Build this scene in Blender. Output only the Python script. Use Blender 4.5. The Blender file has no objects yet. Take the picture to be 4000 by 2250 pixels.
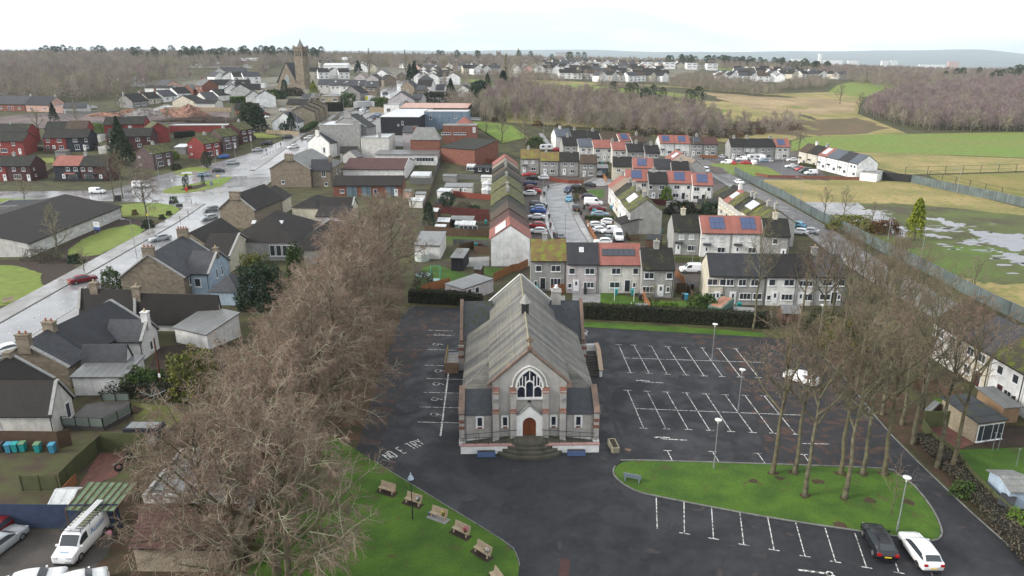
import bpy,math,random
import numpy as np
from mathutils import Vector,Matrix
from mathutils.geometry import delaunay_2d_cdt
R=math.radians
sc=bpy.context.scene
col=sc.collection
# ---------------------------------------------------------------- camera
CH,PITCH,FOC=40.0,R(17.8),2826.0
cam=bpy.data.objects.new("camera",bpy.data.cameras.new("camera"))
col.objects.link(cam); sc.camera=cam
cam.location=(0,0,CH); cam.rotation_euler=(R(90)-PITCH,0,0)
cam.data.sensor_width=36; cam.data.lens=FOC/4000*36
cam.data.clip_start=0.5; cam.data.clip_end=60000
# ---------------------------------------------------------------- world, sun, exposure
SUN_EL,SUN_AZ=R(26),R(-104)
w=bpy.data.worlds.new("World"); sc.world=w; w.use_nodes=True
nt=w.node_tree; bg=nt.nodes["Background"]; bg.inputs[1].default_value=0.1
sky=nt.nodes.new("ShaderNodeTexSky"); sky.sky_type='NISHITA'; sky.sun_disc=False
sky.sun_elevation=SUN_EL; sky.sun_rotation=SUN_AZ; sky.dust_density=2.5
tc=nt.nodes.new("ShaderNodeTexCoord"); mp=nt.nodes.new("ShaderNodeMapping"); mp.inputs[3].default_value=(1,1,5)
nz=nt.nodes.new("ShaderNodeTexNoise"); nz.inputs['Scale'].default_value=2.2; nz.inputs['Detail'].default_value=5
cr=nt.nodes.new("ShaderNodeValToRGB")
cr.color_ramp.elements[0].position=.40; cr.color_ramp.elements[0].color=(.56,.61,.65,1)
cr.color_ramp.elements[1].position=.60; cr.color_ramp.elements[1].color=(1,1,1,1)
ml=nt.nodes.new("ShaderNodeVectorMath"); ml.operation='SCALE'; ml.inputs['Scale'].default_value=14.5
mx=nt.nodes.new("ShaderNodeMix"); mx.data_type='RGBA'; mx.inputs[0].default_value=.86
L=nt.links
L.new(tc.outputs['Generated'],mp.inputs[0]); L.new(mp.outputs[0],nz.inputs[0]); L.new(nz.outputs[0],cr.inputs[0])
L.new(cr.outputs[0],ml.inputs[0]); L.new(sky.outputs[0],mx.inputs[6]); L.new(ml.outputs[0],mx.inputs[7]); L.new(mx.outputs[2],bg.inputs[0])
sun=bpy.data.objects.new("sun",bpy.data.lights.new("sun",'SUN')); col.objects.link(sun)
sun.data.energy=3.3; sun.data.angle=R(18); sun.data.color=(1,.95,.88)
sd=Vector((math.sin(SUN_AZ)*math.cos(SUN_EL),math.cos(SUN_AZ)*math.cos(SUN_EL),math.sin(SUN_EL)))
sun.rotation_euler=sd.to_track_quat('Z','Y').to_euler()
sc.view_settings.view_transform='Standard'; sc.view_settings.look='None'
sc.view_settings.exposure=0.4; sc.view_settings.gamma=1
sc.cycles.max_bounces=5; sc.cycles.diffuse_bounces=2; sc.cycles.glossy_bounces=2
sc.cycles.transparent_max_bounces=6; sc.cycles.volume_bounces=2
# ---------------------------------------------------------------- terrain height, unprojection
AZ=[-.8,-.35,-.05,.2,.4,.55,.8]
YR=[0,250,330,380,480,600,800,1200,1600,3000,6000]
HT=[[0]*7,[0]*7,[8,9,9,2,0,0,0],[12,13,13,4,0,0,0],[16,18,17,9,4,2,1],[20,21,20,14,10,6,4],
      [25,26,24,18,16,10,6],[37,37,30,25,17,10,5],[38,35,28,22,14,6,0],[10,5,0,-10,-10,-15,-20],[-60]*7]
def H(x,y):
    if y <= 250:return 0.0
    a=x/y; a=min(max(a,AZ[0]),AZ[-1]-1e-6); y=min(y,5999)
    i=max(k for k in range(6) if AZ[k] <= a); j=max(k for k in range(10) if YR[k] <= y)
    s=(a-AZ[i])/(AZ[i+1]-AZ[i]); t=(y-YR[j])/(YR[j+1]-YR[j])
    t=t*t*(3-2*t)*.5+t*.5
    return (HT[j][i]*(1-s)+HT[j][i+1]*s)*(1-t)+(HT[j+1][i]*(1-s)+HT[j+1][i+1]*s)*t
CP,SP=math.cos(PITCH),math.sin(PITCH)
def P(p,z=0.0,lim=2500):
    """photo pixel -> point z metres above the terrain"""
    u=(p[0]-2000)/FOC; v=(p[1]-1125)/FOC
    dx,dy,dz=u,CP-v*SP,-(SP+v*CP)
    def f(t):return CH+dz*t-z-H(dx*t,dy*t)
    t=20.0; st=8.0
    while f(t+st)>0 and t<lim:t+= st
    lo,hi=t,t+st
    for _ in range(30):
        m=(lo+hi)/2
        if f(m)>0:lo=m
        else:hi=m
    return Vector((dx*lo,dy*lo,CH+dz*lo))
def G(x,y,z=0):return Vector((x,y,H(x,y)+z))
def crop(x0,y0,s):return lambda x,y:(x0+x/s,y0+y/s)
a=crop(0,150,2.576); b=crop(1000,150,2.576); c=crop(2000,150,2.576); d=crop(3000,150,2.576)
e=crop(0,650,2.415); f=crop(1000,650,2.415); g=crop(2000,650,2.415); h=crop(3000,650,2.415)
i_=crop(0,1200,2.576); j_=crop(0,1700,2.576); k_=crop(1000,1700,2.576); l_=crop(1700,1050,3.22)
m_=crop(1700,1450,3.623); n_=crop(2300,1200,2.415); o_=crop(3000,1200,2.415); p_=crop(3000,1700,2.576)
q_=crop(1300,250,4.262); r_=crop(900,250,5.152); s_=crop(2400,560,2.912); t_=crop(3400,1500,4.262)
# ---------------------------------------------------------------- materials
MC={}
def mat(name,c1,c2=None,rough=.8,scale=1.2,kind=None,bump=0,spec=.3,metal=0,wet=None,pos=(.35,.65),moss=None,mossamt=.5,ps=(.3,.15),rnd=0,det=5,stretch=None):
    if name in MC:return MC[name]
    m=bpy.data.materials.new(name); m.use_nodes=True; MC[name]=m
    nt=m.node_tree; N=nt.nodes; Lk=nt.links.new
    bs=N["Principled BSDF"]; bs.inputs['Roughness'].default_value=rough; bs.inputs['Metallic'].default_value=metal
    bs.inputs['Specular IOR Level'].default_value=spec
    if c2 is None:c2=tuple(x*.78 for x in c1)
    tc=N.new("ShaderNodeTexCoord"); V=tc.outputs['Object']
    def noise(sc_,det=det,dist=0):
        n=N.new("ShaderNodeTexNoise"); n.inputs['Scale'].default_value=sc_; n.inputs['Detail'].default_value=det
        n.inputs['Distortion'].default_value=dist; Lk(V,n.inputs[0]); return n.outputs[0]
    def ramp(src,p0,p1,ca,cb):
        r=N.new("ShaderNodeValToRGB"); r.color_ramp.elements[0].position=p0; r.color_ramp.elements[1].position=p1
        r.color_ramp.elements[0].color=(*ca,1); r.color_ramp.elements[1].color=(*cb,1); Lk(src,r.inputs[0]); return r.outputs[0]
    def mix(fac,A,B,mode='MIX'):
        x=N.new("ShaderNodeMix"); x.data_type='RGBA'; x.blend_type=mode
        for s,v in ((0,fac),(6,A),(7,B)):
            if hasattr(v,'is_linked'):Lk(v,x.inputs[s])
            elif s == 0:x.inputs[0].default_value=v
            else:x.inputs[s].default_value=(*v,1)
        return x.outputs[2]
    if stretch:
        mp0=N.new("ShaderNodeMapping"); mp0.inputs[3].default_value=stretch; Lk(V,mp0.inputs[0]); V0=V; V=mp0.outputs[0]
        C=ramp(noise(scale),pos[0],pos[1],c2,c1); V=V0
    else:C=ramp(noise(scale),pos[0],pos[1],c2,c1)
    fine=ramp(noise(scale*14,3),.3,.7,(.8,.8,.8),(1.15,1.15,1.15))
    C=mix(1,C,fine,'MULTIPLY')
    hgt=None
    if kind in ('brick','slate','stone'):
        sx=N.new("ShaderNodeSeparateXYZ"); Lk(V,sx.inputs[0])
        ad=N.new("ShaderNodeMath"); Lk(sx.outputs[0],ad.inputs[0]); Lk(sx.outputs[1],ad.inputs[1])
        if kind == 'slate':ad.operation='MULTIPLY_ADD'; ad.inputs[1].default_value=1; nt.links.remove(ad.inputs[1].links[0]); ad.inputs[2].default_value=0
        cb=N.new("ShaderNodeCombineXYZ"); Lk(ad.outputs[0],cb.inputs[0]); Lk(sx.outputs[2],cb.inputs[1])
        br=N.new("ShaderNodeTexBrick"); Lk(cb.outputs[0],br.inputs[0]); br.inputs['Scale'].default_value=1
        br.inputs['Brick Width'].default_value=ps[0]; br.inputs['Row Height'].default_value=ps[1]
        br.inputs['Mortar Size'].default_value=.018 if kind != 'stone' else .03; br.inputs['Mortar Smooth'].default_value=.3
        br.inputs['Color1'].default_value=(1,1,1,1); br.inputs['Color2'].default_value=(.62,.62,.62,1) if kind != 'slate' else (.8,.8,.8,1)
        br.inputs['Mortar'].default_value=(.66,.66,.66,1) if kind == 'slate' else (.85,.83,.8,1)
        C=mix(1,C,br.outputs[0],'MULTIPLY')
    if kind in ('tile','tiley','planks','ribs'):
        sx=N.new("ShaderNodeSeparateXYZ"); Lk(V,sx.inputs[0])
        def saw(axis,period,lo,sharp=.25):
            q=N.new("ShaderNodeMath"); q.operation='DIVIDE'; Lk(sx.outputs[axis],q.inputs[0]); q.inputs[1].default_value=period
            fr=N.new("ShaderNodeMath"); fr.operation='FRACT'; Lk(q.outputs[0],fr.inputs[0])
            return ramp(fr.outputs[0],0.0,sharp,(lo,)*3,(1,1,1))
        if kind == 'planks':C=mix(1,C,saw(0,ps[0],.55,.15),'MULTIPLY')
        elif kind == 'ribs':C=mix(1,C,saw(0,ps[0],.7,.3),'MULTIPLY')
        else:
            C=mix(1,C,saw(2,ps[1],.42,.35),'MULTIPLY')
            C=mix(1,C,saw(0,ps[0],.66,.4),'MULTIPLY')
    if kind == 'streak':   # weathering that runs down render
        mp=N.new("ShaderNodeMapping"); mp.inputs[3].default_value=(1.6,1.6,.18); Lk(V,mp.inputs[0])
        n2=N.new("ShaderNodeTexNoise"); n2.inputs['Scale'].default_value=1.3; n2.inputs['Detail'].default_value=5; Lk(mp.outputs[0],n2.inputs[0])
        C=mix(1,C,ramp(n2.outputs[0],.3,.6,(.88,.87,.85),(1.03,1.03,1.03)),'MULTIPLY')
    if moss:
        n3=noise(scale*.9+.5,6,.5)
        C=mix(ramp(n3,mossamt,mossamt+.14,(0,0,0),(1,1,1)),C,moss)
    if rnd:
        oi=N.new("ShaderNodeObjectInfo"); mr=N.new("ShaderNodeMapRange"); Lk(oi.outputs['Random'],mr.inputs[0])
        mr.inputs[3].default_value=1-rnd; mr.inputs[4].default_value=1+rnd
        cb2=N.new("ShaderNodeCombineXYZ")
        for q in range(3):Lk(mr.outputs[0],cb2.inputs[q])
        C=mix(1,C,cb2.outputs[0],'MULTIPLY')
    Lk(C,bs.inputs['Base Color'])
    if wet:
        rr=ramp(noise(wet[2] if len(wet)>2 else .35,5,.4),.38,.6,(wet[0],)*3,(wet[1],)*3); Lk(rr,bs.inputs['Roughness'])
    if bump:
        bp=N.new("ShaderNodeBump"); bp.inputs['Strength'].default_value=bump; bp.inputs['Distance'].default_value=.06
        Lk(noise(scale*9,4),bp.inputs['Height']); Lk(bp.outputs[0],bs.inputs['Normal'])
    return m
def plain(name,colr,rough=.6,metal=0,spec=.4,emit=0):
    if name in MC:return MC[name]
    m=bpy.data.materials.new(name); m.use_nodes=True; MC[name]=m
    N=m.node_tree.nodes; bs=N["Principled BSDF"]; bs.inputs['Metallic'].default_value=metal
    bs.inputs['Specular IOR Level'].default_value=spec
    n=N.new("ShaderNodeTexNoise"); n.inputs['Scale'].default_value=6; t=N.new("ShaderNodeTexCoord")
    r=N.new("ShaderNodeValToRGB"); r.color_ramp.elements[0].position=.3; r.color_ramp.elements[1].position=.7
    r.color_ramp.elements[0].color=(*[x*.86 for x in colr],1); r.color_ramp.elements[1].color=(*colr,1)
    k=m.node_tree.links.new
    k(t.outputs['Object'],n.inputs[0]); k(n.outputs[0],r.inputs[0]); k(r.outputs[0],bs.inputs['Base Color'])
    bs.inputs['Roughness'].default_value=rough
    return m
GLASS=plain('window_glass',(.035,.042,.05),.12,0,.6)
GLASSL=plain('window_glass_with_blinds',(.46,.47,.47),.3,0,.5)
WHITE=plain('white_upvc',(.74,.75,.76),.45)
BLACKP=plain('black_plastic',(.02,.021,.024),.5)
METAL=plain('galvanised_steel',(.38,.40,.42),.4,.6)
DKMET=plain('black_painted_steel',(.022,.022,.025),.45)
# wall finishes
def W(n):
    t={'grey':((.33,.33,.32),'streak'),'dgrey':((.24,.235,.23),'streak'),'cream':((.56,.52,.42),'streak'),'white':((.72,.72,.71),'streak'),
         'pinkgrey':((.50,.46,.47),'streak'),'lgrey':((.60,.59,.56),'streak'),'tan':((.36,.31,.23),'brick'),'red':((.27,.05,.045),'brick'),'maroon':((.085,.032,.034),'brick'),
         'navy':((.028,.03,.042),'brick'),'brick':((.24,.10,.07),'brick'),'stone':((.25,.21,.16),'stone'),'blue':((.36,.45,.55),'streak'),'pink':((.52,.34,.29),'streak'),
         'black':((.02,.021,.026),None),'bluegrey':((.16,.22,.29),'streak'),'purple':((.13,.09,.09),'brick'),'bright':((.80,.81,.81),'streak'),'greenwood':((.12,.2,.17),'planks'),'brownwood':((.09,.05,.035),'planks'),
         'redwood':((.3,.07,.05),'planks'),'timber':((.3,.2,.12),'planks')}[n]
    ps={'brick':(.24,.085),'stone':(.62,.3),'planks':(.16,.1)}.get(t[1],(.3,.15))
    return mat('wall_' +n,t[0],kind=t[1],scale=.9 if t[1] != 'stone' else 1.6,ps=ps,rough=.85,bump=.25)
def RF(n):
    t={'black':((.028,.026,.026),None),'blackmoss':((.028,.027,.024),(.05,.06,.012)),'brown':((.085,.06,.045),(.075,.072,.02)),'maroon':((.10,.05,.045),None),
         'pink':((.33,.13,.105),(.16,.09,.07)),'lichen':((.20,.13,.06),(.15,.17,.03)),'slate':((.07,.072,.08),None),'moss':((.085,.075,.05),(.11,.13,.015)),
         'dgrey':((.045,.047,.054),None),'bluegrey':((.11,.125,.15),None),'grey':((.17,.17,.17),None),'tanr':((.28,.22,.17),None),'slatemoss':((.055,.06,.065),(.05,.06,.02)),
         'lgrey':((.26,.265,.26),(.18,.18,.14)),'felt':((.16,.165,.165),None),'white':((.55,.57,.58),None),'rust':((.42,.20,.13),(.5,.4,.3)),'dbrown':((.032,.028,.026),None),'red':((.28,.07,.06),None)}[n]
    kind='slate' if n in ('slate','slatemoss','lgrey','grey') else ('ribs' if n in ('felt','white','rust') else 'tile')
    return mat('roof_' +n,t[0],kind=kind,scale=.55,rough=.75 if kind != 'ribs' else .35,moss=t[1],mossamt=.56 if n not in ('moss','lichen') else .47,ps=(.33,.2) if kind == 'tile' else ((.4,.22) if kind == 'slate' else (.9,.3)),spec=.22 if kind != 'ribs' else .5,bump=.15)
# ---------------------------------------------------------------- objects
def tag(o,label=None,cat=None,group=None,kind=None):
    if label:o['label']=label
    if cat:o['category']=cat
    if group:o['group']=group
    if kind:o['kind']=kind
    return o
def empty(name,loc,rz=0,label=None,cat=None,group=None):
    o=bpy.data.objects.new(name,None); col.objects.link(o); o.location=loc; o.rotation_euler=(0,0,rz)
    o.empty_display_size=.5
    return tag(o,label,cat,group)
def link(name,me,parent=None,loc=(0,0,0),rz=0):
    o=bpy.data.objects.new(name,me); col.objects.link(o); o.location=loc; o.rotation_euler=(0,0,rz)
    if parent:o.parent=parent
    return o
def clone(src,loc,rz=0,scale=None,label=None,group=None):
    r=src.copy(); col.objects.link(r); r.location=loc; r.rotation_euler=(0,0,rz)
    if scale:r.scale=(scale,)*3 if isinstance(scale,(int,float)) else scale
    if label:r['label']=label
    if group:r['group']=group
    def rec(s,dd):
        for ch in list(s.children):
            if ch.name.startswith('__'):continue
            q=ch.copy(); col.objects.link(q); q.parent=dd; rec(ch,q)
    rec(src,r)
    return r
class MB:
    def __init__(s):s.v=[]; s.f=[]; s.m=[]
    def add(s,vs,fs,mi=0):
        o=len(s.v); s.v+= [tuple(x) for x in vs]; s.f+= [tuple(k+o for k in t) for t in fs]; s.m+= [mi]*len(fs); return s
    def box(s,x0,x1,y0,y1,z0,z1,mi=0):
        return s.add([(x0,y0,z0),(x1,y0,z0),(x1,y1,z0),(x0,y1,z0),(x0,y0,z1),(x1,y0,z1),(x1,y1,z1),(x0,y1,z1)],
                     [(0,3,2,1),(4,5,6,7),(0,1,5,4),(1,2,6,5),(2,3,7,6),(3,0,4,7)],mi)
    def prism(s,poly,y0,y1,mi=0,ax='y'):
        """extrude polygon (u,w): ax y -> (u,y,w); ax x -> (y,u,w); ax z -> (u,w,y)"""
        n=len(poly); F={'y':lambda p,t:(p[0],t,p[1]),'x':lambda p,t:(t,p[0],p[1]),'z':lambda p,t:(p[0],p[1],t)}[ax]
        return s.add([F(p,y0) for p in poly]+[F(p,y1) for p in poly],
                     [tuple(range(n))[::-1],tuple(range(n,2*n))]+[(k,(k+1) % n,(k+1) % n+n,k+n) for k in range(n)],mi)
    def tube(s,p0,p1,r0,r1=None,n=6,mi=0,cap=True):
        r1=r0 if r1 is None else r1; p0=Vector(p0); p1=Vector(p1); dd=(p1-p0).normalized()
        u=dd.orthogonal().normalized(); v=dd.cross(u)
        vs=[p+(u*math.cos(2*math.pi*k/n)+v*math.sin(2*math.pi*k/n))*r for p,r in ((p0,r0),(p1,r1)) for k in range(n)]
        return s.add(vs,[(k,(k+1) % n,(k+1) % n+n,k+n) for k in range(n)]+([tuple(range(n))[::-1],tuple(range(n,2*n))] if cap else []),mi)
    def lathe(s,prof,n=12,c=(0,0),mi=0):
        vs=[(c[0]+r*math.cos(2*math.pi*k/n),c[1]+r*math.sin(2*math.pi*k/n),z) for r,z in prof for k in range(n)]
        fs=[(q*n+k,q*n+(k+1) % n,(q+1)*n+(k+1) % n,(q+1)*n+k) for q in range(len(prof)-1) for k in range(n)]
        return s.add(vs,fs+[tuple(range(n))[::-1],tuple(range(len(vs)-n,len(vs)))],mi)
    def build(s,name,mats,parent=None,loc=(0,0,0),rz=0,smooth=False):
        me=bpy.data.meshes.new(name); me.from_pydata(s.v,[],s.f)
        mats=mats if isinstance(mats,(list,tuple)) else [mats]
        for m in mats:me.materials.append(m)
        if len(mats)>1:me.polygons.foreach_set('material_index',s.m)
        if smooth:me.polygons.foreach_set('use_smooth',[True]*len(me.polygons))
        me.update()
        return link(name,me,parent,loc,rz)
def farz(y):return max(0.,min(1.,(y-225)/60))
# draped sheets ----------------------------------------------------
def wob(poly,amp,step,seed=0):
    rg=random.Random(seed); out=[]
    for k in range(len(poly)):
        p,q=Vector(poly[k][:2]),Vector(poly[(k+1) % len(poly)][:2]); n=max(1,int((q-p).length/step))
        for t in range(n):
            x=p.lerp(q,t/n); out.append((x.x+rg.uniform(-amp,amp),x.y+rg.uniform(-amp,amp)))
    return out
def sheet(name,poly,m,z,kind='structure',label=None,px=True,amp=0,step=4,seed=1,thick=0):
    """flat ground sheet following the terrain; poly in photo pixels (unprojected to the ground) or metres"""
    pts=[tuple(P(p)[:2]) for p in poly] if px else [tuple(p) for p in poly]
    if amp:pts=wob(pts,amp,step,seed)
    far=max(p[1] for p in pts)>250
    V2=[Vector(p) for p in pts]; n0=len(V2)
    if far:
        dense=[]
        for k in range(n0):
            p,q=V2[k],V2[(k+1) % n0]; nn=max(1,int((q-p).length/8))
            dense+= [p.lerp(q,t/nn) for t in range(nn)]
        V2=dense; n0=len(V2)
        xs=[p.x for p in V2]; ys=[p.y for p in V2]
        stp=max(12,(max(ys)-min(ys))/45)
        def ins(x,y):
            c_=False
            for k in range(n0):
                A,B=V2[k],V2[k-1]
                if (A.y>y) != (B.y>y) and x<(B.x-A.x)*(y-A.y)/(B.y-A.y)+A.x:c_=not c_
            return c_
        y=min(ys)+stp*.5
        while y<max(ys):
            x=min(xs)+stp*.5
            while x<max(xs):
                if ins(x,y):V2.append(Vector((x,y)))
                x+= stp
            y+= stp
    ve,ed,fa,*_=delaunay_2d_cdt(V2,[(k,(k+1) % n0) for k in range(n0)],[list(range(n0))],1,1e-4)
    me=bpy.data.meshes.new(name)
    ve=[Vector((p[0],p[1],H(p[0],p[1])+z+farz(p[1])*(.1+z*4))) for p in ve]
    fs=[]
    for t in fa:
        A,B,C_=ve[t[0]],ve[t[1]],ve[t[2]]
        fs.append(t if (B-A).cross(C_-A).z>0 else t[::-1])
    me.from_pydata(ve,[],fs); me.materials.append(m); me.update()
    o=link(name,me); return tag(o,label,None,None,kind)
def ribbon_pts(pts,off0,off1,stepm=6):
    """pts: world XY centre line -> polygon between two lateral offsets"""
    C_=[Vector(p[:2]) for p in pts]; sm=[]
    for k in range(len(C_)-1):
        p0=C_[max(k-1,0)]; p1=C_[k]; p2=C_[k+1]; p3=C_[min(k+2,len(C_)-1)]
        n=max(2,int((p2-p1).length/stepm))
        for t in range(n):
            t=t/n
            sm.append(.5*((2*p1)+(p2-p0)*t+(2*p0-5*p1+4*p2-p3)*t*t+(3*p1-p0-3*p2+p3)*t ** 3))
    sm.append(C_[-1]); Lf,Rt=[],[]
    for k,p in enumerate(sm):
        dd=(sm[min(k+1,len(sm)-1)]-sm[max(k-1,0)]).normalized(); nn=Vector((-dd.y,dd.x))
        Lf.append(p+nn*off0); Rt.append(p+nn*off1)
    return sm,Lf,Rt
def ribbon(name,pts,off0,off1,m,z,z2=None,label=None,cat=None,kind='structure',stepm=6):
    sm,A,B=ribbon_pts(pts,off0,off1,stepm); mb=MB(); n=len(A)
    if z2 is None:
        mb.add([G(p.x,p.y,z+farz(p.y)*.25) for p in A]+[G(p.x,p.y,z+farz(p.y)*.25) for p in B],[(k,k+n,k+n+1,k+1) for k in range(n-1)])
        # make faces look up
        x=(Vector(mb.v[n])-Vector(mb.v[0])).cross(Vector(mb.v[1])-Vector(mb.v[0])).z
        if x<0:mb.f=[t[::-1] for t in mb.f]
    else:
        for zz,q in ((z,0),(z2,0)):
            mb.v+= [tuple(G(p.x,p.y,zz+farz(p.y)*.25)) for p in A]+[tuple(G(p.x,p.y,zz+farz(p.y)*.25)) for p in B]
        for k in range(n-1):
            mb.f+= [(k,k+n,k+n+1,k+1)[::-1],(2*n+k,3*n+k,3*n+k+1,2*n+k+1),(k,k+1,2*n+k+1,2*n+k)[::-1],(n+k,n+k+1,3*n+k+1,3*n+k)]
        mb.f+= [(0,n,3*n,2*n),(n-1,2*n-1,4*n-1,3*n-1)[::-1]]
    mb.m=[0]*len(mb.f)
    o=mb.build(name,m)
    return tag(o,label,cat,None,kind)
# ================================================================ ground, roads, fields
ROUGH=mat('rough_grass_ground',(.07,.072,.026),(.04,.032,.02),rough=.95,scale=.25,bump=.3)
GRASS=mat('mown_lawn_grass',(.062,.125,.012),(.034,.078,.009),rough=.9,scale=.35,bump=.5,moss=(.07,.055,.02),mossamt=.6)
GRASS2=mat('field_grass',(.12,.19,.03),(.15,.17,.04),rough=.95,scale=.03,bump=.2)
STRAW=mat('straw_moor_grass',(.30,.23,.10),(.16,.15,.05),rough=.95,scale=.06,bump=.4,moss=(.13,.17,.03),mossamt=.54)
STRAW2=mat('pale_reed_grass',(.33,.25,.14),(.20,.15,.08),rough=.95,scale=.04,bump=.4)
BROWNG=mat('brown_winter_scrub',(.13,.085,.05),(.09,.075,.035),rough=.95,scale=.09,bump=.4)
MARSH=mat('waterlogged_marsh_grass',(.085,.11,.025),(.06,.05,.028),rough=.85,scale=.12,bump=.3,moss=(.09,.13,.02),mossamt=.58)
LITTER=mat('leaf_litter',(.068,.038,.025),(.035,.032,.014),rough=.95,scale=.6,bump=.4,moss=(.05,.07,.012),mossamt=.6)
SOIL=mat('dark_garden_soil',(.045,.03,.022),(.03,.022,.016),rough=.95,scale=1,bump=.4)
ASPH=mat('church_asphalt',(.026,.0275,.032),(.016,.017,.02),rough=.7,scale=.12,wet=(.5,.8),moss=(.075,.055,.052),mossamt=.63,bump=.15)
WET=mat('wet_road_asphalt',(.24,.24,.245),(.18,.18,.186),rough=.3,scale=.3,wet=(.10,.24,.12),spec=1.0,bump=.02)
WETP=mat('wet_pavement',(.24,.23,.22),(.17,.165,.16),rough=.3,scale=.5,wet=(.12,.45,.2),spec=.9)
STREET=mat('street_asphalt',(.30,.30,.305),(.20,.20,.205),rough=.5,scale=.3,wet=(.35,.7),spec=.4)
DRIVE=mat('driveway_paving',(.10,.075,.065),(.055,.048,.045),rough=.7,scale=.35,bump=.1)
CONC=mat('concrete_paving',(.26,.26,.26),(.19,.19,.185),rough=.7,scale=.7)
REDG=mat('red_gravel',(.16,.07,.055),(.10,.05,.042),rough=.9,scale=1.5,bump=.4)
KERB=mat('kerb_stone',(.20,.20,.19),(.12,.12,.11),rough=.8,scale=1.5)
PAINT=mat('white_road_paint',(.58,.58,.56),(.10,.10,.10),rough=.6,scale=3.2,pos=(.40,.52))
WATER=plain('flood_water',(.16,.155,.17),.12,0,.4)
xs=[k/22*1.15-0 for k in range(-22,23)]
ys=[-60,-20,20,60,100,150,200,244]+list(range(250,620,6))+list(range(620,1000,12))+list(range(1000,1700,30))+list(range(1700,6100,250))
mb=MB(); nx=len(xs)
for y in ys:
    for q in xs:
        X=q*(y+80); mb.v.append((X,y,H(X,max(y,1)) if y>0 else 0))
for r0 in range(len(ys)-1):
    for q in range(nx-1):
        k=r0*nx+q; mb.f.append((k,k+1,k+nx+1,k+nx))
mb.m=[0]*len(mb.f)
tag(mb.build('ground',ROUGH),kind='structure')
HILL=mat('far_hillside',(.10,.12,.10),(.07,.08,.08),rough=1,scale=.0012,moss=(.45,.45,.45),mossamt=.62,det=12)
def far_h(x,y):
    q=x/y; n=math.sin(q*9+1)*12+math.sin(q*23)*7+math.sin(q*51+2)*4
    top=95+n+45*math.exp(-((q-.53)/.17) ** 2)-95*max(0,min(1,(q-.62)/.1))+30*math.exp(-((q+.1)/.3) ** 2)
    t=max(0,min(1,(y-7500)/5500)); t=t*t*(3-2*t)
    return -62+(top+62)*t+6*math.sin(x/700)*math.sin(y/500)*t
mb=MB(); HY=list(range(5800,14600,400)); HX=[k/60*1.3 for k in range(-60,61)]
for y in HY:
    for q in HX:mb.v.append((q*y,y,far_h(q*y,y)))
for r0 in range(len(HY)-1):
    for q in range(len(HX)-1):
        k=r0*len(HX)+q; mb.f.append((k,k+1,k+len(HX)+1,k+len(HX)))
mb.m=[0]*len(mb.f); tag(mb.build('hills',HILL,smooth=True),kind='structure')
def S(name,poly,m,lv,**k):
    return sheet(name,poly,m,lv*.006,**k)
v_=crop(2000,1125,.728)
TOWN=mat('town_yards_and_gardens',(.17,.155,.13),(.09,.085,.05),rough=.9,scale=.12,moss=(.10,.12,.03),mossamt=.6)
S('town_ground',[c(-500,250),c(0,232),c(1200,236),c(1900,250),c(1950,300),c(1600,445),c(1200,440),c(600,410),c(0,395)],TOWN,1)
S('town_ground',[c(2060,440),c(2080,370),c(2250,300),d(0,290),d(840,340),d(830,410),d(500,430),d(0,440)],TOWN,1)
S('town_ground',[b(1240,640),b(1250,520),b(1000,330),b(1250,290),b(1560,290),b(2150,440),b(2200,620),b(1700,700)],TOWN,1)
S('town_ground',[b(-100,860),b(-100,560),a(1450,560),a(1450,420),a(2000,400),b(600,390),b(1000,380),b(1250,540),b(1040,720),b(700,900),b(300,1000)],TOWN,1)
# --- far fields on the right
S('moorland',[c(-150,400),c(1600,480),c(2576,560),d(700,540),d(950,600),d(900,760),d(1250,900),d(1400,960),d(390,995),c(2576,1075),c(1400,985),c(1000,915),c(300,870),(1980,480)],STRAW,1)
S('green_field',[c(60,455),c(300,448),c(600,458),c(1000,490),c(1290,520),c(1290,560),c(1000,545),c(700,525),c(200,520),c(60,490)],GRASS2,2)
S('green_field',[c(1420,535),c(1600,545),c(1900,585),c(1900,630),c(1600,590),c(1450,560)],GRASS2,2)
S('green_field',[c(1880,690),c(2000,690),c(2180,730),c(2100,760),c(1900,770)],GRASS2,2)
S('hill_field',[d(600,545),d(700,470),d(920,430),d(1300,450),d(1850,490),d(1830,530),d(1500,550),d(1200,580),d(900,592),d(760,560)],GRASS2,2)
S('moorland',[c(1900,540),c(2576,590),d(620,610),d(900,650),d(880,740),d(500,760),d(0,750),c(2300,690)],STRAW2,3,amp=3,step=10)
S('scrub_land',[d(0,830),d(900,800),d(1200,905),d(1000,960),d(390,985),d(0,960),c(1700,960),c(1500,900)],BROWNG,3,amp=2,step=10)
S('village_green',[c(1980,300),c(2300,290),c(2280,325),c(2000,320)],GRASS2,3)
S('village_green',[b(2060,410),b(2330,420),b(2420,500),b(2400,570),b(2330,560),b(2250,450),b(2060,440)],GRASS2,2)
S('sports_field',[d(390,990),d(1000,972),d(1900,957),d(2700,945),d(2700,1215),d(1900,1182),d(1000,1148),d(850,1142),d(600,1112),d(230,1140),d(235,1040)],GRASS2,4)
S('moorland',[d(850,1145),d(1300,1155),d(1900,1185),d(2700,1218),d(2700,1335),d(1370,1375),d(1100,1310),d(1060,1230)],STRAW,3)
PITCH_=mat('worn_playing_field',(.21,.17,.055),(.13,.14,.03),rough=.95,scale=.04,bump=.2)
S('playing_field',[h(1510,85),h(2600,55),h(2600,350),h(2050,215),h(1650,150)],PITCH_,1)
S('moorland',[h(-180,90),h(0,125),h(950,130),h(1350,150),h(2000,290),h(2600,440),h(2600,1500),h(2150,1330),h(1780,1120),h(1060,760),h(470,470),h(130,290),h(0,200)],STRAW,1)
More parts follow.
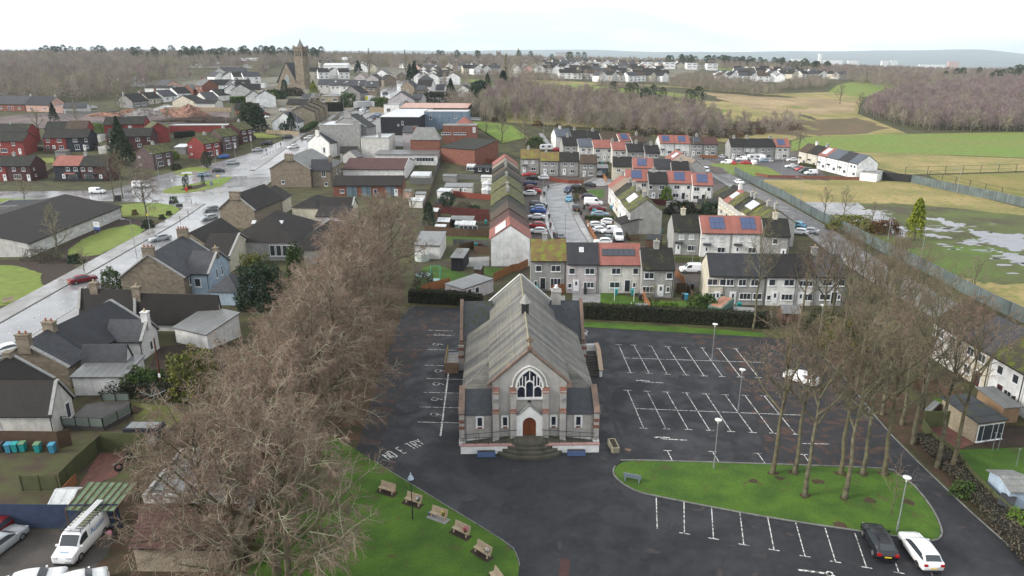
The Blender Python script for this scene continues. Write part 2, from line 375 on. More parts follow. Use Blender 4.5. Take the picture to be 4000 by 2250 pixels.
S('marsh',[h(850,350),h(1300,350),h(2000,420),h(2600,480),h(2600,1100),h(2200,1110),h(1800,1050),h(1380,950),h(1100,780),h(900,620),h(960,540),h(860,420)],MARSH,2,amp=.8,step=3)
S('old_car_park',[h(280,335),h(850,345),h(920,400),h(830,415),h(970,545),h(620,470),h(400,410),h(340,385)],STREET,3)
S('park_lawn',[h(1200,780),h(1900,730),h(2400,800),h(2400,1000),h(2000,1100),h(1700,1020),h(1400,940)],mat('dark_field_grass',(.08,.13,.02),(.075,.08,.03),rough=.9,scale=.09,bump=.3),3,amp=1.2,step=3)
for k,pl in enumerate([[h(770,420),h(850,408),h(1070,418),h(1110,440),h(1170,520),h(1180,550),h(1100,560),h(970,545),h(880,480)],
                        [h(1160,560),h(1300,572),h(1330,640),h(1300,680),h(1170,650)],
                        [h(1430,485),h(1620,490),h(1800,540),h(1870,575),h(1700,570),h(1560,510)],
                        [h(1450,570),h(1700,595),h(1850,610),h(1700,615),h(1450,590)],
                        [h(1450,625),h(1600,650),h(1750,680),h(1560,672),h(1450,650)],
                        [h(1880,595),h(2100,630),h(2415,640),h(2500,800),h(2300,790),h(2050,720),h(1960,650)],
                        [h(1850,740),h(1900,680),h(1960,700),h(1990,755)],
                        [h(2080,760),h(2300,830),h(2500,850),h(2500,960),h(2350,930),h(2250,840)]]):
    S('puddle',pl,WATER,5,amp=1.0,step=.7,seed=k,kind='structure')
rgw=random.Random(4); mbw=MB()
for cx,cy,sx,sy,nn_ in ((3440,850,60,20,8),(3540,905,60,25,8),(3700,890,90,20,14),(3790,960,90,30,14),(3940,1010,60,30,14),(3880,930,110,35,10)):
    for _ in range(nn_):
        q=P((cx+rgw.gauss(0,sx*.7),cy+rgw.gauss(0,sy*.6))); r1,r2=rgw.uniform(.4,2.6),rgw.uniform(.2,.8); pl=[(q.x+r1*math.cos(R(t*40))*rgw.uniform(.6,1.2),q.y+r2*math.sin(R(t*40))*rgw.uniform(.6,1.2),.042) for t in range(9)]
        mbw.add(pl,[tuple(range(9))])
tag(mbw.build('small_puddles',WATER),kind='stuff')
# --- streets of the estate
S('estate_yard',[g(-80,250),g(100,80),g(900,100),g(920,420),g(1000,560),g(1110,730),g(1560,900),g(1780,900),g(1760,1130),g(1540,1130),g(1500,760),g(150,720)],DRIVE,1)
S('back_gardens',[f(1500,-60),f(2260,-60),g(160,940),g(160,1180),(1950,1190),(1800,1175),f(1500,1210),f(1480,700),f(1600,400),f(1650,200)],mat('back_garden_ground',(.06,.07,.025),(.05,.035,.028),rough=.95,scale=.2,bump=.4),1)
S('garden_lawn',[f(1500,1190),f(1560,960),f(1700,930),f(1900,990),f(2000,1030),f(1830,1120)],GRASS,2)
S('garden_lawn',[f(1750,665),f(2200,665),f(2200,700),f(1760,700)],GRASS,2)
S('garden_lawn',[f(2130,950),f(2330,960),f(2240,1040),f(2100,1010)],GRASS,2)
S('garden_lawn',[g(840,1180),g(1230,1250),g(1230,1370),g(820,1345)],GRASS,2)
S('garden_lawn',[g(1300,1270),g(1640,1270),g(1760,1330),g(1760,1400),g(1300,1390)],GRASS,2)
S('garden_lawn',[g(1530,850),g(1770,860),g(1770,910),g(1540,890)],GRASS,2)
S('garden_lawn',[g(720,225),g(870,215),g(870,300),g(700,290)],GRASS,3)
S('patio',[g(570,1190),g(835,1200),g(830,1340),g(570,1310)],CONC,3)
S('patio',[f(1960,860),f(2200,850),f(2200,940),f(1960,950)],CONC,3)
S('estate_yard',[s_(900,170),d(350,1090),d(620,1440),h(0,100),h(-180,60),g(1880,260),s_(1120,700),s_(400,700),s_(0,300),s_(0,150)],DRIVE,1)
CUL=[P(g(*q)) for q in ((900,120),(760,172),(620,172),(470,190),(420,240),(425,330),(475,480),(540,620),(610,740))]
for nm,o0,o1,m,z in (('street',2.9,-2.9,STREET,.03),('pavement',4.7,3.05,WETP,.12),('pavement',-3.05,-4.9,WETP,.12)):ribbon(nm,CUL,o0,o1,m,z)
for sgn in (1,-1):ribbon('kerb',CUL,sgn*2.9,sgn*3.05,KERB,-.1,.13)
LANE=mat('grey_lane_asphalt',(.15,.145,.145),(.10,.097,.10),rough=.6,scale=.2,wet=(.4,.7))
BK=[P(p) for p in ((2640,600),(2740,632),(2850,700),(2960,757),(3062,815),(3248,930),(3352,1005),(3497,1095),(3683,1197),(3860,1300),(4100,1430))]
ribbon('street',BK,3,-3,LANE,.03); ribbon('pavement',BK,-3.15,-4.9,CONC,.12)
for sgn in (1,-1):ribbon('kerb',BK,sgn*3,sgn*3.15,KERB,-.1,.13)
S('street',[(2700,618),(2840,610),(3010,622),(3100,640),(3200,700),(2990,702),(2850,735),(2760,655)],mat('cul_de_sac_asphalt',(.085,.08,.085),(.07,.065,.07),rough=.6,scale=.2),2)
S('village_green',[(2772,643),(2870,636),(3000,655),(3065,690),(2930,690),(2830,680),(2785,660)],GRASS2,6)
# --- commercial yards
S('yard',[b(1050,720),b(1400,720),b(2140,850),b(2140,920),b(2000,930),b(1650,900),b(1500,1090),b(1380,1090),b(1120,900)],CONC,2)
S('grass_verge',[b(2140,840),b(2300,840),b(2576,880),c(160,1000),c(60,1020),b(2480,1060),b(2230,900)],GRASS2,2)
S('path',[b(2140,790),b(2270,800),b(2265,830),b(2140,825)],CONC,3)
S('footpath',[c(270,960),c(310,960),c(400,1090),c(330,1090)],CONC,3)
S('demolition_site',[a(-50,800),a(640,740),a(1000,770),a(1560,740),a(2000,740),a(2310,740),a(2310,840),a(1690,860),a(1040,870),a(-50,930)],mat('rubble_ground',(.16,.12,.11),(.07,.06,.062),rough=.9,scale=.08),2)
S('street',[a(1480,735),a(1650,670),a(1760,680),a(1560,745)],WETP,4)
# --- main road and side street
MR=[P(p) for p in ((-700,1800),(-150,1420),(137,1242),(290,1151),(518,1014),(662,927),(766,863),(860,795),(950,735),(1040,668),(1146,592),(1230,528),(1330,466),(1420,428),(1490,385),(1540,350),(1578,322),(1588,306),(1580,292))]
S('side_street',[(-60,748),(420,745),(560,705),(640,680),(900,622),(1010,590),(1100,552),(1200,500),(1270,515),(1150,590),(960,725),(830,810),(700,812),(560,790),(420,785),(-60,785)],WET,1)
ribbon('main_road',MR,4.0,-4.0,WET,.035,stepm=5)
ribbon('pavement',MR[:8],4.15,8.0,WETP,.14,stepm=5); ribbon('pavement',MR,-4.15,-6.4,WETP,.14,stepm=5)
ribbon('kerb',MR[:8],4.0,4.15,KERB,-.1,.15,stepm=5); ribbon('kerb',MR,-4.0,-4.15,KERB,-.1,.15,stepm=5)
ribbon('pavement',MR[9:],4.15,6.6,WETP,.14,stepm=5)
for o0 in (3.55,-3.55):ribbon('road_line',MR[:6],o0+.07,o0-.07,PAINT,.043)
sm,_,_=ribbon_pts(MR[:9],0,0,1); mb=MB(); acc=0
for k in range(len(sm)-4):
    if k % 7 == 0:
        p,q=sm[k],sm[k+3]; nn=(q-p).normalized(); nn=Vector((-nn.y,nn.x))*.08
        mb.add([(*(p-nn),.044),(*(q-nn),.044),(*(q+nn),.044),(*(p+nn),.044)],[(0,1,2,3)])
tag(mb.build('road_marking',PAINT),kind='structure')
mb=MB()
for k in range(9):
    p=P(e(560+k*22,1449-k*13)).xy; mb.box(p.x-.9,p.x+.9,p.y-.08,p.y+.08,.040,.046)
tag(mb.build('road_marking',PAINT),kind='structure')
S('flower_bed',[e(0,885),e(300,880),e(650,850),e(720,960),e(420,1120),e(250,1240),e(0,1330)],SOIL,2)
S('flower_bed',[e(560,760),e(1150,480),e(1500,530),e(1370,610),e(830,915),e(640,890)],SOIL,3)
S('grass_verge',[e(1140,365),e(1300,345),e(1500,345),e(1640,370),e(1700,410),e(1580,490),e(1420,470),e(1150,475)],GRASS2,3)
S('grass_verge',[e(640,840),e(650,780),e(780,690),e(1010,590),e(1260,545),e(1370,590),e(1290,660),e(1110,750),e(950,830),e(830,850)],GRASS2,4,amp=.2,step=1)
S('grass_verge',[e(-60,930),e(150,935),e(400,1010),e(380,1080),e(410,1130),e(250,1240),e(130,1300),e(-60,1330)],GRASS2,4,amp=.2,step=1)
S('pavement',[e(1560,520),e(1700,470),e(1710,400),e(1640,350),e(1760,330),e(1880,370),e(1860,410),e(1700,500)],WETP,4)
S('grass_island',[e(1530,230),e(1640,190),e(1860,160),e(2080,110),e(2180,100),e(2190,112),e(2080,190),e(1850,240),e(1650,260),e(1540,250)],GRASS2,5)
S('pavement',[e(1500,265),e(1860,250),e(2150,190),e(2130,235),e(1900,275),e(1560,290)],WETP,4)
S('flower_bed',[e(1700,220),e(1760,195),e(1930,165),e(1960,180),e(1850,215),e(1740,228)],SOIL,7)
S('grass_verge',[e(0,302),e(460,305),e(400,345),e(0,340)],GRASS2,3)
S('garden_lawn',[a(1710,1370),a(1830,1310),a(2000,1295),a(2130,1310),a(2000,1370),a(1850,1390)],GRASS2,3)
S('garden_lawn',[a(420,1210),a(545,1205),a(545,1255),a(440,1262)],GRASS2,3)
S('garden_lawn',[b(-40,960),b(60,955),b(250,995),b(150,1012),b(-40,1010)],GRASS2,3)
# --- church grounds
S('church_car_park',[(1600,1196),(1800,1205),(2300,1277),(2950,1314),(3080,1330),(3200,1380),(3300,1480),(3480,1700),(3800,2010),(4010,2190),(4300,2500),(1500,2500),(1700,1950),(1380,1750),(1440,1500),(1540,1270)],ASPH,2)
LAWN1=[(1300,1700),(1462,1803),(1700,1950),(1960,2110),(2013,2160),(2028,2210),(2010,2400),(900,2500),(1050,1900)]
LEAFA=mat('leaf_strewn_asphalt',(.028,.028,.031),(.02,.02,.023),rough=.75,scale=.3,moss=(.065,.037,.028),mossamt=.5,det=14,bump=.2)
S('leafy_asphalt',[(2600,1285),(2990,1318),(3090,1335),(3200,1390),(3300,1490),(3470,1700),(3480,1830),(3300,1826),(3000,1808),(2950,1650),(2860,1500),(2800,1380)],LEAFA,3,amp=.5,step=1.5)
S('leafy_asphalt',[(1640,1215),(1780,1225),(1790,1290),(1700,1330),(1620,1420),(1540,1600),(1480,1740),(1400,1730),(1470,1480),(1560,1290)],LEAFA,3,amp=.4,step=1.5)
PT=mat('tarmac_patch',(.036,.037,.041),(.027,.028,.031),rough=.8,scale=.6); S('red_patch',[v_(138,770),v_(165,770),v_(162,835),v_(130,835)],mat('red_brown_tarmac',(.08,.04,.035),rough=.8),4)
for q in ([n_(120,620),n_(180,760),n_(330,1280),n_(250,1200),n_(110,800)],[n_(470,990),n_(640,985),n_(680,1050),n_(520,1060)],[n_(1000,1320),n_(1120,1315),n_(1200,1400),n_(1020,1390)],[v_(330,520),v_(420,610),v_(380,640),v_(290,560)],[(1760,1850),(1990,1920),(1960,1990),(1780,1900)]):S('tarmac_patch',q,PT,3,amp=.25,step=1)
S('church_lawn',LAWN1,GRASS,5)
S('grass_verge',[(2240,1254),(2700,1280),(2990,1300),(2990,1318),(2700,1302),(2240,1275)],GRASS,5)
S('leaf_litter',[(1580,1100),(1560,1260),(1500,1420),(1440,1600),(1400,1740),(1200,2000),(950,2500),(200,2500),(500,1900),(900,1500),(1150,1180),(1300,1050)],LITTER,4)
ISL=[(2407,1822),(2432,1806),(2480,1800),(3000,1815),(3440,1832),(3500,1850),(3570,1900),(3640,1990),(3672,2060),(3672,2095),(3640,2112),(3560,2103),(3380,2077),(3000,2020),(2600,1945),(2480,1915),(2412,1870),(2398,1842)]
S('grass_island',ISL,GRASS,6)
ib=[P(p) for p in ISL+ISL[:2]]; ribbon('kerb',ib,0,.14,KERB,-.1,.1,stepm=2)
ribbon('kerb',[P(p) for p in LAWN1[1:6]],0,.08,KERB,-.1,.06,stepm=2)
S('leaf_litter',[(3080,1318),(3260,1330),(3420,1450),(3600,1600),(3760,1790),(4100,2130),(4300,2330),(4000,2175),(3790,1985),(3480,1690),(3300,1470),(3200,1372)],LITTER,5)
ribbon('kerb',[P(p) for p in ((3205,1382),(3300,1480),(3480,1700),(3800,2010),(4010,2190))],0,.12,KERB,-.1,.08,stepm=4)
S('garden_lawn',[t_(1300,1449),t_(1450,1100),t_(2000,1080),t_(2557,1060),(4300,1800),(4300,2100),(3950,1960)],GRASS,6)
S('garden_lawn',[t_(1040,240),t_(1500,250),t_(2000,420),t_(1400,480),t_(1240,440)],GRASS,6)
S('garden_patio',[t_(880,740),t_(1400,700),t_(1850,960),t_(1500,1080),t_(1250,1070)],REDG,7)
S('garden_patio',[t_(1850,960),t_(2200,700),t_(2800,700),t_(2800,1020),t_(2000,1080)],SOIL,7)
# --- gardens bottom left
S('back_yard',[i_(400,1300),i_(860,880),i_(1700,900),i_(2100,1000),(860,1900),(500,2400),(-300,2400),(-300,1750)],mat('mossy_back_yard',(.06,.065,.022),(.05,.035,.025),rough=.95,scale=.5,bump=.4),2)
S('garden_lawn',[i_(1330,960),i_(1750,1000),i_(1850,1100),i_(1600,1300),i_(1350,1160)],mat('mossy_lawn',(.10,.12,.02),(.09,.075,.035),rough=.9,scale=.8,bump=.4),5)
S('paved_yard',[j_(-200,960),j_(1180,960),j_(1080,1200),j_(800,1500),j_(-400,1600)],mat('block_paving',(.075,.065,.058),(.05,.045,.04),rough=.7,scale=.5,kind='planks',ps=(.2,.2)),6)
S('gravel_path',[j_(790,520),j_(1000,180),j_(1270,180),j_(1180,420),j_(840,520)],REDG,6)
S('rear_garden',[i_(1600,400),i_(1800,380),i_(2200,300),i_(2300,600),i_(1900,950),i_(1200,880),i_(1500,600)],SOIL,2)
# --- painted bays and letters
def seg(mb,p,q,wd=.1,z=.028):
    A=P(p).xy; B=P(q).xy; dd=(B-A).normalized(); nn=Vector((-dd.y,dd.x))*wd/2
    mb.add([(*(A-nn),z),(*(B-nn),z),(*(B+nn),z),(*(A+nn),z)],[(0,1,2,3)])
def upfaces(mb):
    for k,t in enumerate(mb.f):
        A,B,C_=(Vector(mb.v[q]) for q in t[:3])
        if (B-A).cross(C_-A).z<0:mb.f[k]=t[::-1]
mb=MB()
for T,B in (((280,353),(395,618)),((425,358),(570,625)),((590,368),(740,633)),((743,373),(917,641)),((905,379),(1087,649)),((1068,385),(1260,655)),((1222,389),(1430,659)),((1385,393),(1600,665))):
    seg(mb,n_(*T),n_(*B)); seg(mb,n_(T[0]-30,T[1]-1),n_(T[0]+30,T[1]+2)); seg(mb,n_(B[0]-33,B[1]),n_(B[0]+36,B[1]+2))
seg(mb,n_(325,480),n_(1650,523))
for T,B in (((365,785),(518,1143)),((550,793),(727,1149)),((735,801),(937,1155)),((918,809),(1140,1163)),((1105,819),(1342,1174)),((1285,827),(1545,1183)),((1472,832),(1740,1190)),((1655,838),(1950,1200))):
    seg(mb,n_(*T),n_(*B)); seg(mb,n_(T[0]-36,T[1]-1),n_(T[0]+36,T[1]+2)); seg(mb,n_(B[0]-38,B[1]-2),n_(B[0]+40,B[1]+3))
seg(mb,n_(437,957),n_(2000,1020))
for T,B in (((740,1353),(790,1455)),((1165,1363),(1225,1455)),((1595,1380),(1660,1470)),((2025,1390),(2090,1480))):
    seg(mb,n_(*T),n_(*B)); seg(mb,n_(T[0]-36,T[1]-1),n_(T[0]+40,T[1]+2))
seg(mb,n_(2000,1287),n_(2270,1293))
pass
for T,B in (((410,597),(413,685)),((489,610),(490,698)),((567,622),(573,713)),((648,640),(659,730)),((727,652),(745,745)),((807,668),(833,763)),((890,682),(920,779)),((975,698),(1008,795)),((1070,720),(1100,810)),((1165,745),(1200,830))):
    seg(mb,v_(*T),v_(*B),.09)
    if T[0] != 410:seg(mb,v_(B[0]-15,B[1]-2),v_(B[0]+16,B[1]+3),.1)
for k,(y0,x0,x1) in enumerate(((1290,1675,1770),(1308,1670,1775),(1365,1662,1780),(1427,1660,1800),(1479,1665,1815),(1533,1655,1812),(1590,1640,1805),(1649,1630,1800))):
    seg(mb,(x0,y0),(x1,y0+4),.1)
seg(mb,l_(190,1130),m_(75,920),.18)
# arrows
for ax,ay,s in ((445,692,1),(610,1228,1.2)):
    seg(mb,n_(ax+60*s,ay+12*s),n_(ax+262*s,ay+24*s),.16); seg(mb,n_(ax,ay),n_(ax+70*s,ay+2),.2); seg(mb,n_(ax+40*s,ay-4),n_(ax+128*s,ay+6),.16); seg(mb,n_(ax+50*s,ay-1),n_(ax+72*s,ay+16*s),.16)
seg(mb,p_(303,1357),p_(640,1400),.2); seg(mb,p_(590,1375),p_(700,1449),.3); seg(mb,p_(600,1420),p_(640,1380),.3)
# wheelchair marks
for k,(cx,cy) in enumerate((l_(40,830),l_(20,950),l_(50,1285),m_(30,180),m_(10,395),(1700,1620))):
    c0=P((cx-4,cy)); rr=.42
    for t in range(9):
        a0,a1=R(100+t*30),R(100+(t+1)*30)
        A=(c0.x+rr*math.cos(a0),c0.y+rr*math.sin(a0)); B=(c0.x+rr*math.cos(a1),c0.y+rr*math.sin(a1))
        nn=Vector((B[1]-A[1],A[0]-B[0])).normalized()*.05
        mb.add([(A[0]-nn.x,A[1]-nn.y,.028),(B[0]-nn.x,B[1]-nn.y,.028),(B[0]+nn.x,B[1]+nn.y,.028),(A[0]+nn.x,A[1]+nn.y,.028)],[(0,1,2,3)])
    seg(mb,(cx,cy-4),(cx+16,cy),.09); seg(mb,(cx+16,cy),(cx+26,cy+4),.09)
upfaces(mb); tag(mb.build('parking_bay_marking',PAINT),kind='structure')
STROKES={'N':[((0,0),(0,1)),((0,1),(.7,0)),((.7,0),(.7,1))],'O':[((.1,0),(.6,0)),((.6,0),(.7,.5)),((.7,.5),(.6,1)),((.6,1),(.1,1)),((.1,1),(0,.5)),((0,.5),(.1,0))],
           'E':[((0,0),(0,1)),((0,0),(.6,0)),((0,.5),(.5,.5)),((0,1),(.6,1))],'T':[((.35,0),(.35,1)),((0,1),(.7,1))],'R':[((0,0),(0,1)),((0,1),(.6,.95)),((.6,.95),(.6,.5)),((.6,.5),(0,.5)),((.25,.5),(.7,0))],
           'Y':[((.35,0),(.35,.5)),((.35,.5),(0,1)),((.35,.5),(.7,1))],'L':[((0,1),(0,0)),((0,0),(.6,0))]}
def ground_text(name,txt,A,B,hgt,wd=.12):
    """letters painted between two ground points, tops hgt metres to the left of A->B"""
    A=P(A).xy; B=P(B).xy; dd=(B-A); n=len(txt); dd /= n; up=Vector((-dd.y,dd.x)).normalized()*hgt; mb=MB()
    for k,ch in enumerate(txt):
        for (x0,y0),(x1,y1) in STROKES.get(ch,[]):
            p=A+dd*(k+x0)+up*y0; q=A+dd*(k+x1)+up*y1; nn=(q-p).normalized(); nn=Vector((-nn.y,nn.x))*wd/2
            mb.add([(*(p-nn),.034),(*(q-nn),.034),(*(q+nn),.034),(*(p+nn),.034)],[(0,1,2,3)])
    upfaces(mb); tag(mb.build(name,PAINT),kind='structure')
ground_text('painted_words','NO E TRY',k_(1345,250),k_(1720,85),1.5)
ground_text('painted_words','ONLY',l_(1912,838),l_(1912,762),.9)
# ================================================================ church
CX,CY,CR=1.85,69.4,R(1.37)
church=empty('church',(CX,CY,0),CR,'grey roughcast church with a big pointed window and cross on its front gable','church')
HARL=mat('church_roughcast',(.40,.385,.365),(.31,.295,.28),kind='streak',rough=.95,scale=.8,bump=.5)
REDS=mat('red_sandstone_trim',(.22,.095,.07),(.14,.075,.055),rough=.8,scale=2.5)
WPAINT=mat('white_painted_render',(.72,.72,.71),(.6,.6,.58),rough=.7,scale=1.2)
NSLATE=mat('streaked_grey_slate',(.205,.195,.165),(.085,.085,.085),kind='slate',rough=.6,scale=.9,stretch=(.12,1,.12),ps=(.45,.21),pos=(.38,.62),bump=.2,moss=(.2,.19,.11),mossamt=.6)
DSLATE=mat('dark_blue_slate',(.05,.056,.066),(.035,.04,.046),kind='slate',rough=.4,scale=1.2,ps=(.4,.2),bump=.2)
MSLATE=mat('mossy_dark_slate',(.06,.066,.076),(.045,.05,.055),kind='slate',rough=.5,scale=1.2,ps=(.4,.2),moss=(.035,.045,.012),mossamt=.47)
def slab(mb,p0,p1,p2,p3,t=.16,mi=0):
    P4=[Vector(q) for q in (p0,p1,p2,p3)]; nn=(P4[1]-P4[0]).cross(P4[2]-P4[0]).normalized()*t
    if nn.z<0:nn=-nn
    mb.add([q for q in P4]+[q+nn for q in P4],[(0,3,2,1),(4,5,6,7),(0,1,5,4),(1,2,6,5),(2,3,7,6),(3,0,4,7)],mi)
mb=MB(); mb.prism([(-3.95,-.5),(3.95,-.5),(3.95,7.25),(0,10.75),(-3.95,7.25)],0,27)
mb.build('nave_wall',HARL,church)
mb=MB()
for s in (-1,1):
    mb=MB(); mb.prism([(3.95*s,-.5),(7*s,-.5),(7*s,4.75),(3.95*s,6.9)],6.0,19.9); mb.box(min(3.95*s,7*s),max(3.95*s,7*s),2.71,6.0,-.5,4.7); mb.build('aisle_wall',HARL,church)
for s in (-1,1):
    mb=MB(); slab(mb,(4.2*s,.35,7.1),(4.2*s,27.3,7.1),(0,27.3,10.85),(0,.35,10.85)); mb.build('nave_roof',NSLATE,church)
    mb=MB(); slab(mb,(7.2*s,2.95,4.72),(7.2*s,20.0,4.72),(3.96*s,20.0,7.08),(3.96*s,6.3,7.08)); t3=[(7.2*s,2.95,4.72),(3.96*s,2.95,4.74),(3.96*s,6.3,7.08)]; mb.add(t3+[(x,y,z+.16) for x,y,z in t3],[(0,1,2),(3,4,5),(0,1,4,3),(1,2,5,4)]); mb.build('aisle_roof',NSLATE,church)
mb=MB()
for k in range(80):mb.prism([(-.14,10.93),(.14,10.93),(0,11.1)],.4+k*.337,.4+k*.337+.29)
mb.build('ridge_tiles',mat('lichened_ridge_tile',(.3,.28,.2),(.2,.19,.13),scale=4),church)
# raked gable cope
COPE=mat('weathered_pink_stone_cope',(.21,.14,.11),(.13,.10,.08),rough=.85,scale=1.6)
for y0,y1,nm in ((-.12,.34,COPE),(27.0,27.34,WPAINT)):
    mb=MB()
    for s in (-1,1):
        slab(mb,(4.35*s,y0,7.0),(4.35*s,y1,7.0),(0,y1,10.9),(0,y0,10.9),.2)
    for s in (-1,1):mb.box(min(3.9*s,4.5*s),max(3.9*s,4.5*s),y0-.05,y1+.05,6.75,7.1)
    mb.build('gable_cope',nm,church)
BRST=mat('weathered_brown_stone',(.2,.13,.09),scale=3)
mb=MB(); mb.box(-.25,.25,-.15,.37,11.0,11.35); mb.box(-.06,.06,.02,.16,11.35,12.5); mb.box(-.42,.42,.03,.15,11.95,12.08)
for k in range(12):
    a0,a1=R(k*30),R(k*30+30); mb.tube((.26*math.cos(a0),.09,12.01+.26*math.sin(a0)),(.26*math.cos(a1),.09,12.01+.26*math.sin(a1)),.045,n=5)
mb.build('stone_cross',BRST,church)
# ridge ventilator
vt=MB().box(-.42,.42,11.6,12.5,10.6,12.0).box(-.47,.47,11.55,12.55,11.95,12.05).build('ventilator',plain('black_louvre_timber',(.02,.02,.022),.6),church)
MB().lathe([(.72,12.05),(.5,12.35),(.2,12.85),(.05,13.15)],8,(0,12.05)).build('ventilator_cap',mat('lead_cap',(.3,.29,.27),scale=2),vt)
mb=MB(); mb.box(4.1,5.3,23.2,24.3,3,9.6).box(4.0,5.4,23.1,24.4,9.6,9.8).box(4.3,5.1,23.4,24.1,9.8,10.1); mb.build('chimney',HARL,church)
MB().lathe([(.25,10.1),(.2,10.5)],8,(4.7,23.75)).build('chimney_pot',WHITE,church)
# transepts
for s in (-1,1):
    tr=MB(); x0,x1=sorted((3.95*s,8.0*s)); tr.prism([(20.0,-.5),(27.4,-.5),(27.4,4.1),(23.7,8.05),(20.0,4.1)],x0,x1,ax='x'); tr.build('transept_wall',HARL,church)
    for t in (-1,1):
        mb=MB(); slab(mb,(3.9*s,23.7+3.85*t,4.0),(7.9*s,23.7+3.85*t,4.0),(7.9*s,23.7,8.15),(3.9*s,23.7,8.15)); mb.build('transept_roof',MSLATE if s<0 else DSLATE,church)
    mb=MB()
    for t in (-1,1):slab(mb,(7.85*s,23.7+3.95*t,4.0),(8.3*s,23.7+3.95*t,4.0),(8.3*s,23.7,8.3),(7.85*s,23.7,8.3),.32)
    x0,x1=sorted((7.8*s,8.4*s)); mb.box(x0,x1,19.55,20.0,0,3.9); mb.build('transept_cope',COPE,church)
    mb=MB(); x0,x1=sorted((7.75*s,8.5*s)); mb.box(x0,x1,19.3,19.6,-.2,3.6); mb.build('buttress',HARL,church)
    mb=MB()
    for z in (1.8,2.9):MB().box(x0-.02,x1+.02,19.26,19.62,z,z+.4).build('red_stone_band',REDS,church)
# side vestibules
for s in (-1,1):
    x0,x1=sorted((3.95*s,7.15*s)); xo0,xo1=sorted((6.95*s,7.5*s))
    mb=MB(); mb.prism([(.3,-.5),(2.7,-.5),(2.7,5.0),(.3,3.5)],x0,x1,ax='x'); mb.build('vestibule_wall',HARL,church)
    mb=MB(); xa,xb=sorted((4.0*s,6.95*s)); slab(mb,(xa,.1,3.42),(xb,.1,3.42),(xb,3.05,5.1),(xa,3.05,5.1),.12); mb.build('vestibule_roof',DSLATE,church)
    mb=MB(); mb.prism([(-.15,-.5),(3.1,-.5),(3.1,5.35),(-.15,3.75)],xo0,xo1,ax='x'); mb.build('parapet_wall',HARL,church)
    mb=MB(); slab(mb,(xo0-.05,-.3,3.72),(xo1+.05,-.3,3.72),(xo1+.05,3.15,5.42),(xo0-.05,3.15,5.42),.16); mb.build('parapet_cope',COPE,church); mb=MB()
    for z in (1.9,2.65):MB().box(xo0-.03,xo1+.03,-.2,.4,z,z+.38).build('red_stone_trim',REDS,church)
    mb=MB(); mb.box(xo0-.06,xo1+.06,-.24,.6,-.4,.45); xa,xb=sorted((4.3*s,6.9*s)); mb.box(xa,xb,.24,.32,-.4,.55); mb.build('white_plinth',WPAINT,church)
# buttresses on the front
for cx in (-3.55,-1.72,1.72,3.55):
    mb=MB(); mb.box(cx-.32,cx+.32,-.55,.05,-.4,4.1).box(cx-.32,cx+.32,-.4,.05,4.1,6.4); mb.build('buttress',HARL,church)
    mb=MB(); mb.prism([(-.6,3.95),(-.38,4.45),(.05,4.45),(.05,3.95)],cx-.35,cx+.35,ax='x'); mb.build('red_stone_cap',REDS,church); mb=MB(); mb.prism([(-.45,6.2),(-.15,6.75),(.05,6.75),(.05,6.2)],cx-.35,cx+.35,ax='x'); mb.build('red_stone_cap',REDS,church)
    mb=MB(); mb.box(cx-.35,cx+.35,-.6,.02,.3,.75); mb.build('white_plinth',WPAINT,church)
def arch(cx,zs,hw,ha,n=10):
    """pointed arch outline: springing zs, half width hw, apex height ha above springing"""
    pts=[]
    rad=(hw*hw+ha*ha)/(2*hw); 
    for k in range(n+1):
        th=math.asin(min(1,ha/rad))*k/n; pts.append((cx+hw-rad+rad*math.cos(th),zs+rad*math.sin(th)))
    return pts+[(2*cx-p[0],p[1]) for p in pts[::-1][1:]]
def ring(mb,o,i,y0,y1,mi=0):
    n=len(o)
    for k in range(n-1):
        A,B,C_,D=o[k],o[k+1],i[k+1],i[k]
        mb.add([(A[0],y0,A[1]),(B[0],y0,B[1]),(C_[0],y0,C_[1]),(D[0],y0,D[1]),(A[0],y1,A[1]),(B[0],y1,B[1]),(C_[0],y1,C_[1]),(D[0],y1,D[1])],
               [(0,1,2,3),(4,7,6,5),(0,4,5,1),(2,6,7,3),(1,5,6,2),(3,7,4,0)],mi)
STG=mat('leaded_stained_glass',(.03,.035,.06),(.012,.013,.02),rough=.3,scale=7,pos=(.45,.55))
win=MB(); zs,z0=6.75,5.62
out=[(1.5,z0)]+arch(0,zs,1.5,2.25)+[(-1.5,z0)]; inn=[(1.28,z0)]+arch(0,zs,1.28,1.98)+[(-1.28,z0)]
ring(win,out,inn,-.16,.05); win.box(-1.62,1.62,-.22,.05,5.4,5.62)
for x in (-.43,.43):win.box(x-.06,x+.06,-.12,.03,5.6,8.0)
for cx,hw,zz,ha in ((-.86,.43,6.45,.42),(.86,.43,6.45,.42),(0,.43,7.05,.42)):
    A=arch(cx,zz,hw+.05,ha+.1,5); B=arch(cx,zz,hw-.06,ha-.04,5); ring(win,A,B,-.125,.03)
for x,zt in ((0,8.6),(-.75,8.1),(.75,8.1),(-1.08,7.6),(1.08,7.6)):win.box(x-.05,x+.05,-.12,.03,6.9 if x else 7.4,zt)
wi=win.build('great_window',WPAINT,church)
gl=MB(); o2=arch(0,zs,1.3,2.0); gl.prism([(1.3,z0)]+o2+[(-1.3,z0)],-.03,.02); gl.build('stained_glass',STG,wi)
hm=MB(); ring(hm,arch(0,6.9,1.86,2.35,12),arch(0,6.9,1.76,2.22,12),-.14,.05)
for s in (-1,1):hm.box(min(1.74*s,2.0*s),max(1.74*s,2.0*s),-.14,.05,6.82,6.92)
hm.build('hood_mould',WPAINT,church)
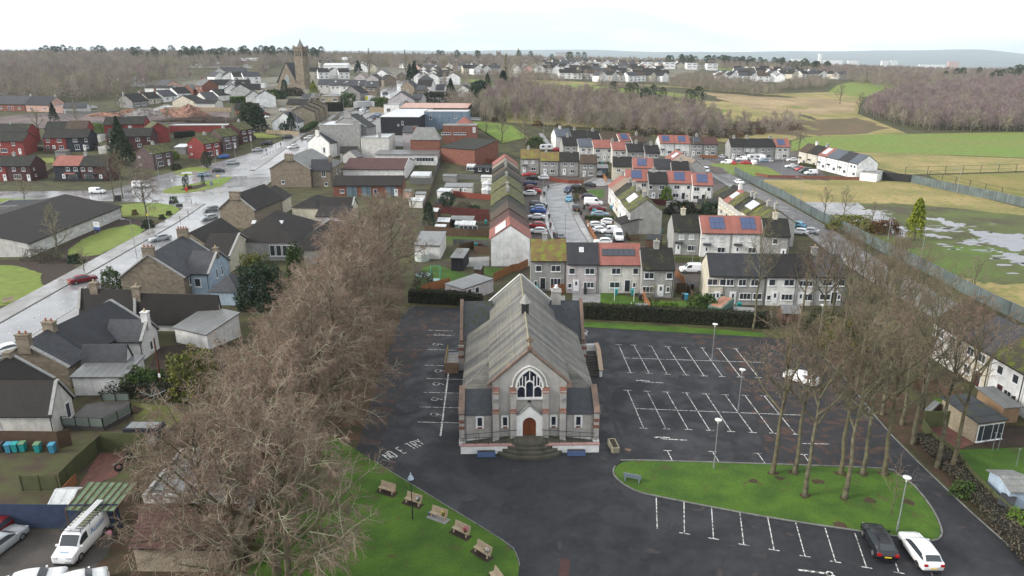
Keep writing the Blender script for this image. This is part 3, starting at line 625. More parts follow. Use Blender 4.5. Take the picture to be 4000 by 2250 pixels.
# porch and door
pc=MB(); pts=[(-1.42,.9),(1.42,.9),(1.42,3.62),(1.2,3.62),(0,4.75),(-1.2,3.62),(-1.42,3.62)]
po=arch(0,2.65,.72,.75,6); full=[(1.42,1.25),(1.42,3.62),(1.2,3.62),(0,4.72),(-1.2,3.62),(-1.42,3.62),(-1.42,1.25)]
# porch face as two halves round the opening
for s in (-1,1):
    half=[(1.42*s,1.2),(1.42*s,3.62),(1.2*s,3.62),(0,4.75)]+[(abs(x)*s,z) for x,z in arch(0,2.65,.72,.75,6)[:7]][::-1]+[(.72*s,1.2)]
    if s<0:half=half[::-1]
    pc.prism(half,-.42,.04)
pc.build('porch',WPAINT,church)
mb=MB()
for s in (-1,1):slab(mb,(1.3*s,-.5,3.62),(1.3*s,.04,3.62),(0,.04,4.86),(0,-.5,4.86),.08)
mb.build('porch_cope',mat('grey_stone_cope',(.3,.3,.28),scale=3),church)
DOORM=mat('varnished_timber_door',(.20,.06,.022),(.12,.035,.015),rough=.4,scale=5,kind='planks',ps=(.12,.12))
for s in (-1,1):
    dd=MB(); arc=[(abs(x)*s,z) for x,z in arch(0,2.65,.72,.75,6)[:7]]; pl=[(.015*s,1.22),(.72*s,1.22)]+arc[:-1]+[(.015*s,3.38)]
    if s<0:pl=pl[::-1]
    dd.prism(pl,-.16,-.06); dd.box(min(.02*s,.08*s),max(.02*s,.08*s),-.19,-.15,1.3,3.2); dd.build('door',DOORM,church)
def smallwin(cx,z0,z1,hw,y):
    mb=MB(); mb.box(cx-hw-.2,cx-hw,y-.1,y+.05,z0-.3,z1+.2).box(cx+hw,cx+hw+.2,y-.1,y+.05,z0-.3,z1+.2).box(cx-hw,cx+hw,y-.1,y+.05,z1,z1+.2).box(cx-hw,cx+hw,y-.1,y+.05,z0-.1,z0)
    w_=mb.build('window',WPAINT,church); MB().box(cx-hw,cx+hw,y-.04,y+.03,z0,z1).build('pane',STG,w_); MB().box(cx-hw,cx+hw,y-.13,y+.04,z0-.3,z0-.1).build('sill',REDS,w_)
for cx in (-2.6,2.6):smallwin(cx,2.3,3.3,.22,-.02)
for cx in (-5.3,5.3):smallwin(cx,2.1,3.1,.24,.28)
for cx in (-2.63,2.63):MB().box(cx-.75,cx+.75,-.16,.03,3.7,3.86).build('string_course',mat('grey_stone_cope',(.3,.3,.28)),church)
for cx in (-3.55,3.55):MB().box(cx-.16,cx+.16,-.6,-.4,5.3,5.65).build('floodlight',METAL,church)
MB().box(-.17,.17,-.2,.02,5.05,5.2).build('door_lamp',BLACKP,church)
for s in (-6.8,-4.05,4.05,6.8):MB().tube((s,.15,.1),(s,.15,3.5),.05).build('downpipe',METAL,church)
# landing, ramps, steps
LAND=mat('mossy_flagstone',(.085,.08,.065),(.055,.055,.04),rough=.85,scale=1.3,moss=(.06,.065,.025),mossamt=.6)
ld=MB(); ld.box(-1.6,1.6,-1.95,-.02,-.3,1.2)
for s in (-1,1):ld.prism([(1.6*s,-.3),(7.2*s,-.3),(7.2*s,.25),(1.6*s,1.05)][::s],-1.6,.2)
ld.build('entrance_landing',LAND,church)
for k in range(4):
    mb=MB(); z1=1.17-k*.29; rr=1.95+k*.5; n=16
    pts=[(rr*math.cos(math.pi+math.pi*q/n),-1.75+(.35+.33*k)*1.2*math.sin(math.pi+math.pi*q/n)) for q in range(n+1)]
    mb.prism(pts,-.2-k*.01,z1,ax='z'); mb.build('step',LAND,church)
for s in (-1,1):MB().box(min(1.62*s,7.3*s),max(1.62*s,7.3*s),-1.95,-1.65,-.4,.9).build('ramp_wall',WPAINT,church)
for s in (-1,1):MB().box(min(1.6*s,7.35*s),max(1.6*s,7.35*s),-2.0,-1.6,.9,1.02).build('wall_cope',mat('pink_stone_cope',(.4,.24,.22),scale=3),church)
for s in (-1,1):
    mb=MB(); mb.tube((1.4*s,-1.8,2.0),(7.3*s,-1.8,1.75),.025)
    for q in (1.8,3.1,4.4,5.7,7.0):mb.tube((q*s,-1.8,1.0),(q*s,-1.8,1.98-(q-1.4)*.042),.022)
    mb.build('handrail',DKMET,church)
    mb=MB(); mb.tube((1.3*s,-.65,2.05),(7.1*s,-.65,1.55),.03)
    for q in (5.4,):mb.tube((q*s,-.65,.5),(q*s,-.65,1.7),.025)
    mb.tube((1.35*s,-2.0,2.0),(1.35*s,-3.2,1.2),.022).tube((1.35*s,-3.2,1.2),(1.35*s,-3.2,.2),.022).tube((1.35*s,-2.0,2.0),(1.35*s,-2.0,1.1),.022)
    mb.build('handrail',DKMET,church)
# side stair (right) and ramp (left)
mb=MB()
for k in range(7):mb.box(8.5,10.0,17.0+k*.38,17.38+k*.38,-.2,.22*(k+1))
mb.box(8.5,10.0,19.66,21.5,-.2,1.75); mb.build('side_stair',mat('dark_stone_step',(.07,.065,.06),scale=2),church)
mb=MB(); mb.prism([(16.9,-.2),(21.6,-.2),(21.6,2.6),(19.6,2.5),(16.9,.9)],10.0,10.35,ax='x'); mb.box(8.5,10.0,21.5,21.8,-.2,2.7); mb.build('stair_wall',WPAINT,church)
mb=MB(); slab(mb,(9.9,16.8,.9),(10.45,16.8,.9),(10.45,19.7,2.55),(9.9,19.7,2.55),.15); slab(mb,(9.9,19.7,2.55),(10.45,19.7,2.55),(10.45,21.9,2.65),(9.9,21.9,2.65),.15); mb.build('stair_cope',mat('buff_cope',(.4,.3,.22),scale=3),church)
mb=MB(); mb.box(-10.2,-8.5,18.6,23,-.2,1.1); mb.build('side_ramp',CONC,church)
mb=MB(); mb.box(-10.25,-8.5,18.45,18.6,-.2,1.5).box(-10.35,-10.2,18.45,24,-.2,1.45); mb.build('ramp_parapet',BRST,church)
mb=MB()
for y in (18.7,20.2,21.7,23.2):mb.tube((-10.1,y,1.1),(-10.1,y,2.2),.03)
mb.tube((-10.1,18.7,2.2),(-10.1,23.2,2.2),.03).tube((-10.1,18.7,1.7),(-8.6,18.7,1.7),.03).tube((-10.1,18.7,2.2),(-8.6,18.7,2.2),.03); mb.build('ramp_railing',mat('yellow_painted_rail',(.35,.27,.1),scale=3),church)
for cx,lb in ((-4.6,'left'),(4.85,'right')):
    p=Matrix.Rotation(CR,4,'Z') @ Vector((cx,-2.4,0)); o=MB().box(-.95,.95,-.22,.22,0,.55).build('planter_box',plain('blue_painted_timber',(.075,.12,.24),.5),None,(CX+p.x,CY+p.y,0.012),CR)
    tag(o,f'long blue planter box on the ground {lb} of the church steps','planter','blue planter boxes at the church front'); MB().box(-.87,.87,-.15,.15,.5,.57).build('soil',SOIL,o)
# ================================================================ houses
WINC={}
def win_mesh(kind,wd,ht):
    key=(kind,wd,ht)
    if key in WINC:return WINC[key]
    fr=MB(); fr.box(-wd/2,wd/2,-.06,.02,0,ht); fr.box(-wd/2-.08,wd/2+.08,-.14,.02,-.12,0)
    o=fr.build('window',WHITE); me=o.data; bpy.data.objects.remove(o)
    n=max(1,round(wd/.75)) if kind != 'strip' else max(2,round(wd/1.1)); pw=(wd-.1*(n+1))/n; pm=MB()
    for q in range(n):
        x0=-wd/2+.1+q*(pw+.1); pm.box(x0,x0+pw,-.085,-.03,.1,ht-.1)
    o=pm.build('pane',GLASSL if kind == 'blind' else GLASS); pe=o.data; bpy.data.objects.remove(o)
    WINC[key]=(me,pe); return WINC[key]
DOORC={}
def door_mesh(colr):
    if colr in DOORC:return DOORC[colr]
    o=MB().box(-.55,.55,-.06,.02,0,2.15).build('door_frame',WHITE); a0=o.data; bpy.data.objects.remove(o)
    cm={'white':WHITE,'black':BLACKP,'red':plain('red_painted_door',(.3,.02,.02),.4),'navy':plain('navy_painted_door',(.02,.03,.08),.4),'maroon':plain('maroon_painted_door',(.07,.015,.02),.4)}[colr]
    md=MB(); md.box(-.43,.43,-.09,0,.05,2.05); md.box(-.16,.16,-.11,-.08,1.1,1.8,1)
    o=md.build('door',[cm,GLASS]); b0=o.data; bpy.data.objects.remove(o)
    DOORC[colr]=(a0,b0); return DOORC[colr]
CHC={}
def chim_mesh(wm,hh,pots,wd=.9):
    key=(wm,hh,pots,wd)
    if key in CHC:return CHC[key]
    mb=MB(); mb.box(-wd/2,wd/2,-.38,.38,-1.2,hh).box(-wd/2-.08,wd/2+.08,-.46,.46,hh,hh+.12)
    o=mb.build('chimney',W(wm)); me=o.data; bpy.data.objects.remove(o)
    pm=MB()
    for q in range(pots):pm.tube((-wd/2+wd*(q+.5)/pots,0,hh+.12),(-wd/2+wd*(q+.5)/pots,0,hh+.55),.14,.11,7)
    o=pm.build('chimney_pots',plain('terracotta_pot',(.3,.12,.07),.8) if pots>1 else plain('buff_pot',(.42,.33,.2),.8)); pe=o.data; bpy.data.objects.remove(o)
    CHC[key]=(me,pe); return CHC[key]
SOLM={'blue':mat('blue_solar_panel',(.03,.055,.14),(.025,.045,.12),rough=.15,scale=.5,spec=.7),'dark':mat('dark_solar_panel',(.03,.035,.05),rough=.15,spec=.7),'glare':mat('sky_glare_solar_panel',(.5,.52,.55),rough=.12,spec=.9)}  # glare panels: reflected sky painted in as a pale base colour
GUT=plain('black_gutter',(.02,.02,.022),.5)
def frame_from(A,B,he,mode,depth,R_,hr,rise):
    """returns origin (front-left ground corner), rz, length, depth, he, hr"""
    if mode == 'e':
        a3=P(A,he); b3=P(B,he)
        dd=(b3-a3); Ln=dd.xy.length; rz=math.atan2(dd.y,dd.x); o=Vector((a3.x,a3.y,0))
        if R_ is not None:
            r3=P(R_,hr); depth=2*abs((r3-a3).xy.dot(Vector((-math.sin(rz),math.cos(rz)))))
        return o,rz,Ln,depth
    a3=P(A,hr); b3=P(B,hr); dd=(b3-a3); Ln=dd.xy.length; rz=math.atan2(dd.y,dd.x)
    nn=Vector((-math.sin(rz),math.cos(rz),0)); o=a3-nn*depth/2
    return Vector((o.x,o.y,0)),rz,Ln,depth
def house(name,label,cat,A,B,he=5.2,hr=8.0,depth=7.2,mode='e',R_=None,wall='grey',roof='black',feat='',sides='f',chim=None,solar=None,style='gable',ov=(.3,.15),group=None,near=True,sky=0,world=None,wallr=None,base=None,cw=None,scope=None):
    """feat: tokens 'side:kind:pos:z[:w[:h]]' ; side f b l r ; kind w (window) v (blind window) s (strip) d/D (white/dark door)"""
    if world:o,rz,Ln,depth=world
    else:o,rz,Ln,depth=frame_from(A,B,he,mode,depth,R_,hr,0)
    ca,sa=math.cos(rz),math.sin(rz)
    cxw,cyw=o.x+ca*Ln/2-sa*depth/2,o.y+sa*Ln/2+ca*depth/2
    zg=base if base is not None else H(cxw,cyw)
    E=empty(name,(cxw,cyw,zg),rz,label,cat,group)
    hx,hy=Ln/2,depth/2; wm=W(wall)
    mb=MB(); zb=-2.5 if zg>.5 else -.6
    if style in ('gable',):
        mb.prism([(-hy,zb),(hy,zb),(hy,he),(0,hr-.1),(-hy,he)],-hx,hx,ax='x')
    else:mb.box(-hx,hx,-hy,hy,zb,he if style != 'flat' else hr)
    mb.build('wall',wm,E)
    rm=RF(roof); mb=MB(); ox,oy=ov[1],ov[0]; t=.14
    if style == 'gable':
        sl=(hr-he)/hy
        for s in (-1,1):
            slab(mb,(-hx-ox,s*(hy+oy),he-sl*oy+.02),(hx+ox,s*(hy+oy),he-sl*oy+.02),(hx+ox,0,hr+.02),(-hx-ox,0,hr+.02),t)
    elif style == 'hip':
        rl=max(0,hx-hy); z0=he; X,Y=hx+oy,hy+oy
        if hx >= hy:top=[(-rl,0,hr),(rl,0,hr)]; fs=[(0,1,5,4),(2,3,4,5),(1,2,5),(3,0,4)]
        else:rl=hy-hx; top=[(0,-rl,hr),(0,rl,hr)]; fs=[(0,1,4),(1,2,5,4),(2,3,5),(3,0,4,5)]
        mb.add([(-X,-Y,z0),(X,-Y,z0),(X,Y,z0),(-X,Y,z0)]+top,fs+[(0,3,2,1)])
    elif style == 'flat':
        mb.box(-hx+.25,hx-.25,-hy+.25,hy-.25,hr,hr+.06)
    elif style == 'mono':   # single slope rising to the back
        slab(mb,(-hx-ox,-hy-oy,he),(hx+ox,-hy-oy,he),(hx+ox,hy+oy,hr),(-hx-ox,hy+oy,hr),t)
    ro=mb.build('roof',rm,E)
    if style == 'mono':MB().prism([(-hy,he-.2),(hy,he-.2),(hy,hr-.05),(-hy,he-.05)],-hx+.01,hx-.01,ax='x').build('upper_wall',wm,E)
    if style == 'flat' and near:
        mb=MB()
        for x0,x1,y0,y1 in ((-hx-.05,hx+.05,-hy-.05,-hy+.25),(-hx-.05,hx+.05,hy-.25,hy+.05),(-hx-.05,-hx+.25,-hy+.25,hy-.25),(hx-.25,hx+.05,-hy+.25,hy-.25)):mb.box(x0,x1,y0,y1,hr-.01,hr+.3)
        mb.build('parapet',mat('pale_cope',(.32,.32,.31),scale=2),E)
    if style == 'gable' and near:
        mb=MB(); mb.box(-hx,hx,-hy-oy-.1,-hy-oy+.02,he-(hr-he)/hy*oy-.04,he-(hr-he)/hy*oy+.08); mb.build('gutter',GUT,E)
        MB().tube((hx-.25,-hy-.08,zb),(hx-.25,-hy-.08,he-.1),.05).build('downpipe',GUT,E)
        if scope:   # gable copes
            for s in (-1,1):
                if (s<0 and 'l' in scope) or (s>0 and 'r' in scope):
                    mb=MB(); x0,x1=sorted((s*(hx-.15),s*(hx+ox+.12)))
                    for q in (-1,1):slab(mb,(x0,q*(hy+oy),he-.12),(x1,q*(hy+oy),he-.12),(x1,0,hr+.12),(x0,0,hr+.12),.2)
                    mb.build('gable_cope',mat('pale_cope',(.32,.32,.31),scale=2) if scope.isupper() is False else WHITE,E)
    for q in range(int(sky)):
        x=-hx+Ln*(q+.7)/(sky+.5); zz=he+(hr-he)*.62; yy=-hy*.38
        an=math.atan2(hr-he,hy)
        k=MB(); k.box(-.4,.4,-.55,.55,0,.1); k.box(-.32,.32,-.47,.47,.1,.12,1); so=k.build('roof_window',[WHITE,GLASSL],E,(x,yy,zz+.16)); so.rotation_euler=(an,0,0)
    if solar:
        kind,nxp,nyp,x0=solar[:4]; side=solar[4] if len(solar)>4 else -1; wd_,hh_=(solar[5],solar[6]) if len(solar)>6 else (1.0,1.65)
        an=math.atan2(hr-he,hy); k=MB()
        for xx in range(nxp):
            for yy in range(nyp):k.box(xx*wd_+.02,(xx+1)*wd_-.03,yy*hh_+.02,(yy+1)*hh_-.03,0,.06)
        tot=nyp*hh_; sl_len=math.hypot(hy,hr-he); st=(sl_len-tot)/2
        if side<0:so=k.build('solar_panel',SOLM[kind],E,(-hx+x0,-hy+st*math.cos(an),he+st*math.sin(an)+.26)); so.rotation_euler=(an,0,0)
        else:so=k.build('solar_panel',SOLM[kind],E,(-hx+x0+nxp*wd_,hy-st*math.cos(an),he+st*math.sin(an)+.26)); so.rotation_euler=(an,0,math.pi)
    for cspec in (chim or []):
        cx_,cyy,hh_,pots=cspec[:4]; wn=cspec[4] if len(cspec)>4 else (cw or 'grey'); wd_=cspec[5] if len(cspec)>5 else .9
        cm,pm=chim_mesh(wn,hh_,pots,wd_); zz=hr-abs(cyy)*2*(hr-he) if style != 'flat' else hr
        c0=link('chimney',cm,E,(-hx+cx_*Ln,cyy*depth,zz),R(90) if (cx_<.04 or cx_>.96) and wd_>1.5 else 0)
        if near and pots:link('chimney_pots',pm,c0)
    for tk in feat.split():
        pr=tk.split(':'); sd_,kd=pr[0],pr[1]; pos=float(pr[2]); z=float(pr[3]); ww=float(pr[4]) if len(pr)>4 else 1.3; hh_=float(pr[5]) if len(pr)>5 else 1.15
        lx,ly,rr={'f':(-hx+pos*Ln,-hy,0),'b':(hx-pos*Ln,hy,math.pi),'l':(-hx,hy-pos*depth,-math.pi/2),'r':(hx,-hy+pos*depth,math.pi/2)}[sd_]
        if kd in 'wvs':
            me,pe=win_mesh({'w':'win','v':'blind','s':'strip'}[kd],ww,hh_); wo=link('window',me,E,(lx,ly,z),rr)
            if near:link('pane',pe,wo)
            else:link('pane',pe,wo)
        elif kd in 'dDRNM':
            me,pe=door_mesh({'d':'white','D':'black','R':'red','N':'navy','M':'maroon'}[kd]); wo=link('door_frame',me,E,(lx,ly,z),rr); link('door',pe,wo)
        elif kd == 'c':   # canopy
            k=MB(); k.prism([(-.9,0),(0,.35),(0,0)],-ww/2,ww/2,ax='x'); link_=k.build('door_canopy',RF('pink') if hh_>1.5 else RF('dgrey'),E,(lx,ly,z)); link_.rotation_euler=(0,0,rr)
        elif kd == 'g':   # garage / shutter door
            k=MB(); k.box(-ww/2,ww/2,-.05,.02,0,hh_); q=k.build('shutter',mat('blue_grey_shutter',(.14,.2,.24),kind='planks',ps=(9,.2),rough=.4),E,(lx,ly,z)); q.rotation_euler=(0,0,rr)
    return E
ORD=['first','second','third','fourth','fifth','sixth','seventh','eighth','ninth','tenth','eleventh','twelfth','thirteenth','fourteenth']
WN={'grey':'grey','dgrey':'dark grey','cream':'cream','white':'white','pinkgrey':'pinkish grey','lgrey':'pale grey','tan':'tan brick','red':'red brick','maroon':'dark maroon brick','navy':'near-black brick','brick':'brick','stone':'stone','blue':'pale blue','pink':'pink','black':'black','bluegrey':'blue-grey','purple':'purple-brown brick','bright':'bright white','greenwood':'green timber','brownwood':'brown timber','redwood':'red timber','timber':'timber'}
RN={'black':'black','blackmoss':'mossy black','brown':'brown','maroon':'maroon','pink':'pink tiled','lichen':'yellow lichened','slate':'slate','moss':'mossy','dgrey':'dark grey','bluegrey':'blue-grey','grey':'grey','tanr':'tan','slatemoss':'mossy slate','lgrey':'pale grey','felt':'grey felt','white':'white','rust':'rust-streaked','dbrown':'dark brown','red':'red'}
BACK={0:'f:w:.22:3.6:1.1 f:w:.7:3.6:1.7 f:w:.14:.9:.6:1 f:D:.34:.35 f:w:.7:.5:1.9:1.9',1:'f:w:.16:3.5:1.1 f:w:.72:3.5:1.7 f:w:.1:.95:.7:.9 f:d:.3:.35 f:w:.7:1:1.9:1.1',2:'f:w:.4:3.5:1.6 f:w:.86:3.5:1 f:w:.38:1:1.8:1.1 f:D:.68:.35 f:w:.84:1.1:.55:.9',
        3:'f:w:.22:3.4:1.7 f:w:.84:3.4:1.1 f:w:.2:.95:1.9:1.1 f:d:.6:.2 f:w:.82:1:.6:1',4:'f:v:.3:3.4:1.1:1 f:v:.66:3.4:1.1:1 f:c:.2:2.55:1.6:1 f:d:.2:.2 f:w:.68:.9:1.6:1.2',5:'f:w:.3:3.4:1.2:1 f:w:.66:3.4:1.2:1 f:d:.26:.2 f:w:.66:.9:1.5:1.2',6:'f:w:.32:3.3:1.3:1 f:w:.72:3.3:1.3:1',7:''}
def terrace(where,units,group):
    """each unit: (A, B, he, hr, wall, roof, feat, extra)"""
    for k,u in enumerate(units):
        A,B,he,hr,wl,rf,ft=u[:7]; ex=u[7] if len(u)>7 else {}
        last=k == len(units)-1
        place=('leftmost' if k == 0 else 'rightmost' if last else ORD[k]+' from left')
        house('terraced_house',f"{RN[rf]} roofed {WN[wl]} house, {place} in {where}",'house',A,B,he,hr,ex.pop('depth',7.2),wall=wl,roof=rf,feat=BACK.get(ft,'') if isinstance(ft,int) else ft,ov=(.3,.03 if len(units)>1 else .15),group=group,**ex)
def rowunits(where,A,B,n,cfg,group,hr,he,depth,step=None):
    """row whose ridge runs between photo pixels A (near) and B (far)"""
    a3=P(A,hr); b3=P(B,hr); dd=b3-a3; Ln=dd.xy.length/n; rz=math.atan2(dd.y,dd.x); ca,sa=math.cos(rz),math.sin(rz)
    for k in range(n):
        wl,rf,ft,ex=cfg[k % len(cfg)] if len(cfg)>1 else cfg[0]; ex=dict(ex)
        o=Vector((a3.x+ca*Ln*k+sa*depth/2,a3.y+sa*Ln*k-ca*depth/2,0)); jt=(.25 if k % 2 else 0)
        house('terraced_house',f"{RN[rf]} roofed {WN[wl]} house, {'nearest' if k == 0 else ORD[k] + ' nearest' if k < n - 1 else 'farthest'} in {where}",'house',A,B,he-jt,hr-jt,depth,wall=wl,roof=rf,feat=ft,ov=(.3,.03),group=group,world=(o,rz,Ln,depth),**ex)
# --- terrace just behind the church hedge
terrace('terrace behind the church hedge',[
    (g(178,883),g(516,884),5.7,8.5,'grey','lichen',0,dict(chim=[(.4,0,1.1,0)])),
    (g(520,915),g(820,917),5.45,8.2,'pinkgrey','dgrey',1,dict(sky=1)),
    (g(824,920),g(1226,922),5.35,8.1,'lgrey','pink',2,dict(solar=('dark',6,1,.55,-1,.97,1.6))),
    (g(1230,965),g(1538,967),5.2,7.9,'grey','blackmoss',3,dict(chim=[(.5,0,1.2,1)]))],'terraced houses behind the hedge')
terrace('terrace half hidden by the bare trees',[
    (g(1862,1023),g(2020,1026),5.2,7.9,'cream','dgrey',3,{}),(g(2024,1027),g(2412,1031),5.2,7.9,'grey','dgrey','f:w:.1:3.4:1.3 f:w:.4:3.4:1.3 f:w:.7:3.4:1.3 f:d:.2:.2 f:w:.5:1:1.9 f:w:.8:1:1.5',{}),
    (h(0,1032),h(286,1036),5.2,7.9,'white','black',1,{}),(h(290,1032),h(452,1035),5.2,7.9,'lgrey','black',5,{}),(h(456,1032),h(740,1036),5.2,7.9,'grey','slate',2,dict(chim=[(.1,0,1.2,1)]))],'terraced houses behind the bare trees')
terrace('terrace with two pink roofed houses',[
    (g(1527,607),g(1786,609),5.2,7.9,'grey','blackmoss',4,dict(chim=[(.42,0,1.2,1,'cream')])),
    (g(1790,622),g(2080,625),5.2,7.9,'white','pink',4,dict(solar=('blue',3,2,1.9))),(g(2084,625),g(2372,628),5.2,7.9,'white','pink',4,dict(solar=('blue',3,2,1.9))),
    (g(2378,648),h(212,655),5.1,7.8,'grey','blackmoss','f:w:.45:3.3:1.1 f:d:.8:.2',dict(chim=[(.5,0,1.2,1,'cream')]))],'terraced houses by the white van lane')
terrace('terrace behind the yellow-green bush',[
    (s_(128,424),s_(388,427),5.2,7.9,'lgrey','pink','f:w:.8:3.4:1.5 f:w:.8:1:1.5',dict(solar=('blue',3,2,1.7))),
    (s_(392,450),s_(604,452),5.1,7.7,'grey','black','f:w:.12:3.3:1 f:w:.72:3.3:1.6 f:w:.1:1:.6:.8 f:d:.28:.2 f:w:.7:.9:1.6',dict(chim=[(.3,0,1.1,1)])),
    (s_(608,448),s_(888,452),5.1,7.9,'white','pink','f:w:.38:3.3:1.6 f:w:.85:3.3:1 f:w:.35:.9:1.7 f:D:.66:.2 f:w:.82:1:.5:.8',dict(solar=('blue',3,2,1.9))),
    (s_(892,470),s_(1124,474),5.0,7.7,'white','pink','f:w:.2:3.2:1.6 f:w:.8:3.2:1 f:w:.2:.8:1.7 f:D:.56:.2 f:w:.76:1:.5:.8',dict(solar=('blue',3,2,1.2)))],'terraced houses with pink roofs')
terrace('terrace behind the four solar roofs',[
    (c(1012,1285),c(1208,1288),5.2,7.8,'cream','black',6,dict(chim=[(.3,0,1.1,1)])),(c(1212,1300),c(1425,1303),5.1,7.7,'white','pink',6,dict(solar=('blue',3,2,1.6))),
    (c(1428,1310),c(1605,1312),5.0,7.6,'white','dgrey',6,{}),(c(1609,1330),c(1785,1332),4.9,7.4,'grey','black',6,dict(chim=[(.55,0,1.2,1)]))],'terraced houses in the middle row')
terrace('terrace at the head of the cul-de-sac',[
    (c(86,1212),c(278,1214),5.2,7.8,'grey','lichen',4,dict(chim=[(.4,0,1.1,1)])),(c(284,1235),c(474,1237),5.1,7.6,'grey','lichen',5,dict(chim=[(.3,0,1,1)])),
    (c(478,1236),c(676,1238),5.1,7.6,'grey','blackmoss',5,dict(chim=[(.6,0,1.1,1)])),(c(684,1256),c(856,1258),5.0,7.4,'dgrey','brown',5,dict(chim=[(.5,0,1.1,1)]))],'terraced houses at the street head')
terrace('long stepped terrace mid estate',[
    (c(512,1080),c(664,1082),5.2,7.8,'grey','black',6,dict(chim=[(.4,0,1.1,1)])),(c(670,1094),c(820,1096),5.1,7.6,'white','bluegrey',6,{}),(c(824,1106),c(1008,1108),5.1,7.6,'lgrey','pink',3,{}),
    (c(1012,1125),c(1160,1127),5,7.5,'lgrey','pink',6,dict(chim=[(.1,0,1.1,1)])),(c(1163,1140),c(1338,1142),5,7.4,'grey','black',6,dict(chim=[(.6,0,1.2,1)])),(c(1342,1155),c(1490,1157),4.9,7.3,'grey','black',6,dict(chim=[(.5,0,1.2,1)]))],'terraced houses in the long stepped row')
terrace('rearmost terrace below the scrub',[
    (c(443,992),c(600,994),5.2,7.8,'white','bluegrey',7,dict(chim=[(.4,0,1,1,'white')])),(c(604,1004),c(768,1006),5.1,7.6,'grey','blackmoss',7,dict(chim=[(.3,0,1,1)])),(c(772,1014),c(905,1016),5,7.5,'grey','black',7,dict(chim=[(.5,0,1,1)])),
    (c(909,1026),c(1080,1028),5,7.5,'grey','brown',7,{}),(c(1084,1036),c(1213,1038),5,7.5,'white','pink',7,dict(solar=('blue',3,2,1))),(c(1217,1050),c(1350,1052),4.9,7.3,'grey','brown',7,dict(chim=[(.5,0,1.2,1)]))],'terraced houses in the rear row')
terrace('rear terrace right of the tan row',[
    (c(1488,1054),c(1640,1056),5.2,7.9,'white','pink',4,dict(solar=('blue',3,2,1.1))),(c(1643,1056),c(1794,1059),5.2,7.9,'white','pink',4,dict(solar=('blue',3,2,1.3))),
    (c(1798,1064),c(1928,1066),5.1,7.7,'grey','brown',5,dict(solar=('dark',3,2,1),chim=[(.6,0,1,1)])),(c(1932,1066),c(2075,1068),5.1,7.6,'grey','maroon',5,{})],'terraced houses by the scrub')
terrace('black roofed terrace above the round green',[
    (c(2200,1087),c(2335,1089),5.2,7.9,'grey','black',5,dict(chim=[(.4,0,1,1)])),(c(2338,1090),c(2470,1091),5.2,7.9,'grey','black',4,dict(chim=[(.4,0,1,1)])),
    (c(2474,1091),d(76,1089),5.2,7.9,'grey','black',5,dict(chim=[(.9,0,1,1)])),(d(80,1089),d(226,1091),5.2,7.9,'lgrey','pink',5,dict(solar=('blue',3,2,1)))],'terraced houses above the green')
terrace('white slanting terrace',[
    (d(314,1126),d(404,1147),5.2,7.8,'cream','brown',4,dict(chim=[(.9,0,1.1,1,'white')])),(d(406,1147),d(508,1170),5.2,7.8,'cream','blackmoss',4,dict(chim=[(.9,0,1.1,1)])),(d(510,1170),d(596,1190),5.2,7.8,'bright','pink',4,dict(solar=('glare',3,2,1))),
    (d(598,1190),d(715,1217),5.2,7.8,'bright','bluegrey',4,{}),(d(717,1217),d(816,1240),5.2,7.8,'bright','dgrey',4,{}),(d(818,1240),d(910,1262),5.2,7.8,'bright','bluegrey',5,{})],'white terraced houses by the field')
# --- rows seen end-on
FRS='f:w:.3:3.4 f:w:.75:3.4 f:d:.3:.2 f:w:.7:1'; BKS='b:v:.3:3.4 b:v:.75:3.4 b:d:.3:.2 b:w:.7:1'
rowunits('row left of the cul-de-sac',(1994,881),(1972,602),13,[
    ('bright','pink','',dict(solar=('glare',4,1,.4,1,1.5,2.6))),('cream','maroon','',dict(sky=0)),('cream','brown','',{}),('grey','blackmoss','',{}),('grey','moss','',dict(chim=[(.5,0,1,1)])),('grey','moss','',dict(chim=[(.5,0,1,1)])),('grey','moss','',{}),  # panels added on the pink roof stand in for sky glare on its tiles
    ('grey','moss','',dict(chim=[(.5,0,1,1)])),('grey','blackmoss','',{}),('grey','brown','',dict(chim=[(.5,0,1,1)])),('grey','blackmoss','',dict(chim=[(.5,0,1,1)])),('cream','tanr','',{}),('white','pink','',{})],'row houses left of the cul-de-sac',8.3,5.6,7.7)
rowunits('mossy row right of the cul-de-sac',g(1275,314),g(1040,72),6,[
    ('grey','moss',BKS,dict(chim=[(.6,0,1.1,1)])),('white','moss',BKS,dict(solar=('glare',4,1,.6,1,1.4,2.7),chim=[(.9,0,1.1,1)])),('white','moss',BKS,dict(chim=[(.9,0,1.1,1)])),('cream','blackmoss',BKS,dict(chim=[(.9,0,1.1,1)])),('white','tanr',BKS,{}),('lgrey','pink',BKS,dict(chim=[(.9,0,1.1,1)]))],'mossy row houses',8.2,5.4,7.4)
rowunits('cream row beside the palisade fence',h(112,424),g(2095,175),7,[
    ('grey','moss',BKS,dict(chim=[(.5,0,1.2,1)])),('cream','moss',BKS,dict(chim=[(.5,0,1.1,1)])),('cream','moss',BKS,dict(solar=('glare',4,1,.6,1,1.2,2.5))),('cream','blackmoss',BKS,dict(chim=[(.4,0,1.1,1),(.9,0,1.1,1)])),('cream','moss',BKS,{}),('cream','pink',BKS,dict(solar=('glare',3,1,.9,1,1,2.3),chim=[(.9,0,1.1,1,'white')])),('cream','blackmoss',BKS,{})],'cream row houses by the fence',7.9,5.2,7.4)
rowunits('short tan row mid estate',c(1850,1232),c(1650,1120),3,[('grey','tanr','',dict(chim=[(.5,0,1,1)])),('cream','tanr','',dict(chim=[(.5,0,1,1)])),('white','pink','',dict(solar=('glare',3,1,1.2,1,1.2,2.5)))],'tan roofed row houses',7.8,5.2,7)
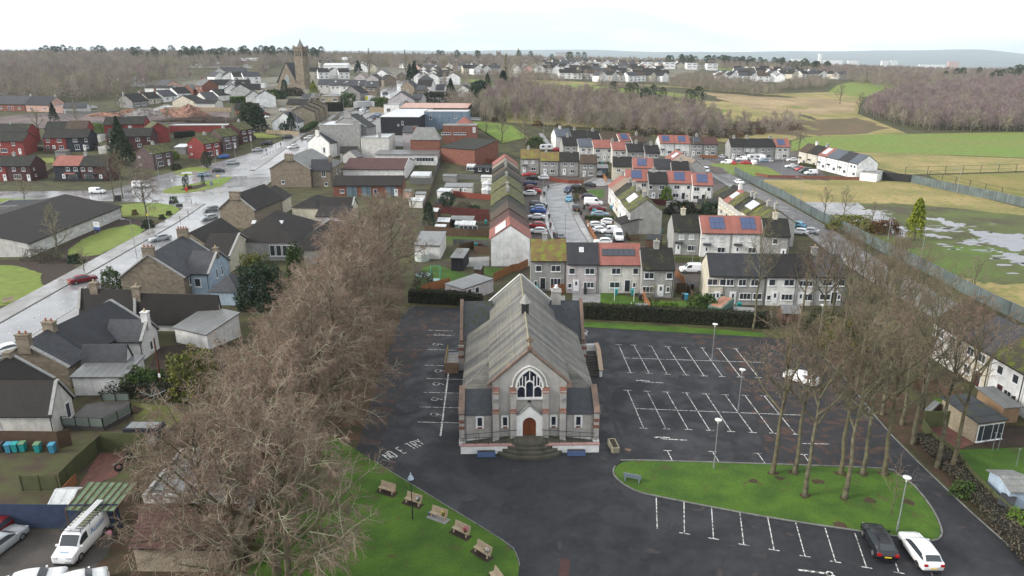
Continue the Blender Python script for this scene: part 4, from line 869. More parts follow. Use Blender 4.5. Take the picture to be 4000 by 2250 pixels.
# --- red and maroon semi-detached houses on the left
def semi(lbl,A,B,wl,rf,ft=5,he=5.2,hr=7.9,**k):return house('semi_detached_house',lbl,'house',A,B,he,hr,wall=wl,roof=rf,feat=BACK.get(ft,'') if isinstance(ft,int) else ft,group='red and maroon brick houses',**k)
FR='f:w:.3:3.4:1.2 f:w:.7:3.4:1.2 f:d:.85:.1 f:w:.4:.8:2.6:1.4'
semi('red brick house, left half of the pair at the left edge above the side street',a(-150,1278),a(55,1279),'red','blackmoss',FR,depth=7.5,near=True)
semi('dark maroon brick house at the left edge with small side gable windows',a(58,1279),a(302,1281),'maroon','blackmoss',FR+' r:w:.2:3.6:.7:.7 r:w:.25:1.4:.7:.7',depth=7.5,chim=[(.1,0,1.1,1)])
semi('near-black brick house with a pink roof and red door canopy above the side street',a(532,1277),a(792,1279),'navy','pink','f:w:.55:3.4:1.3 f:w:.85:3.4:1.3 f:w:.7:.6:2.9:1.5 f:d:.35:.1 f:c:.6:2.4:4:2',depth=7.5)
semi('maroon brick house with a black roof joined to the pink-roofed one',a(796,1279),a(1062,1281),'maroon','blackmoss','f:w:.12:3.4:1.3 f:w:.4:3.4:1.3 f:w:.3:.6:2.9:1.5 f:d:.75:.1 f:c:.4:2.4:4.4:1 r:w:.15:3.6:.7:.7',depth=7.5,chim=[(.05,0,1.2,1)])
semi('red brick house with dark roof in the second row at the left edge',a(-120,1042),a(236,1044),'red','blackmoss',FR,depth=7.5)
semi('red brick house behind, at the left edge in the third row',a(-150,948),a(272,950),'red','blackmoss',7,depth=7.5,chim=[(.5,0,1,1)])
semi('red brick half of the pair behind the pink-roofed house',a(432,1012),a(660,1009),'red','blackmoss','f:w:.2:3.4:1.3 f:w:.7:3.4:1.6 f:w:.15:1:1.1 f:d:.42:.1 f:w:.75:.9:1.8',depth=7.5)
semi('dark half of the pair behind the pink-roofed house',a(663,1009),a(884,1005),'navy','dbrown','f:w:.4:3.4:1.6 f:w:.9:3.4:1 f:w:.45:.4:1.8:1.9 f:d:.78:.1 f:w:.93:1:.8',depth=7.5)
semi('red brick house with a mossy roof behind the dark pair',a(452,928),a(660,922),'red','blackmoss',7,depth=7.5)
semi('red brick house with brown roof behind the dark pair',a(663,922),a(872,914),'red','brown',7,depth=7.5,chim=[(.02,0,1,1)])
semi('red brick house with white windows at the edge of the demolition site',a(1042,878),a(1240,872),'red','blackmoss','f:v:.6:3.3:1.3',depth=7.5)
semi('red brick house with a chimney at the edge of the demolition site',a(1243,872),a(1446,866),'red','blackmoss','f:v:.3:3.3:1.3',depth=7.5,chim=[(.02,0,1,1)])
semi('maroon brick house hidden by the tall conifer',a(1066,1003),a(1290,998),'maroon','blackmoss','f:w:.2:3.3 f:w:.3:1:1.4',depth=7.5)
semi('maroon brick house right of the tall conifer',a(1293,998),a(1516,992),'maroon','blackmoss','f:w:.4:3.3:1.6 f:w:.9:3.3:1.1 f:w:.45:1:1.6',depth=7.5)
def gab(name,lbl,cat,A,B,hr,he,depth,wl,rf,ft='',**k):return house(name,lbl,cat,A,B,he,hr,depth,mode='r',wall=wl,roof=rf,feat=ft,**k)
gab('semi_detached_house','house with a red brick gable and green-brown roof left of the red garages','house',a(1590,862),a(1535,822),7.7,5.2,7.4,'red','moss',group='red and maroon brick houses')
RS='f:w:.3:3.4:2.2 f:w:.75:3.4:1.6 f:w:.35:.5:2.4:1.6 f:d:.75:.1 l:w:.2:3.6:.9:.6 l:w:.2:.9:.9:.6'
gab('semi_detached_house','purple-brown brick house with mossy roof behind the round lawn','house',a(1437,1098),a(1635,1040),7.8,5.2,7.6,'purple','moss',RS,chim=[(.5,0,1,1)],group='red and maroon brick houses')
gab('semi_detached_house','red gabled house behind the clipped round evergreen','house',a(1955,1002),a(2125,948),7.8,5.2,7.6,'red','moss',RS,chim=[(.6,0,1,1)],group='red and maroon brick houses')
gab('semi_detached_house','brown gabled house between the two red ones on the service road','house',a(2150,932),a(2310,885),7.8,5.2,7.6,'purple','moss',RS,chim=[(.6,0,1,1)],group='red and maroon brick houses')
gab('semi_detached_house','maroon gabled house nearest the big dark conifers on the service road','house',a(2325,868),a(2455,822),7.8,5.2,7.6,'maroon','moss',RS,chim=[(.6,0,1,1)],group='red and maroon brick houses')
# --- long low health centre
house('health_centre','long low white building with shuttered windows and a dark tiled roof by the main road','building',e(262,727),e(1136,379),2.9,6.0,11,R_=e(818,203),wall='lgrey',roof='dbrown',feat=' '.join(f'f:v:{x}:1:1.9:1.3' for x in (.06,.17,.29,.4,.52,.69,.8,.9,.96)),ov=(.4,.25))
# --- stone and white houses along the main road (bottom left)
house('cottage','white bungalow with dark tiled roof beside the glass-railed deck','house',i_(-140,1066),i_(520,1064),2.7,5.6,8,R_=i_(635,747),wall='lgrey',roof='dbrown',feat='r:w:.72:.7:.8:1.9 f:w:.1:.6:1',scope='r',ov=(.25,.1))
gab('cottage','dark roofed cottage half cut off by the left edge beside the white car','house',i_(110,492),i_(-330,760),5.8,2.9,8.5,'stone','dbrown',scope='l',chim=[(.04,0,.6,0,'stone')])
gab('cottage','stone cottage with slate roof and two clay-potted chimneys next to the white car','house',i_(245,372),i_(492,228),6.0,3.0,9.5,'stone','slate',scope='l',chim=[(.02,0,1.2,2,'stone',1.6)])
gab('cottage','cottage with a wide ribbed dark roof beside the hatched road marking','house',i_(505,222),i_(1110,-60),6.0,3.0,10,'white','dgrey',scope='r',chim=[(.0,0,1.0,2,'stone',1.6)])
house('cottage_wing','slate roofed rear wing with a short black end roof beside the flat roof','outbuilding',i_(832,560),i_(1262,560),2.9,5.0,6,R_=i_(1040,378),wall='white',roof='slate',feat='')
house('cottage_wing','slate roofed rear wing ending in a peeling white gable','outbuilding',i_(1062,325),i_(1425,330),2.9,5.0,6,R_=i_(1250,130),wall='white',roof='slate',feat='r:w:.5:.6:.7:1.4',scope='r',chim=[(.97,0,1.2,1,'white')])
house('lean_to','grey flat-roofed extension with a white wall and ivy','outbuilding',i_(722,702),i_(1250,700),2.5,3.0,5,wall='white',roof='felt',style='mono')
house('long_cottage','long white cottage with a black tiled roof behind the ribbed roof','house',e(1290,1372),e(2060,1392),3.0,5.8,8,R_=e(1700,1208),wall='white',roof='dbrown',chim=[(.02,0,1.0,1,'stone',1.2)],scope='l')
house('long_cottage','end cottage with black tiled roof and stone chimney by the main road','house',e(760,1335),e(1284,1350),3.0,5.8,8,R_=e(1100,1200),wall='stone',roof='dbrown',chim=[(.25,0,1.0,1,'stone',1.2)],scope='lr')
house('outbuilding','peeling whitewashed brick outhouse with a grey sloping roof','outbuilding',i_(1755,205),i_(2080,280),2.3,3.6,6,wall='white',roof='felt',style='mono')
gab('stone_house','big stone gabled house with red chimney pots beside the main road','house',e(1400,842),e(1735,655),8.4,4.6,10.5,'stone','slate','l:w:.62:.2:1.2 f:w:.2:2.6:1.6:1.4',scope='lr',chim=[(.02,0,1.3,3,'stone',1.9),(.98,0,1.3,4,'stone',1.9)])
house('rear_wing','pale blue rear wing with a slate roof behind the big stone house','house',e(1742,1006),e(1966,1010),4.6,7.4,8,R_=e(1880,800),wall='blue',roof='slate',feat='f:w:.5:2.2:1.1:1.5 f:w:.93:.2:.9:.6 r:w:.35:2.9:.5:1.7 r:w:.6:2.9:.5:1.7',scope='r',chim=[(.95,0,.6,1,'stone')])
house('small_annexe','small slate roofed annexe at the foot of the pale blue gable','outbuilding',e(1975,1178),e(2240,1185),2.4,4.6,6,wall='blue',roof='slate',style='hip')
# --- public house complex
house('hall','large hipped dark brown roofed building with a row of dark windows','building',e(2130,712),f(372,716),3.9,8.2,12,R_=f(150,430),wall='grey',roof='dbrown',style='hip',feat='f:w:.66:1:1.1:2.3 f:w:.75:1:1.1:2.3 f:w:.84:1:1.1:2.3 f:w:.93:1:1.1:2.3',sky=2)
house('hall_extension','lower dark roofed extension right of the hipped hall','building',f(375,782),f(640,786),3.2,6.2,9,R_=f(500,552),wall='dgrey',roof='dbrown',style='hip')
house('hall_extension','brown roofed extension with a cream gable left of the hipped hall','building',e(1890,842),e(2165,845),3.2,6.2,8,R_=e(2080,636),wall='cream',roof='dbrown',scope='r')
gab('hall','long brown roofed building sloping up from the red chimney pots','building',e(1790,628),e(2080,490),6.5,3.2,9,'stone','dbrown')
gab('stone_house','stone house with a tall gable chimney above the wet road bend','house',e(2215,268),f(75,170),8.2,4.6,9,'stone','dbrown',scope='l',chim=[(.0,0,.7,0,'stone',2.6)])
gab('stone_house','sandstone house with a dark roof behind the pub','house',f(180,180),f(60,245),6.4,3.8,8,'cream','dbrown','')
house('shop_unit','brown tiled flat-topped block with two roof fans','building',f(338,388),f(592,396),3.4,5.4,8,R_=f(470,276),wall='cream',roof='dbrown',style='hip')
house('shop_unit','brown tiled block with a white gable verge beside the big bare trees','building',f(596,398),f(905,400),3.4,5.6,8,R_=f(750,296),wall='cream',roof='dbrown',scope='r')
house('shop_unit','low pinkish building with a white door under a brown tiled roof','building',f(562,474),f(875,472),2.9,4.2,6,wall='pinkgrey',roof='dbrown',style='mono',feat='f:w:.25:.9:.4:.5 f:d:.42:.1 f:w:.68:.8:1.8')
# --- sandstone villa and neighbours
gab('stone_villa','large sandstone villa with a wide gable and metal grey roof on the bend','house',b(330,1195),b(560,1105),9.5,5.8,13,'stone','lgrey','l:w:.3:1:1 ',scope='l',chim=[(.0,0,.8,4,'stone',2.6)])
house('villa_wing','grey roofed rear wing of the villa with one white window','house',b(560,1297),b(752,1298),6.2,8.6,9,R_=b(620,1218),wall='stone',roof='slate',feat='f:w:.6:3.2:1.3:2.2 f:w:.7:.3:1',chim=[(.98,0,1.1,1,'stone')])
house('villa_wing','narrow stone wing with pale hipped roof right of the villa','house',b(770,1300),b(862,1240),6.0,8.2,8,wall='stone',roof='grey',style='hip',feat='f:w:.4:3.2:1:1.6 f:w:.8:3.2:1:1.6')
gab('gabled_house','weathered white house with a plain gable and dark slate roof by the railings','house',b(620,962),b(735,925),8.6,5.0,10.5,'white','slate','l:w:.75:1.2:1:2.2',scope='lr',chim=[(.0,0,.9,0,'lgrey',1.6)])
house('apartment_block','big plain grey-brown block with a wet flat roof beside the main street','building',b(640,930),b(1040,928),9.5,10.2,18,wall='grey',roof='white',style='flat',feat='r:w:.15:6:1:2.4 r:w:.35:6:1:2.4 r:w:.55:6:1:2.4 r:w:.75:6:1:2.4 r:w:.9:6:1:2.4',chim=[(.92,-.48,1.6,0,'grey',2.2)])
gab('gabled_block','slate roofed gable rising behind the flat wet roof','building',b(925,780),b(1020,745),13.5,9,16,'dgrey','slatemoss',scope='l',chim=[(0,0,.8,0,'dgrey',3)])
house('flat_roof_store','lower building with a glaring wet flat roof and a tall brick flue','building',b(1055,1045),b(1335,1045),6.2,6.6,16,wall='lgrey',roof='white',style='flat',chim=[(.68,-.45,2.2,0,'grey',1.1)])
house('warehouse','black clad building with a pale ribbed roof','building',b(1252,828),b(1640,832),6.2,6.9,38,wall='black',roof='white',style='mono',ov=(.2,.2),feat='f:w:.46:2.6:.7:.7 f:w:.57:3:.8:1.6')
house('warehouse','blue-grey rendered building behind the row of red cars','building',b(1690,752),b(2135,754),7.0,7.2,12,wall='bluegrey',roof='white',style='flat',feat='f:w:.15:4:1:1.6 f:w:.72:4.5:1:1')
house('long_unit','long low unit with a rust-streaked pink roof','building',b(1445,712),b(2125,722),4.6,6.0,14,wall='black',roof='rust',style='mono',ov=(.2,.2))
house('office_unit','small white flat-roofed unit at the left end of the pink roof','building',b(1285,678),b(1440,682),4.2,4.4,8,wall='white',roof='white',style='flat',feat='f:w:.3:1:2:1.8')
house('brick_store','square red brick building with a grey hipped roof','building',b(1552,1026),b(1846,1030),7.0,11.5,22,R_=b(1722,893),wall='brick',roof='lgrey',style='hip')
house('brick_hall','red brick hall with a flat top and a white patch on its wall','building',b(1880,930),b(2220,932),5.0,6.6,7,wall='brick',roof='felt',style='flat',feat='f:v:.93:4:1.2:2 f:s:.1:3:4:.9 f:s:.5:3:5:.9')
house('brick_pavilion','small brick building with a pink pyramid roof','building',b(1985,915),b(2190,915),4.2,8,14,wall='brick',roof='pink',style='hip')
house('brick_workshop','old brick workshop with a mossy roof and skylight strips','building',b(1862,1108),b(2200,1160),5.0,7.0,16,wall='brick',roof='blackmoss',style='mono',sky=0)
house('gabled_store','pinkish rendered store with a dark slate roof and chimney','building',b(1476,962),b(1622,962),7.2,9.2,9,wall='pinkgrey',roof='slate',chim=[(.8,-.4,1.4,1,'brick')])
house('club_house','low white building with a red door and a flat grey roof','building',b(1200,1182),b(1825,1186),3.4,3.9,9,wall='white',roof='felt',style='mono',ov=(.5,.2),feat='f:R:.56:.1 f:s:.8:.9:6.6:1.5 f:w:.64:1.2:.6:1.2')
house('long_shed','long white building under a red-brown ribbed tile roof','building',b(872,1328),b(1492,1330),3.2,5.4,10,R_=b(1200,1207),wall='white',roof='maroon',scope='r')
house('garage_row','row of brick workshops with blue shutters and a dark tiled roof','building',f(724,179),f(1378,177),3.3,5.4,9,R_=f(1050,90),wall='brick',roof='dbrown',feat='f:g:.27:0:3:2.9 f:g:.48:0:2.8:2.9 f:N:.61:0 f:g:.83:0:2.9:2.9 f:w:.13:1:1.2 f:d:.91:0',sky=0)
house('tile_roofed_hut','small dark tile roofed hut behind the white gabled house','outbuilding',b(845,1155),b(1010,1155),3,4.8,5,wall='grey',roof='dbrown')
gab('tile_roofed_hut','small grey gabled hut beside the villa','outbuilding',b(940,1135),b(1000,1120),4.8,2.8,8,'grey','grey')
# garden garages and huts
house('prefab_garage','pale prefab garage with brown door and felt roof beside the church hedge','garage',l_(350,262),l_(730,130),2.4,2.5,4.2,wall='pinkgrey',roof='felt',style='mono',feat='f:M:.2:0 f:w:.45:.9:1 l:w:.5:.9:1',ov=(.1,.1))
house('garage','large white garage with a shiny grey roof behind the big bare trees','garage',f(1492,745),f(1735,748),2.9,3.6,9,wall='white',roof='felt',style='mono')
house('garage','black garage with a torn flag on its side','garage',f(1840,862),f(1952,866),2.6,2.8,6,wall='black',roof='felt',style='mono')
gab('stone_garage','large tan brick garage with a brown gabled roof beside the mossy row','garage',g(1192,498),g(1120,452),3.6,2.5,8.2,'dgrey','dbrown')
house('garage','dark garage with an open front between the terraces','garage',c(862,1310),c(965,1312),2.4,2.8,6,wall='brownwood',roof='felt',style='mono',feat='f:g:.5:0:2.8:2.1')
house('garage','white flat-roofed garage at the end of the white slanting terrace','garage',d(930,1352),d(1100,1368),2.6,2.7,7,wall='bright',roof='felt',style='flat')
house('garage','white shed with grey roof behind the red fence near the yellow-green bush','garage',s_(595,668),s_(720,700),2.3,2.6,5,wall='white',roof='felt',style='mono')
house('lock_up_garages','long row of lock-up garages with red doors and a wet white roof','garage',a(1698,892),a(2300,882),2.5,2.6,7,wall='red',roof='white',style='flat')
house('shop','cream walled concrete building with tall trees in front near the right edge','house',o_(1150,560),o_(1160,560),1,1,1,near=False) if False else None
# right edge white row
for A_,B_,wl_,rf_,ft_,lb_ in (((3650,1252),(3765,1318),'lgrey','brown','f:w:.3:3.4 f:w:.7:3.4 f:w:.6:1','brown roofed house deepest behind the right-hand bare trees'),((3768,1320),(3880,1384),'cream','slate','f:w:.3:3.4 f:w:.7:3.4 f:w:.3:1 f:M:.7:.1','slate roofed cream house behind the right-hand bare trees'),
        ((3883,1386),(4012,1459),'bright','moss','f:w:.28:3.3:1 f:w:.75:3.3:1 f:w:.62:.9:1.2 f:M:.38:.1','mossy roofed bright white house with a maroon door at the right edge'),((4015,1461),(4160,1544),'bright','moss','f:w:.3:3.3:1 f:M:.6:.1','bright white house cut off by the right edge of the view')):
    house('white_house',lb_,'house',A_,B_,5.2,8,8,wall=wl_,roof=rf_,feat=ft_,group='white houses at the right edge')
house('summer_house','tan brick garden room with grey felt roof and wide glass doors at the right','garden room',t_(1790,650),t_(2250,590),2.4,2.9,5,wall='tan',roof='slatemoss',style='mono',feat='f:w:.25:.1:1.4:2 f:w:.68:.1:2.2:2')
house('garden_shed','yellowish shed with a dark felt roof against the white row','shed',t_(2225,395),t_(2500,375),2.0,2.4,4,wall='timber',roof='felt',style='mono')
gab('garden_shed','small brown pitched shed among the right-hand trees','shed',t_(1135,325),t_(1080,300),2.4,1.7,2.2,'brownwood','felt')
# --- white and brick houses top left
WL='l:w:.5:2.6:.9 '
gab('bungalow','grey gabled house with white bay windows left of the demolition piles','house',a(1242,566),a(1405,548),6.8,3.2,12,'dgrey','black','f:w:.3:1:2 f:w:.7:1:2',chim=[(0,0,1,1),(.98,0,1,1)])
gab('bungalow','cream gabled bungalow with a red door, second up the lane','house',a(1418,550),a(1550,535),6.0,3.0,10,'cream','black','f:M:.5:.1 f:w:.2:1 f:w:.8:1',chim=[(0,0,1,1,'brick')])
gab('bungalow','white gabled bungalow with grey roof, third up the lane','house',a(1560,528),a(1700,510),6.2,3.0,11,'bright','slate','f:w:.3:1 f:w:.7:1',chim=[(0,0,1,1,'brick')])
gab('bungalow','white gabled bungalow with a dark dormer, top of the lane','house',a(1720,498),a(1860,484),6.2,3.0,11,'bright','black','f:w:.5:1')
gab('bungalow','brick bungalow with pale slate roof near the far lane','house',a(1878,468),a(2000,456),6.0,3.0,10,'brick','grey','f:w:.5:1')
gab('brick_house','two-storey brick house with a pale hipped roof at the wood edge','house',a(2030,410),a(2110,418),9,5.6,10,'brick','grey','f:w:.3:3.6 f:w:.7:3.6 f:w:.5:1',chim=[(0,0,1,2,'brick')])
house('bungalow','long low white flat-roofed house behind the lane bungalows','house',a(1455,500),a(1710,502),3.0,4.2,9,wall='bright',roof='black')
gab('bungalow','grey roofed bungalow with a tan gable at the wood edge','house',a(1740,430),a(1640,412),6,3,11,'pink','slate')
gab('bungalow','large pinkish white bungalow beside the rubble piles','house',a(1835,582),a(1950,562),6.0,3.0,13,'cream','black','l:w:.7:1')
house('bungalow_wing','low wing with dark roof right of the pinkish bungalow','house',a(1960,655),a(2165,655),3.0,4.6,9,wall='lgrey',roof='black')
gab('bungalow','cream gabled bungalow with grey roof behind the pinkish one','house',a(2005,548),a(2135,535),6.0,3.0,11,'lgrey','slate')
gab('bungalow','white gabled bungalow with black roof near the black mansard house','house',a(2125,520),a(2260,505),6.0,3.0,12,'bright','black')
gab('bungalow','grey gabled house with white dormers left of the large stone church','house',r_(235,360),r_(330,340),7.5,3.6,13,'grey','slate','l:w:.4:3:1:1.6')
house('mansard_house','house with a black boxy upper storey below the grey gabled one','house',r_(95,608),r_(495,612),3.0,6.4,8,wall='black',roof='black',feat='f:w:.1:4:1 f:w:.3:4:1')
gab('bungalow','small white bungalow with a grey roof at the foot of the stone church','house',r_(560,478),r_(600,470),5.6,2.8,9,'bright','grey','l:w:.5:1')
house('bungalow','low flat white house beside the stone church','house',r_(500,395),r_(690,395),3,3.4,8,wall='bright',roof='white',style='flat')
house('brick_bungalow','dark roofed brick bungalow beside the car park with the red car','house',r_(95,885),r_(360,888),3.2,5.6,9,R_=r_(225,790),wall='brick',roof='black')
house('brick_bungalow','slate roofed brick wing right of the dark brick bungalow','house',r_(365,925),r_(555,928),3.0,6.0,10,R_=r_(460,788),wall='brick',roof='black')
house('long_shed','grey roofed long shed beside the tree line on the left','shed',a(636,708),a(870,698),2.6,4.6,9,wall='lgrey',roof='slate')
house('garage','pink flat-roofed garage beside the pink gabled house','garage',a(515,690),a(632,690),3,3.2,9,wall='pink',roof='felt',style='flat')
house('dormer_house','brick house with two dark dormers and a pink end gable on the far left','house',a(255,668),a(492,672),3.4,7.2,11,wall='pink',roof='dgrey',feat='f:w:.2:.9 f:w:.8:.9',chim=[(.98,0,.9,1)])
house('dormer_house','brick house with red and blue doors at the far left edge','house',a(-60,662),a(250,666),3.4,7.2,11,wall='brick',roof='slate',feat='f:R:.58:.1 f:N:.46:.1 f:w:.8:.9 f:w:.2:.9',chim=[(.98,0,.9,1)])
# --- mid distance around the main street
house('village_house','pale grey rendered house with slate roof, left end of the terrace below the tower','house',b(622,465),b(738,466),5.6,8.4,9,wall='lgrey',roof='slate',feat='f:w:.3:3.6 f:w:.8:3.6')
for k,(x0,x1,y,wl) in enumerate(((742,850,475,'white'),(854,970,478,'white'),(974,1094,480,'lgrey'),(1100,1218,492,'stone'))):
    house('village_house',f"{WN[wl]} house, {ORD[k + 1]} from the left in the slate roofed terrace below the tower",'house',b(x0,y),b(x1,y+1),5.6,8.8,9,wall=wl,roof='slate',feat='f:w:.3:3.6 f:w:.7:3.6',sky=1,group='terrace below the tower')
for lbl,A,B,hr,he,dp,wl,rf in (
    ('grey gabled house with a white verge beside the main street lorry',b(955,488),b(1040,470),8.2,4.6,10.5,'dgrey','black'),('pale pink gabled house beyond the slate terrace',b(1045,355),b(1095,345),7,4,8.5,'pinkgrey','tanr'),
    ('grey-pink gabled house with brown roof beyond the slate terrace',b(1165,368),b(1215,352),7.6,4.6,9.5,'pinkgrey','dbrown'),('tan gabled house with white verge at the street side',b(1305,362),b(1350,372),7.8,4.8,9,'stone','black'),
    ('white gabled house farthest up the main street',b(1262,318),b(1310,312),7.8,4.6,10,'bright','grey'),('long pale pink house with a dark roof beside the bus lane',q_(1132,478),q_(1180,440),9.0,5.0,13.5,'pinkgrey','dgrey'),
    ('brown stone house with a chimney on its near gable',q_(1240,285),q_(1330,275),9.0,5.2,10,'stone','slate'),('grey gabled bungalow beside the round pine',q_(2165,368),q_(2230,335),6.6,3.4,10.5,'lgrey','black'),
    ('white house right of the tall conifer by the street',q_(1430,150),q_(1470,130),8,5,8,'bright','dbrown'),('small stone gabled house at the street end',q_(1140,145),q_(1150,130),6.4,4,7.5,'stone','grey'),
    ('small grey gable poking above the rust-streaked roof',q_(1215,620),q_(1230,590),5,2.6,5.5,'grey','slate'),('white gabled cottage with roof lights at the traffic lights',r_(1072,1002),r_(1215,945),7.4,3.4,11,'bright','slate')):
    gab('village_house',lbl,'house',A,B,hr,he,dp,wl,rf,'l:w:.5:3:.8:1.2',chim=[(.9,0,1,1)])
house('village_house','slate roofed wing of the pale pink house','house',q_(1328,585),q_(1470,588),5.2,7.6,8,wall='pinkgrey',roof='slate',feat='f:w:.15:3:1.2:2 f:w:.6:3:1.2:2')
house('village_house','dark roofed white house behind the brown stone one','house',q_(1400,372),q_(1640,376),6,9.5,11,wall='white',roof='dbrown',feat='f:w:.8:3:1.5')
house('village_house','slate wing of the brown stone house with one white window','house',q_(1385,444),q_(1530,446),5,7.6,9,wall='stone',roof='slate',feat='f:w:.55:2.6:1.1:1.8')
house('village_house','white two-storey house with a dark lean-to behind the conifers','house',q_(1715,430),q_(1855,432),3,6,9,wall='white',roof='dgrey')
house('village_house','low white outbuilding with a black roof left of the yellow shrub','outbuilding',q_(1602,552),q_(1858,552),3,5.6,8,wall='white',roof='black')
house('village_house','hip roofed house with a chimney behind the street conifers','house',q_(1420,268),q_(1640,270),6,9.5,11,wall='stone',roof='slate',style='hip',chim=[(.5,-.1,1.6,1)])
house('flat_roofed_flats','two-storey flats, brown above and white below, by the hedge','flats',r_(1785,655),r_(2160,660),5.8,7.0,11,wall='tan',roof='lgrey',style='hip',feat='f:w:.2:3.2:2.2:1.7 f:w:.84:3.2:2.2:1.7')
house('village_house','dark walled house with pale roof left of the flats','house',r_(1612,692),r_(1780,694),4.6,7,8,wall='maroon',roof='grey',feat='f:w:.5:2.8:1.5')
house('bungalow','low grey roofed bungalow left of the flats','house',r_(1435,684),r_(1608,684),3,4.6,8,wall='white',roof='slate',feat='f:w:.5:1:2')
house('stepped_house','long tan brick house with brown roof behind the stepped gables','house',r_(1128,824),r_(1520,828),5.4,7.6,9,wall='tan',roof='dbrown',feat='f:w:.2:3.2:1.5 f:w:.5:3.2:1 f:w:.75:3.2:1.5')
for k,(ax,ay) in enumerate(((1430,872),(1500,828),(1600,785),(1690,748))):
    gab('stepped_house',f'tan brick gabled house, {ORD[k]} from the front of the four stepped gables','house',r_(ax,ay),r_(ax+14,ay-40),8.2,5.8,11,'tan','dbrown',group='stepped tan brick houses')

house('brown_roofed_bungalow','low bungalow with a brown tiled roof under the nearest bare trees','house',j_(1335,1100),j_(2250,1110),2.6,4.4,9,R_=j_(1900,712),wall='tan',roof='maroon',ov=(.3,.2))
house('flat_roofed_extension','grey flat-roofed building behind the brown tiled bungalow roof','outbuilding',j_(1440,640),j_(2420,640),2.6,2.7,8,wall='lgrey',roof='felt',style='flat')
house('garden_shed','pale blue shed with a cracked grey roof at the right edge','shed',p_(2440,560),p_(2680,565),1.9,2.4,3.2,wall='blue',roof='lgrey',near=False)
house('garden_chest','low garden box with a green sloping lid by the right-hand fence','shed',p_(2330,690),p_(2450,730),.9,1.2,1.2,wall='lgrey',roof='slatemoss',style='mono',near=False)

house('flat_roofed_block','long dark flat-roofed block behind the shuttered white building','building',e(-60,395),e(330,380),3.0,3.2,9,wall='dgrey',roof='dgrey',style='flat')
house('lean_to','white carport between the red gable and the purple-brown house','outbuilding',a(1755,1105),a(1865,1105),2.4,3.0,5,wall='dgrey',roof='white',style='mono')
house('garden_shed','orange-brown garden shed behind the dark pair of houses','shed',a(888,975),a(935,975),2,2.6,3,wall='timber',roof='felt',near=False)
house('garage','pale concrete garage behind the dark pair of houses','garage',a(930,985),a(1010,985),2.4,2.5,5,wall='lgrey',roof='felt',style='flat',near=False)
house('garage','grey garage at the end of the dark pair','garage',a(985,1100),a(1060,1100),2.4,2.5,5,wall='lgrey',roof='felt',style='flat',near=False)
house('garden_shed','grey shed before the red half of the pair','shed',a(550,1145),a(660,1145),2,2.3,3,wall='dgrey',roof='felt',near=False,style='mono')
# ================================================================ vehicles
TYRE=plain('rubber_tyre',(.015,.015,.016),.8); RIM=plain('alloy_rim',(.3,.31,.32),.35,.7); RIMB=plain('dark_rim',(.05,.05,.055),.4,.5)
HLM=plain('headlamp_glass',(.6,.62,.65),.15); TLM=plain('tail_lamp_red',(.35,.01,.012),.25); PLY=plain('yellow_number_plate',(.65,.45,.03),.5); PLW=plain('white_number_plate',(.7,.7,.68),.5); TRIM=plain('black_trim',(.02,.02,.022),.6)
PC={'white':(.75,.76,.77),'silver':(.36,.38,.40),'grey':(.16,.17,.18),'dark':(.028,.03,.034),'black':(.012,.013,.018),'red':(.45,.02,.025),'darkred':(.16,.012,.02),'blue':(.02,.10,.42),'navy':(.02,.035,.10),'lightblue':(.08,.32,.50),'silverblue':(.22,.30,.38),'green':(.04,.07,.06),'cream':(.6,.58,.5),'yellowwhite':(.7,.66,.2)}
def paint(n):return plain('car_paint_' +n,PC[n],.25,.1 if n not in ('white','cream') else 0,.6)
# stations: x, z_bottom, z_belt, z_top, half width belt, half width top ; top==belt for bonnet
KIND={
 'hatch':(4.2,[(-2.1,.35,.62,.62,.72,.6),(-2.02,.22,.84,.84,.84,.72),(-1.1,.2,.96,.97,.88,.74),(-.55,.2,.98,1.36,.89,.64),(.3,.2,1.0,1.46,.89,.64),(1.35,.2,1.02,1.4,.87,.6),(1.95,.25,1.0,1.02,.83,.66),(2.1,.38,.8,.8,.76,.6)],(2,3,5,6),1.28),
 'saloon':(4.7,[(-2.35,.35,.6,.6,.7,.58),(-2.25,.22,.8,.8,.84,.72),(-1.15,.2,.93,.94,.89,.74),(-.5,.2,.95,1.33,.9,.64),(.4,.2,.97,1.43,.9,.62),(1.15,.2,.98,1.34,.89,.6),(1.75,.2,1.0,1.01,.87,.68),(2.28,.25,.96,.96,.83,.66),(2.35,.4,.8,.8,.76,.6)],(2,3,5,6),1.4),
 'suv':(4.5,[(-2.25,.4,.7,.7,.76,.64),(-2.15,.28,.95,.95,.88,.76),(-1.15,.26,1.07,1.08,.92,.78),(-.6,.26,1.1,1.52,.93,.68),(.3,.26,1.12,1.64,.93,.68),(1.6,.26,1.14,1.58,.91,.66),(2.12,.3,1.1,1.12,.88,.72),(2.25,.42,.9,.9,.8,.66)],(2,3,5,6),1.35),
 'van':(5.3,[(-2.65,.4,.7,.7,.8,.7),(-2.55,.28,1.0,1.0,.92,.82),(-1.75,.26,1.2,1.22,.97,.84),(-1.0,.26,1.25,2.0,.98,.84),(-.3,.26,1.28,2.12,.98,.86),(2.5,.26,1.28,2.12,.98,.86),(2.62,.3,1.2,2.0,.94,.82),(2.65,.4,.9,1.4,.9,.8)],(2,3,3.95,3.96),1.7),
 'smallvan':(4.4,[(-2.2,.38,.66,.66,.76,.64),(-2.1,.25,.9,.9,.86,.74),(-1.3,.24,1.04,1.06,.9,.78),(-.7,.24,1.08,1.68,.91,.76),(0,.24,1.1,1.82,.91,.78),(2.1,.24,1.1,1.8,.91,.78),(2.2,.3,1.0,1.6,.88,.74)],(2,3,3.95,3.96),1.35),
}
